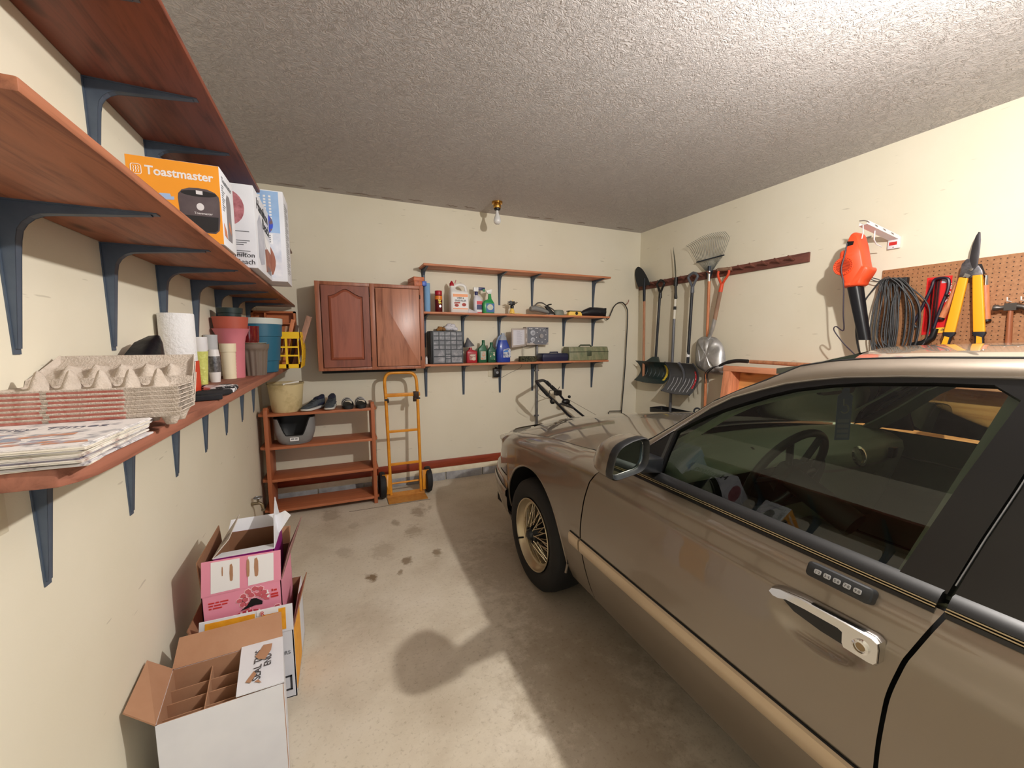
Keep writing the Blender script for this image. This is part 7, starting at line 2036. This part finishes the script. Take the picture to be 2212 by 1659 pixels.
# wheels -----------------------------------------------------------------
RIM = mat('pale wheel metal', (190, 176, 148), .3, metal=.75)
TYRE = mat('tyre', (14, 14, 14), .75)
def wheel(cx, cy_, sgn, detail=True):
    z0 = .325
    ax = (-sgn, 0, 0)
    c = (cx, cy_, z0)
    w = out(M().lathe([(.210, -.19), (.27, -.195), (.318, -.18), (.324, -.13), (.324, -.055), (.316, -.015), (.298, .002), (.262, .008), (.226, .004), (.212, -.004)], c, 64, ax=ax, cap=False), 'tyre', TYRE, car, smooth=40)
    r = out(M().lathe([(.2105, .004), (.208, .007), (.203, .005), (.198, -.012), (.188, -.022), (.182, -.03), (.170, -.034), (.164, -.05), (.164, -.16)], c, 64, ax=ax, cap=False), 'rim', RIM, w, smooth=30)
    if detail:
        g = M()
        for k in range(40):
            a = 2 * pi * k / 40
            tw = .30 * (1 if k % 2 else -1)
            zz0, zz1 = (.012, -.035) if k % 4 < 2 else (-.018, -.06)
            p0 = V(c) + V((-sgn * zz0, .050 * math.cos(a + tw), .050 * math.sin(a + tw)))
            p1 = V(c) + V((-sgn * zz1, .170 * math.cos(a), .170 * math.sin(a)))
            g.tube([p0, p1], .0028, 5)
        out(g, 'wire_spokes', mat('spoke wire', (208, 196, 170), .25, metal=.9), r, weld=False)
        out(M().lathe([(0, .030), (.022, .028), (.030, .020), (.034, .006), (.046, .0), (.052, -.02), (.058, -.06)], c, 28, ax=ax, cap=False), 'hub', mat('dark hub', (52, 54, 56), .35, metal=.7), r, smooth=40)
        g = M()
        for k in range(5):
            a = 2 * pi * k / 5 + .4
            q = V(c) + V((0, .044 * math.cos(a), .044 * math.sin(a)))
            g.cyl(q + V((sgn * .03, 0, 0)), q + V((-sgn * .012, 0, 0)), .008, n=8)
        out(g, 'lug_nut', BLACK, r, weld=False)
        a = pi + .55
        q = V(c) + V((0, .188 * math.cos(a + pi) , .188 * math.sin(a)))
        out(M().tube([q + V((sgn * .02, 0, 0)), q + V((-sgn * .014, 0, .004)), q + V((-sgn * .020, -.006, .002))], .0055, 8), 'valve', BLACK, r)
    out(M().lathe([(0, -.12), (.165, -.12), (.165, -.125), (0, -.125)], c, 30, ax=ax), 'brake', SOOT, w)
wheel(.998, 2.03, 1)
wheel(2 * XC - .998, 2.03, -1, False)
wheel(.998, -.89, 1, False)
wheel(2 * XC - .998, -.89, -1, False)
out(M().bx(1.12, 2.82, -2.0, 2.9, .20, .26), 'underbody', SOOT, car)
# rocker
def rock(u, v):
    y = -.45 + (1.66 + .45) * u
    z = .205 + .066 * v
    return (xs(y, z) + .004, y, z)
out(M().grid(rock, 30, 6).grid(lambda u, v: mir(rock(u, v)), 30, 6), 'rocker_panel', PAINT, car, smooth=60, weld=False)
# door handle and keypad
def DP(y, z, off): return V((xs(y, z) - off, y, z))
hp = [(.616, .836), (.610, .848), (.590, .856), (.54, .860), (.45, .862), (.402, .861), (.392, .855), (.390, .842), (.390, .812), (.395, .804), (.405, .802), (.448, .803), (.452, .812), (.453, .838), (.462, .842), (.53, .841), (.575, .838), (.592, .830), (.606, .829)]
def hx(y, z, off): return V((.984 - off + .10 * max(0, z - .85), y, z))
m = M().loft([[hx(y, z, -.006) for y, z in hp], [hx(y, z, .014) for y, z in hp], [hx(y + (.5 - y) * .02, z + (.835 - z) * .10, .020) for y, z in hp]])
dh = out(m, 'door_handle', CHROME, dfo, smooth=30)
pp_ = [(.590, .838), (.585, .826), (.56, .812), (.50, .803), (.455, .802), (.453, .812), (.456, .846), (.53, .846), (.58, .843)]
out(M().loft([[hx(y, z, -.004) for y, z in pp_], [hx(y, z, .007) for y, z in pp_]]), 'handle_paddle', mat('handle black', (12, 13, 15), .4), dfo, smooth=0)
lk = out(M().lathe([(.015, .017), (.015, .024), (.011, .025), (.010, .018), (0, .018)], (.984, .420, .829), 24, ax=(-1, 0, 0), cap=False), 'lock', CHROME, dfo, smooth=40)
out(M().lathe([(0, .0185), (.0085, .0185), (.0085, .021), (0, .021)], (.984, .420, .829), 16, ax=(-1, 0, 0)), 'key_slot', mat('lock face', (150, 130, 100), .3, metal=.8), dfo)
KP = Pl((1.0025, .552, .905), (0, -1, 0), (.42, 0, 1))
kp = out(M().loft([[KP(a, b, w) for a, b in rrect(0 + i, .128 - i, 0 + i, .034 - i, .009, 6)] for w, i in ((-.012, 0), (.009, 0), (.012, .003))]), 'keypad', mat('keypad rubber', (30, 32, 35), .5), dfo, smooth=40)
for k, s_ in enumerate(('1·2', '3·4', '5·6', '7·8', '9·0')):
    u = .018 + k * .0195
    b = out(M().poly(KP, [(u + x, .0115 + y) for x, y in rrect(0, .0142, 0, .0105, .003, 4)], .0112, .0132), 'key', mat('keypad key', (176, 178, 182), .4), dfo, smooth=0)
    text(dfo, s_, KP, u + .0071, .0138, .0085, mat('key digit', (70, 72, 78), .5), w=.0136, align='CENTER')
# wing mirror
wm_ = M()
MCx, MCy, MCz = .885, 1.07, 1.067
def mouth(k, dy, w=.080, h=.062, n=28, zc=0):
    o = []
    for i in range(n):
        a = 2 * pi * i / n
        c_, s_ = math.cos(a), math.sin(a)
        ex, ez = math.copysign(abs(c_) ** .55, c_), math.copysign(abs(s_) ** .55, s_)
        # outer side narrower at the top
        xx = MCx + w * k * ex + (.014 * ez * (ex < 0) + .003 * ez)
        o.append(V((xx, MCy + dy + .06 * (xx - MCx), MCz + zc + h * k * ez + .012 * ex * k)))
    return o
cs_ = out(M().loft([mouth(1, 0), mouth(1.0, .02), mouth(.97, .05), mouth(.86, .085, zc=-.002), mouth(.62, .115, zc=-.004), mouth(.28, .128)]), 'mirror_housing', PAINT, car, smooth=60)
out(M().loft([mouth(1.005, .004), mouth(1.01, .0), mouth(1.0, -.026), mouth(.95, -.030), mouth(.84, -.016), mouth(.80, -.006)], cap=False), 'mirror_bezel', mat('mirror shell black', (18, 20, 23), .35), cs_, smooth=45)
out(M().loft([mouth(.802, -.008), mouth(.802, -.0075)]), 'mirror_glass', mat('mirror glass', (150, 160, 150), .02, metal=1), cs_, smooth=0)
mo = mouth(.81, -.0085)
out(M().tube(mo, .0018, 6, cyc=True), 'mirror_edge', CHROME, cs_)
out(M().loft([[(.945, 1.065, 1.0), (.945, 1.12, 1.0), (.945, 1.12, 1.05), (.945, 1.065, 1.05)], [(1.075, 1.10, .972), (1.075, 1.20, .972), (1.085, 1.20, 1.03), (1.085, 1.10, 1.03)]]), 'mirror_arm', mat('mirror shell black', (18, 20, 23)), cs_, bevel=.008)
out(M().loft([[SP(y, z, .002) for y, z in ((1.30, .968), (1.115, .972), (1.118, 1.12), (1.16, 1.085))], [SP(y, z, .010) for y, z in ((1.29, .972), (1.125, .978), (1.126, 1.105), (1.16, 1.075))]]), 'mirror_sail', TRIMB, car)
# right-hand mirror, its glass facing the driver
g = [mir(p) for p in mouth(1, 0, .098, .062)]
rm = out(M().loft([[mir(p) + V((-.005, 0, -.02)) for p in mouth(k, d, .105, .066)] for k, d in ((1, 0), (1, .03), (.86, .07), (.5, .10), (.2, .11))]), 'mirror_housing', mat('mirror shell black', (18, 20, 23)), car, smooth=60)
mg = [mir(p) + V((-.005, -.003, -.02)) for p in mouth(.90, 0, .105, .066)]
out(M().loft([mg, [p + V((0, -.001, 0)) for p in mg]]), 'mirror_glass', mat('mirror glass', (150, 160, 150)), rm, smooth=0)
out(M().bx(2.86, 2.97, 1.09, 1.15, .985, 1.02), 'mirror_arm', mat('mirror shell black', (18, 20, 23)), rm, bevel=.008)
# interior ----------------------------------------------------------------
out(M().bx(1.09, 2.85, -1.3, 1.45, .27, .31), 'cabin_floor', INTD, car)
def dash(u, v):
    s = -1 + 2 * v
    # section from windscreen base back and down to the knee edge
    sec = [(1.50 + .06 * (1 - s * s), .950), (1.40, .962), (1.28, .960), (1.18, .945), (1.13, .915), (1.12, .87), (1.14, .78), (1.18, .62), (1.24, .45)]
    t_ = u * (len(sec) - 1)
    i = min(int(t_), len(sec) - 2)
    a, b = sec[i], sec[i + 1]
    y, z = a[0] + (b[0] - a[0]) * (t_ - i), a[1] + (b[1] - a[1]) * (t_ - i)
    # binnacle hump before the driver, dip in the middle, airbag bulge on the right
    drv = math.exp(-((s + .50) / .22) ** 2)
    if 1.11 < y < 1.33: z += .022 * drv
    if u > .35: y -= .05 * drv * math.exp(-((z - .92) / .06) ** 2)
    if u > .35: y -= .030 * math.exp(-((s - .48) / .30) ** 6) * math.exp(-((z - .87) / .09) ** 4)
    return (XC + s * (.855 - .02 * u), y, z)
ds = out(M().grid(dash, 50, 70), 'dashboard', INTG, car, smooth=60)
out(M().loft([[V(dash(.30, v)) + V((0, -.006, .006)) for v in [.36 + .0 * i + .005 * i for i in range(3)]], [V(dash(.62, v)) + V((0, -.006, .0)) for v in [.36 + .005 * i for i in range(3)]]], cap=False, closed=False), 'panel_seam', INTD, ds)
out(M().grid(lambda u, v: V(dash(.52 + .30 * u, .05 + .52 * v)) + V((0, -.010, 0)), 8, 20), 'dark_fascia', INTD, ds, smooth=60)
vt = out(M().loft([[V((2.60, 1.076 + dy, .905 + dz)) for dy, dz in ((0, 0), (.0, .0))][:1] * 1 + [V((2.655, 1.078, .905)), V((2.655, 1.082, .850)), V((2.60, 1.080, .850))], [V((2.60, 1.10, .905)), V((2.655, 1.10, .905)), V((2.655, 1.10, .850)), V((2.60, 1.10, .850))]]), 'air_vent', TRIMB, ds, bevel=.004)
out(M().grid(lambda u, v: V(dash(.66 + .02 * u, .5 + .44 * v)) + V((0, -.006, 0)), 3, 20), 'bright_strip', mat('satin strip', (150, 148, 134), .3, metal=.7), ds)
# steering wheel
sw_ = Matrix.Translation((1.545, .955, .955)) @ Matrix.Rotation(math.radians(-66), 4, 'X')
STW = mat('steering wheel', (40, 44, 42), .5)
g = M().tube([sw_ @ V((.188 * math.cos(a), .188 * math.sin(a), 0)) for a in [2 * pi * i / 40 for i in range(40)]], .0145, 10, cyc=True)
s0 = out(g, 'steering_wheel', STW, car)
out(M().loft([[sw_ @ V((x, y, -.03)) for x, y in rrect(-.075, .075, -.07, .06, .03)], [sw_ @ V((x * .8, y * .8, .01)) for x, y in rrect(-.075, .075, -.07, .06, .03)]]), 'horn_pad', INTD, s0, smooth=50)
g = M()
for a, b in (((-.07, .0), (-.185, .01)), ((.07, .0), (.185, .01)), ((-.04, -.06), (-.09, -.165)), ((.04, -.06), (.09, -.165))):
    g.tube([sw_ @ V((a[0], a[1], -.015)), sw_ @ V((b[0], b[1], 0))], .012, 8)
out(g, 'spoke', STW, s0, weld=False)
out(M().cyl(sw_ @ V((0, 0, -.03)), sw_ @ V((0, 0, -.26)), .045), 'column', INTD, s0)
out(M().lathe([(.030, 0), (.036, .004), (.036, .012), (.026, .014)], sw_ @ V((.16, -.14, -.10)), 20, ax=(0, -1, .3), cap=False), 'ignition_ring', mat('bright ring', (190, 186, 170), .2, metal=.9), s0)
# seats
SEATM = mat('dark seat cloth', (44, 48, 44), .9, c2=(36, 40, 36), nscale=60)
def seat(cx, cy_, name):
    t_ = out(M().loft([[(cx + x, cy_ + y, z) for x, y in rrect(-.25, .25, -.24, .26, .06)] for z in (.34, .50, .56)] + [[(cx + x * .92, cy_ + y * .92, .585) for x, y in rrect(-.25, .25, -.24, .26, .06)]]), name, SEATM, car, smooth=50)
    tl = Matrix.Translation((cx, cy_ - .22, .54)) @ Matrix.Rotation(math.radians(16), 4, 'X')
    out(M().loft([[tl @ V((x * k, y, z)) for x, y in rrect(-.24, .24, -.08, .06, .05)] for z, k in ((0, 1), (.35, 1), (.50, .9), (.56, .75))]), 'seat_back', SEATM, t_, smooth=50)
    out(M().loft([[tl @ V((x * k, y * k, z)) for x, y in rrect(-.13, .13, -.05, .05, .03)] for z, k in ((.60, .85), (.64, 1), (.74, 1), (.78, .8))]), 'headrest', SEATM, t_, smooth=50)
seat(1.54, .38, 'driver_seat')
seat(2.40, .38, 'passenger_seat')
out(M().bx(1.20, 2.74, -.95, -.45, .34, .58).bx(1.20, 2.74, -1.1, -.92, .5, 1.02), 'rear_bench', SEATM, car, bevel=.04)
out(M().bx(1.86, 2.08, .1, 1.15, .30, .62), 'console', INTD, car, bevel=.02)
# inner door panels
for sg in (0, 1):
    def ip(u, v, sg=sg):
        y = -.65 + 1.95 * u
        z = .32 + .625 * v
        x = 1.075 + .035 * (1 - v) ** .5 - .0 + .045 * math.exp(-((z - .66) / .06) ** 2)
        return (x, y, z) if not sg else mir((x, y, z))
    di = out(M().grid(ip, 30, 30), 'inner_door_panel', INTG if not sg else mat('grey green door card', (104, 114, 98), .8), car, smooth=60)
    q = M().tube([(1.10 + .012, .45, .80), (1.112, 1.15, .825)], .006, 6)
    if sg: q = M().tube([mir((1.112, .45, .80)), mir((1.112, 1.15, .825))], .006, 6)
    out(q, 'bright_strip', mat('satin strip', (150, 148, 134)), di)
# rear-view mirror, visors, parking tag
rv = out(M().loft([[(XC + x, 1.02 + d, 1.262 + z) for x, z in rrect(-.125, .125, -.034, .034, .025)] for d in (0, .018)] + [[(XC + x * .7, 1.05, 1.262 + z * .6) for x, z in rrect(-.125, .125, -.034, .034, .025)]]), 'rear_view_mirror', TRIMB, car, smooth=50)
out(M().cyl((XC, 1.045, 1.27), (XC, .97, 1.345), .012), 'mirror_stem', TRIMB, rv)
for cx in (1.60, 2.34):
    out(M().loft([[(cx + x, .70 + y, 1.395 - .18 * y + dz) for x, y in rrect(-.22, .22, -.02, .22, .03)] for dz in (-.012, .006)]), 'sun_visor', mat('grey green headliner', (86, 92, 84)), car, smooth=40)
out(M().grid(lambda u, v: V(ws(.66 + .32 * u, .06 + .88 * v)) + V((0, -.03, -.035)), 6, 16), 'header_trim', mat('grey green headliner', (86, 92, 84)), car, smooth=60)
for sg in (0, 1):
    ap = [V(p) + V((.045, -.025, -.03)) for p in Gs[:9]]
    bp_ = [V(p) + V((.03, -.05, -.02)) for p in Fs[:9]]
    q = M().loft([[a, b] for a, b in ((mir(a), mir(b)) if sg else (a, b) for a, b in zip(ap, bp_))], cap=False, closed=False)
    out(q.thick(.01), 'pillar_trim', INTG, car, smooth=60)
    bpm = [SP(y, z, -.03) for y, z in ((.28, 1.36), (.36, 1.36), (.43, .96), (.24, .96))]
    q = M().loft([[mir(p) if sg else p for p in bpm], [(mir(p) if sg else p) + V((.02 if not sg else -.02, 0, 0)) for p in bpm]])
    out(q, 'pillar_trim', mat('grey green headliner', (86, 92, 84)), car)
    cpl = [SP(y, z, -.02) for y, z in ((-.6, 1.36), (-.95, 1.30), (-1.5, .96), (-.7, .96))]
    q = M().loft([[mir(p) if sg else p for p in cpl], [(mir(p) if sg else p) + V((.02 if not sg else -.02, 0, 0)) for p in cpl]])
    out(q, 'pillar_trim', mat('grey green headliner', (86, 92, 84)), car)
tg = thing('parking_tag', 'pale blue parking tag hanging from the mirror inside the car', 'tag', (XC - .01, 1.0, 1.035))
TGP = Pl((XC - .04, 1.0, 1.035), (.93, -.36, 0), (0, 0, 1))
out(M().poly(TGP, [(0, 0), (.066, 0), (.066, .19), (.050, .205), (.050, .225), (.016, .225), (.016, .205), (0, .19)], 0, .0012), 'card', mat('pale blue card', (176, 188, 226), .5), tg)
g = M()
for k in range(4):
    g.poly(TGP, [(.008, .01 + k * .022), (.058, .01 + k * .022), (.058, .024 + k * .022), (.008, .024 + k * .022)], .0012, .0016)
out(g, 'printed_panel', mat('tag print', (208, 214, 236), .5), tg)
g = M().tube([TGP(.033 + .018 * math.cos(a), .135 + .018 * math.sin(a), .0018) for a in [-2.6 + .33 * i for i in range(14)]], .0028, 5).tube([TGP(.026, .178, .0018), TGP(.028, .150, .0018), TGP(.044, .150, .0018), TGP(.050, .130, .0018)], .0028, 5)
out(g, 'wheelchair_symbol', PAPERW, tg, weld=False)
# ------------------------------------------------------------------ light and camera
def light(name, kind, loc, energy, col, size=None, rot=None):
    l = bpy.data.lights.new(name, kind)
    l.energy = energy
    l.color = col
    o = bpy.data.objects.new(name, l)
    COL.objects.link(o)
    o.location = loc
    if kind == 'POINT': l.shadow_soft_size = size
    if kind == 'AREA':
        l.shape = 'RECTANGLE'
        l.size, l.size_y = size
    if rot: o.rotation_euler = rot
    return o
# the ceiling lamp over the car's windscreen, just out of frame
light('ceiling_lamp_light', 'POINT', (1.62, .32, 2.42), 185, (1.0, .95, .89), .03)
# added soft fill lamp standing in for daylight in the doorway behind the camera
light('door_daylight_fill', 'AREA', (1.43, YF + .02, 1.15), 19, (.86, .93, 1.0), (3.3, 2.1), (math.radians(90), 0, 0))
w = bpy.data.worlds.new('World')
sc.world = w
w.use_nodes = True
w.node_tree.nodes['Background'].inputs['Color'].default_value = (.75, .87, 1.0, 1)
w.node_tree.nodes['Background'].inputs['Strength'].default_value = .5
cam = bpy.data.cameras.new('Camera')
co = bpy.data.objects.new('Camera', cam)
COL.objects.link(co)
X_ = V((.91854805, -.04420456, .39283004))
Y_ = V((-.39530392, -.0975083, .91336025))
Z_ = V((-.0020705, -.99425253, -.1070403))
# rows give world axes in camera space (x right, y down, z forward)
rx = V((X_.x, Y_.x, Z_.x))
ry = V((X_.y, Y_.y, Z_.y))
rz = V((X_.z, Y_.z, Z_.z))
co.matrix_world = Matrix(((rx.x, -ry.x, -rz.x, 0), (rx.y, -ry.y, -rz.y, 0), (rx.z, -ry.z, -rz.z, 1.46), (0, 0, 0, 1)))
cam.sensor_width = 36
cam.sensor_fit = 'HORIZONTAL'
cam.lens = 866.45 * 36 / 2212
cam.clip_start = .02
sc.camera = co
sc.view_settings.view_transform = 'Standard'
sc.view_settings.look = 'None'
sc.view_settings.gamma = 1
sc.view_settings.exposure = .06
sc.view_settings.use_curve_mapping = False
sc.cycles.use_denoising = True
sc.cycles.max_bounces = 10
sc.cycles.diffuse_bounces = 5
sc.cycles.transparent_max_bounces = 16
sc.cycles.sample_clamp_indirect = 6
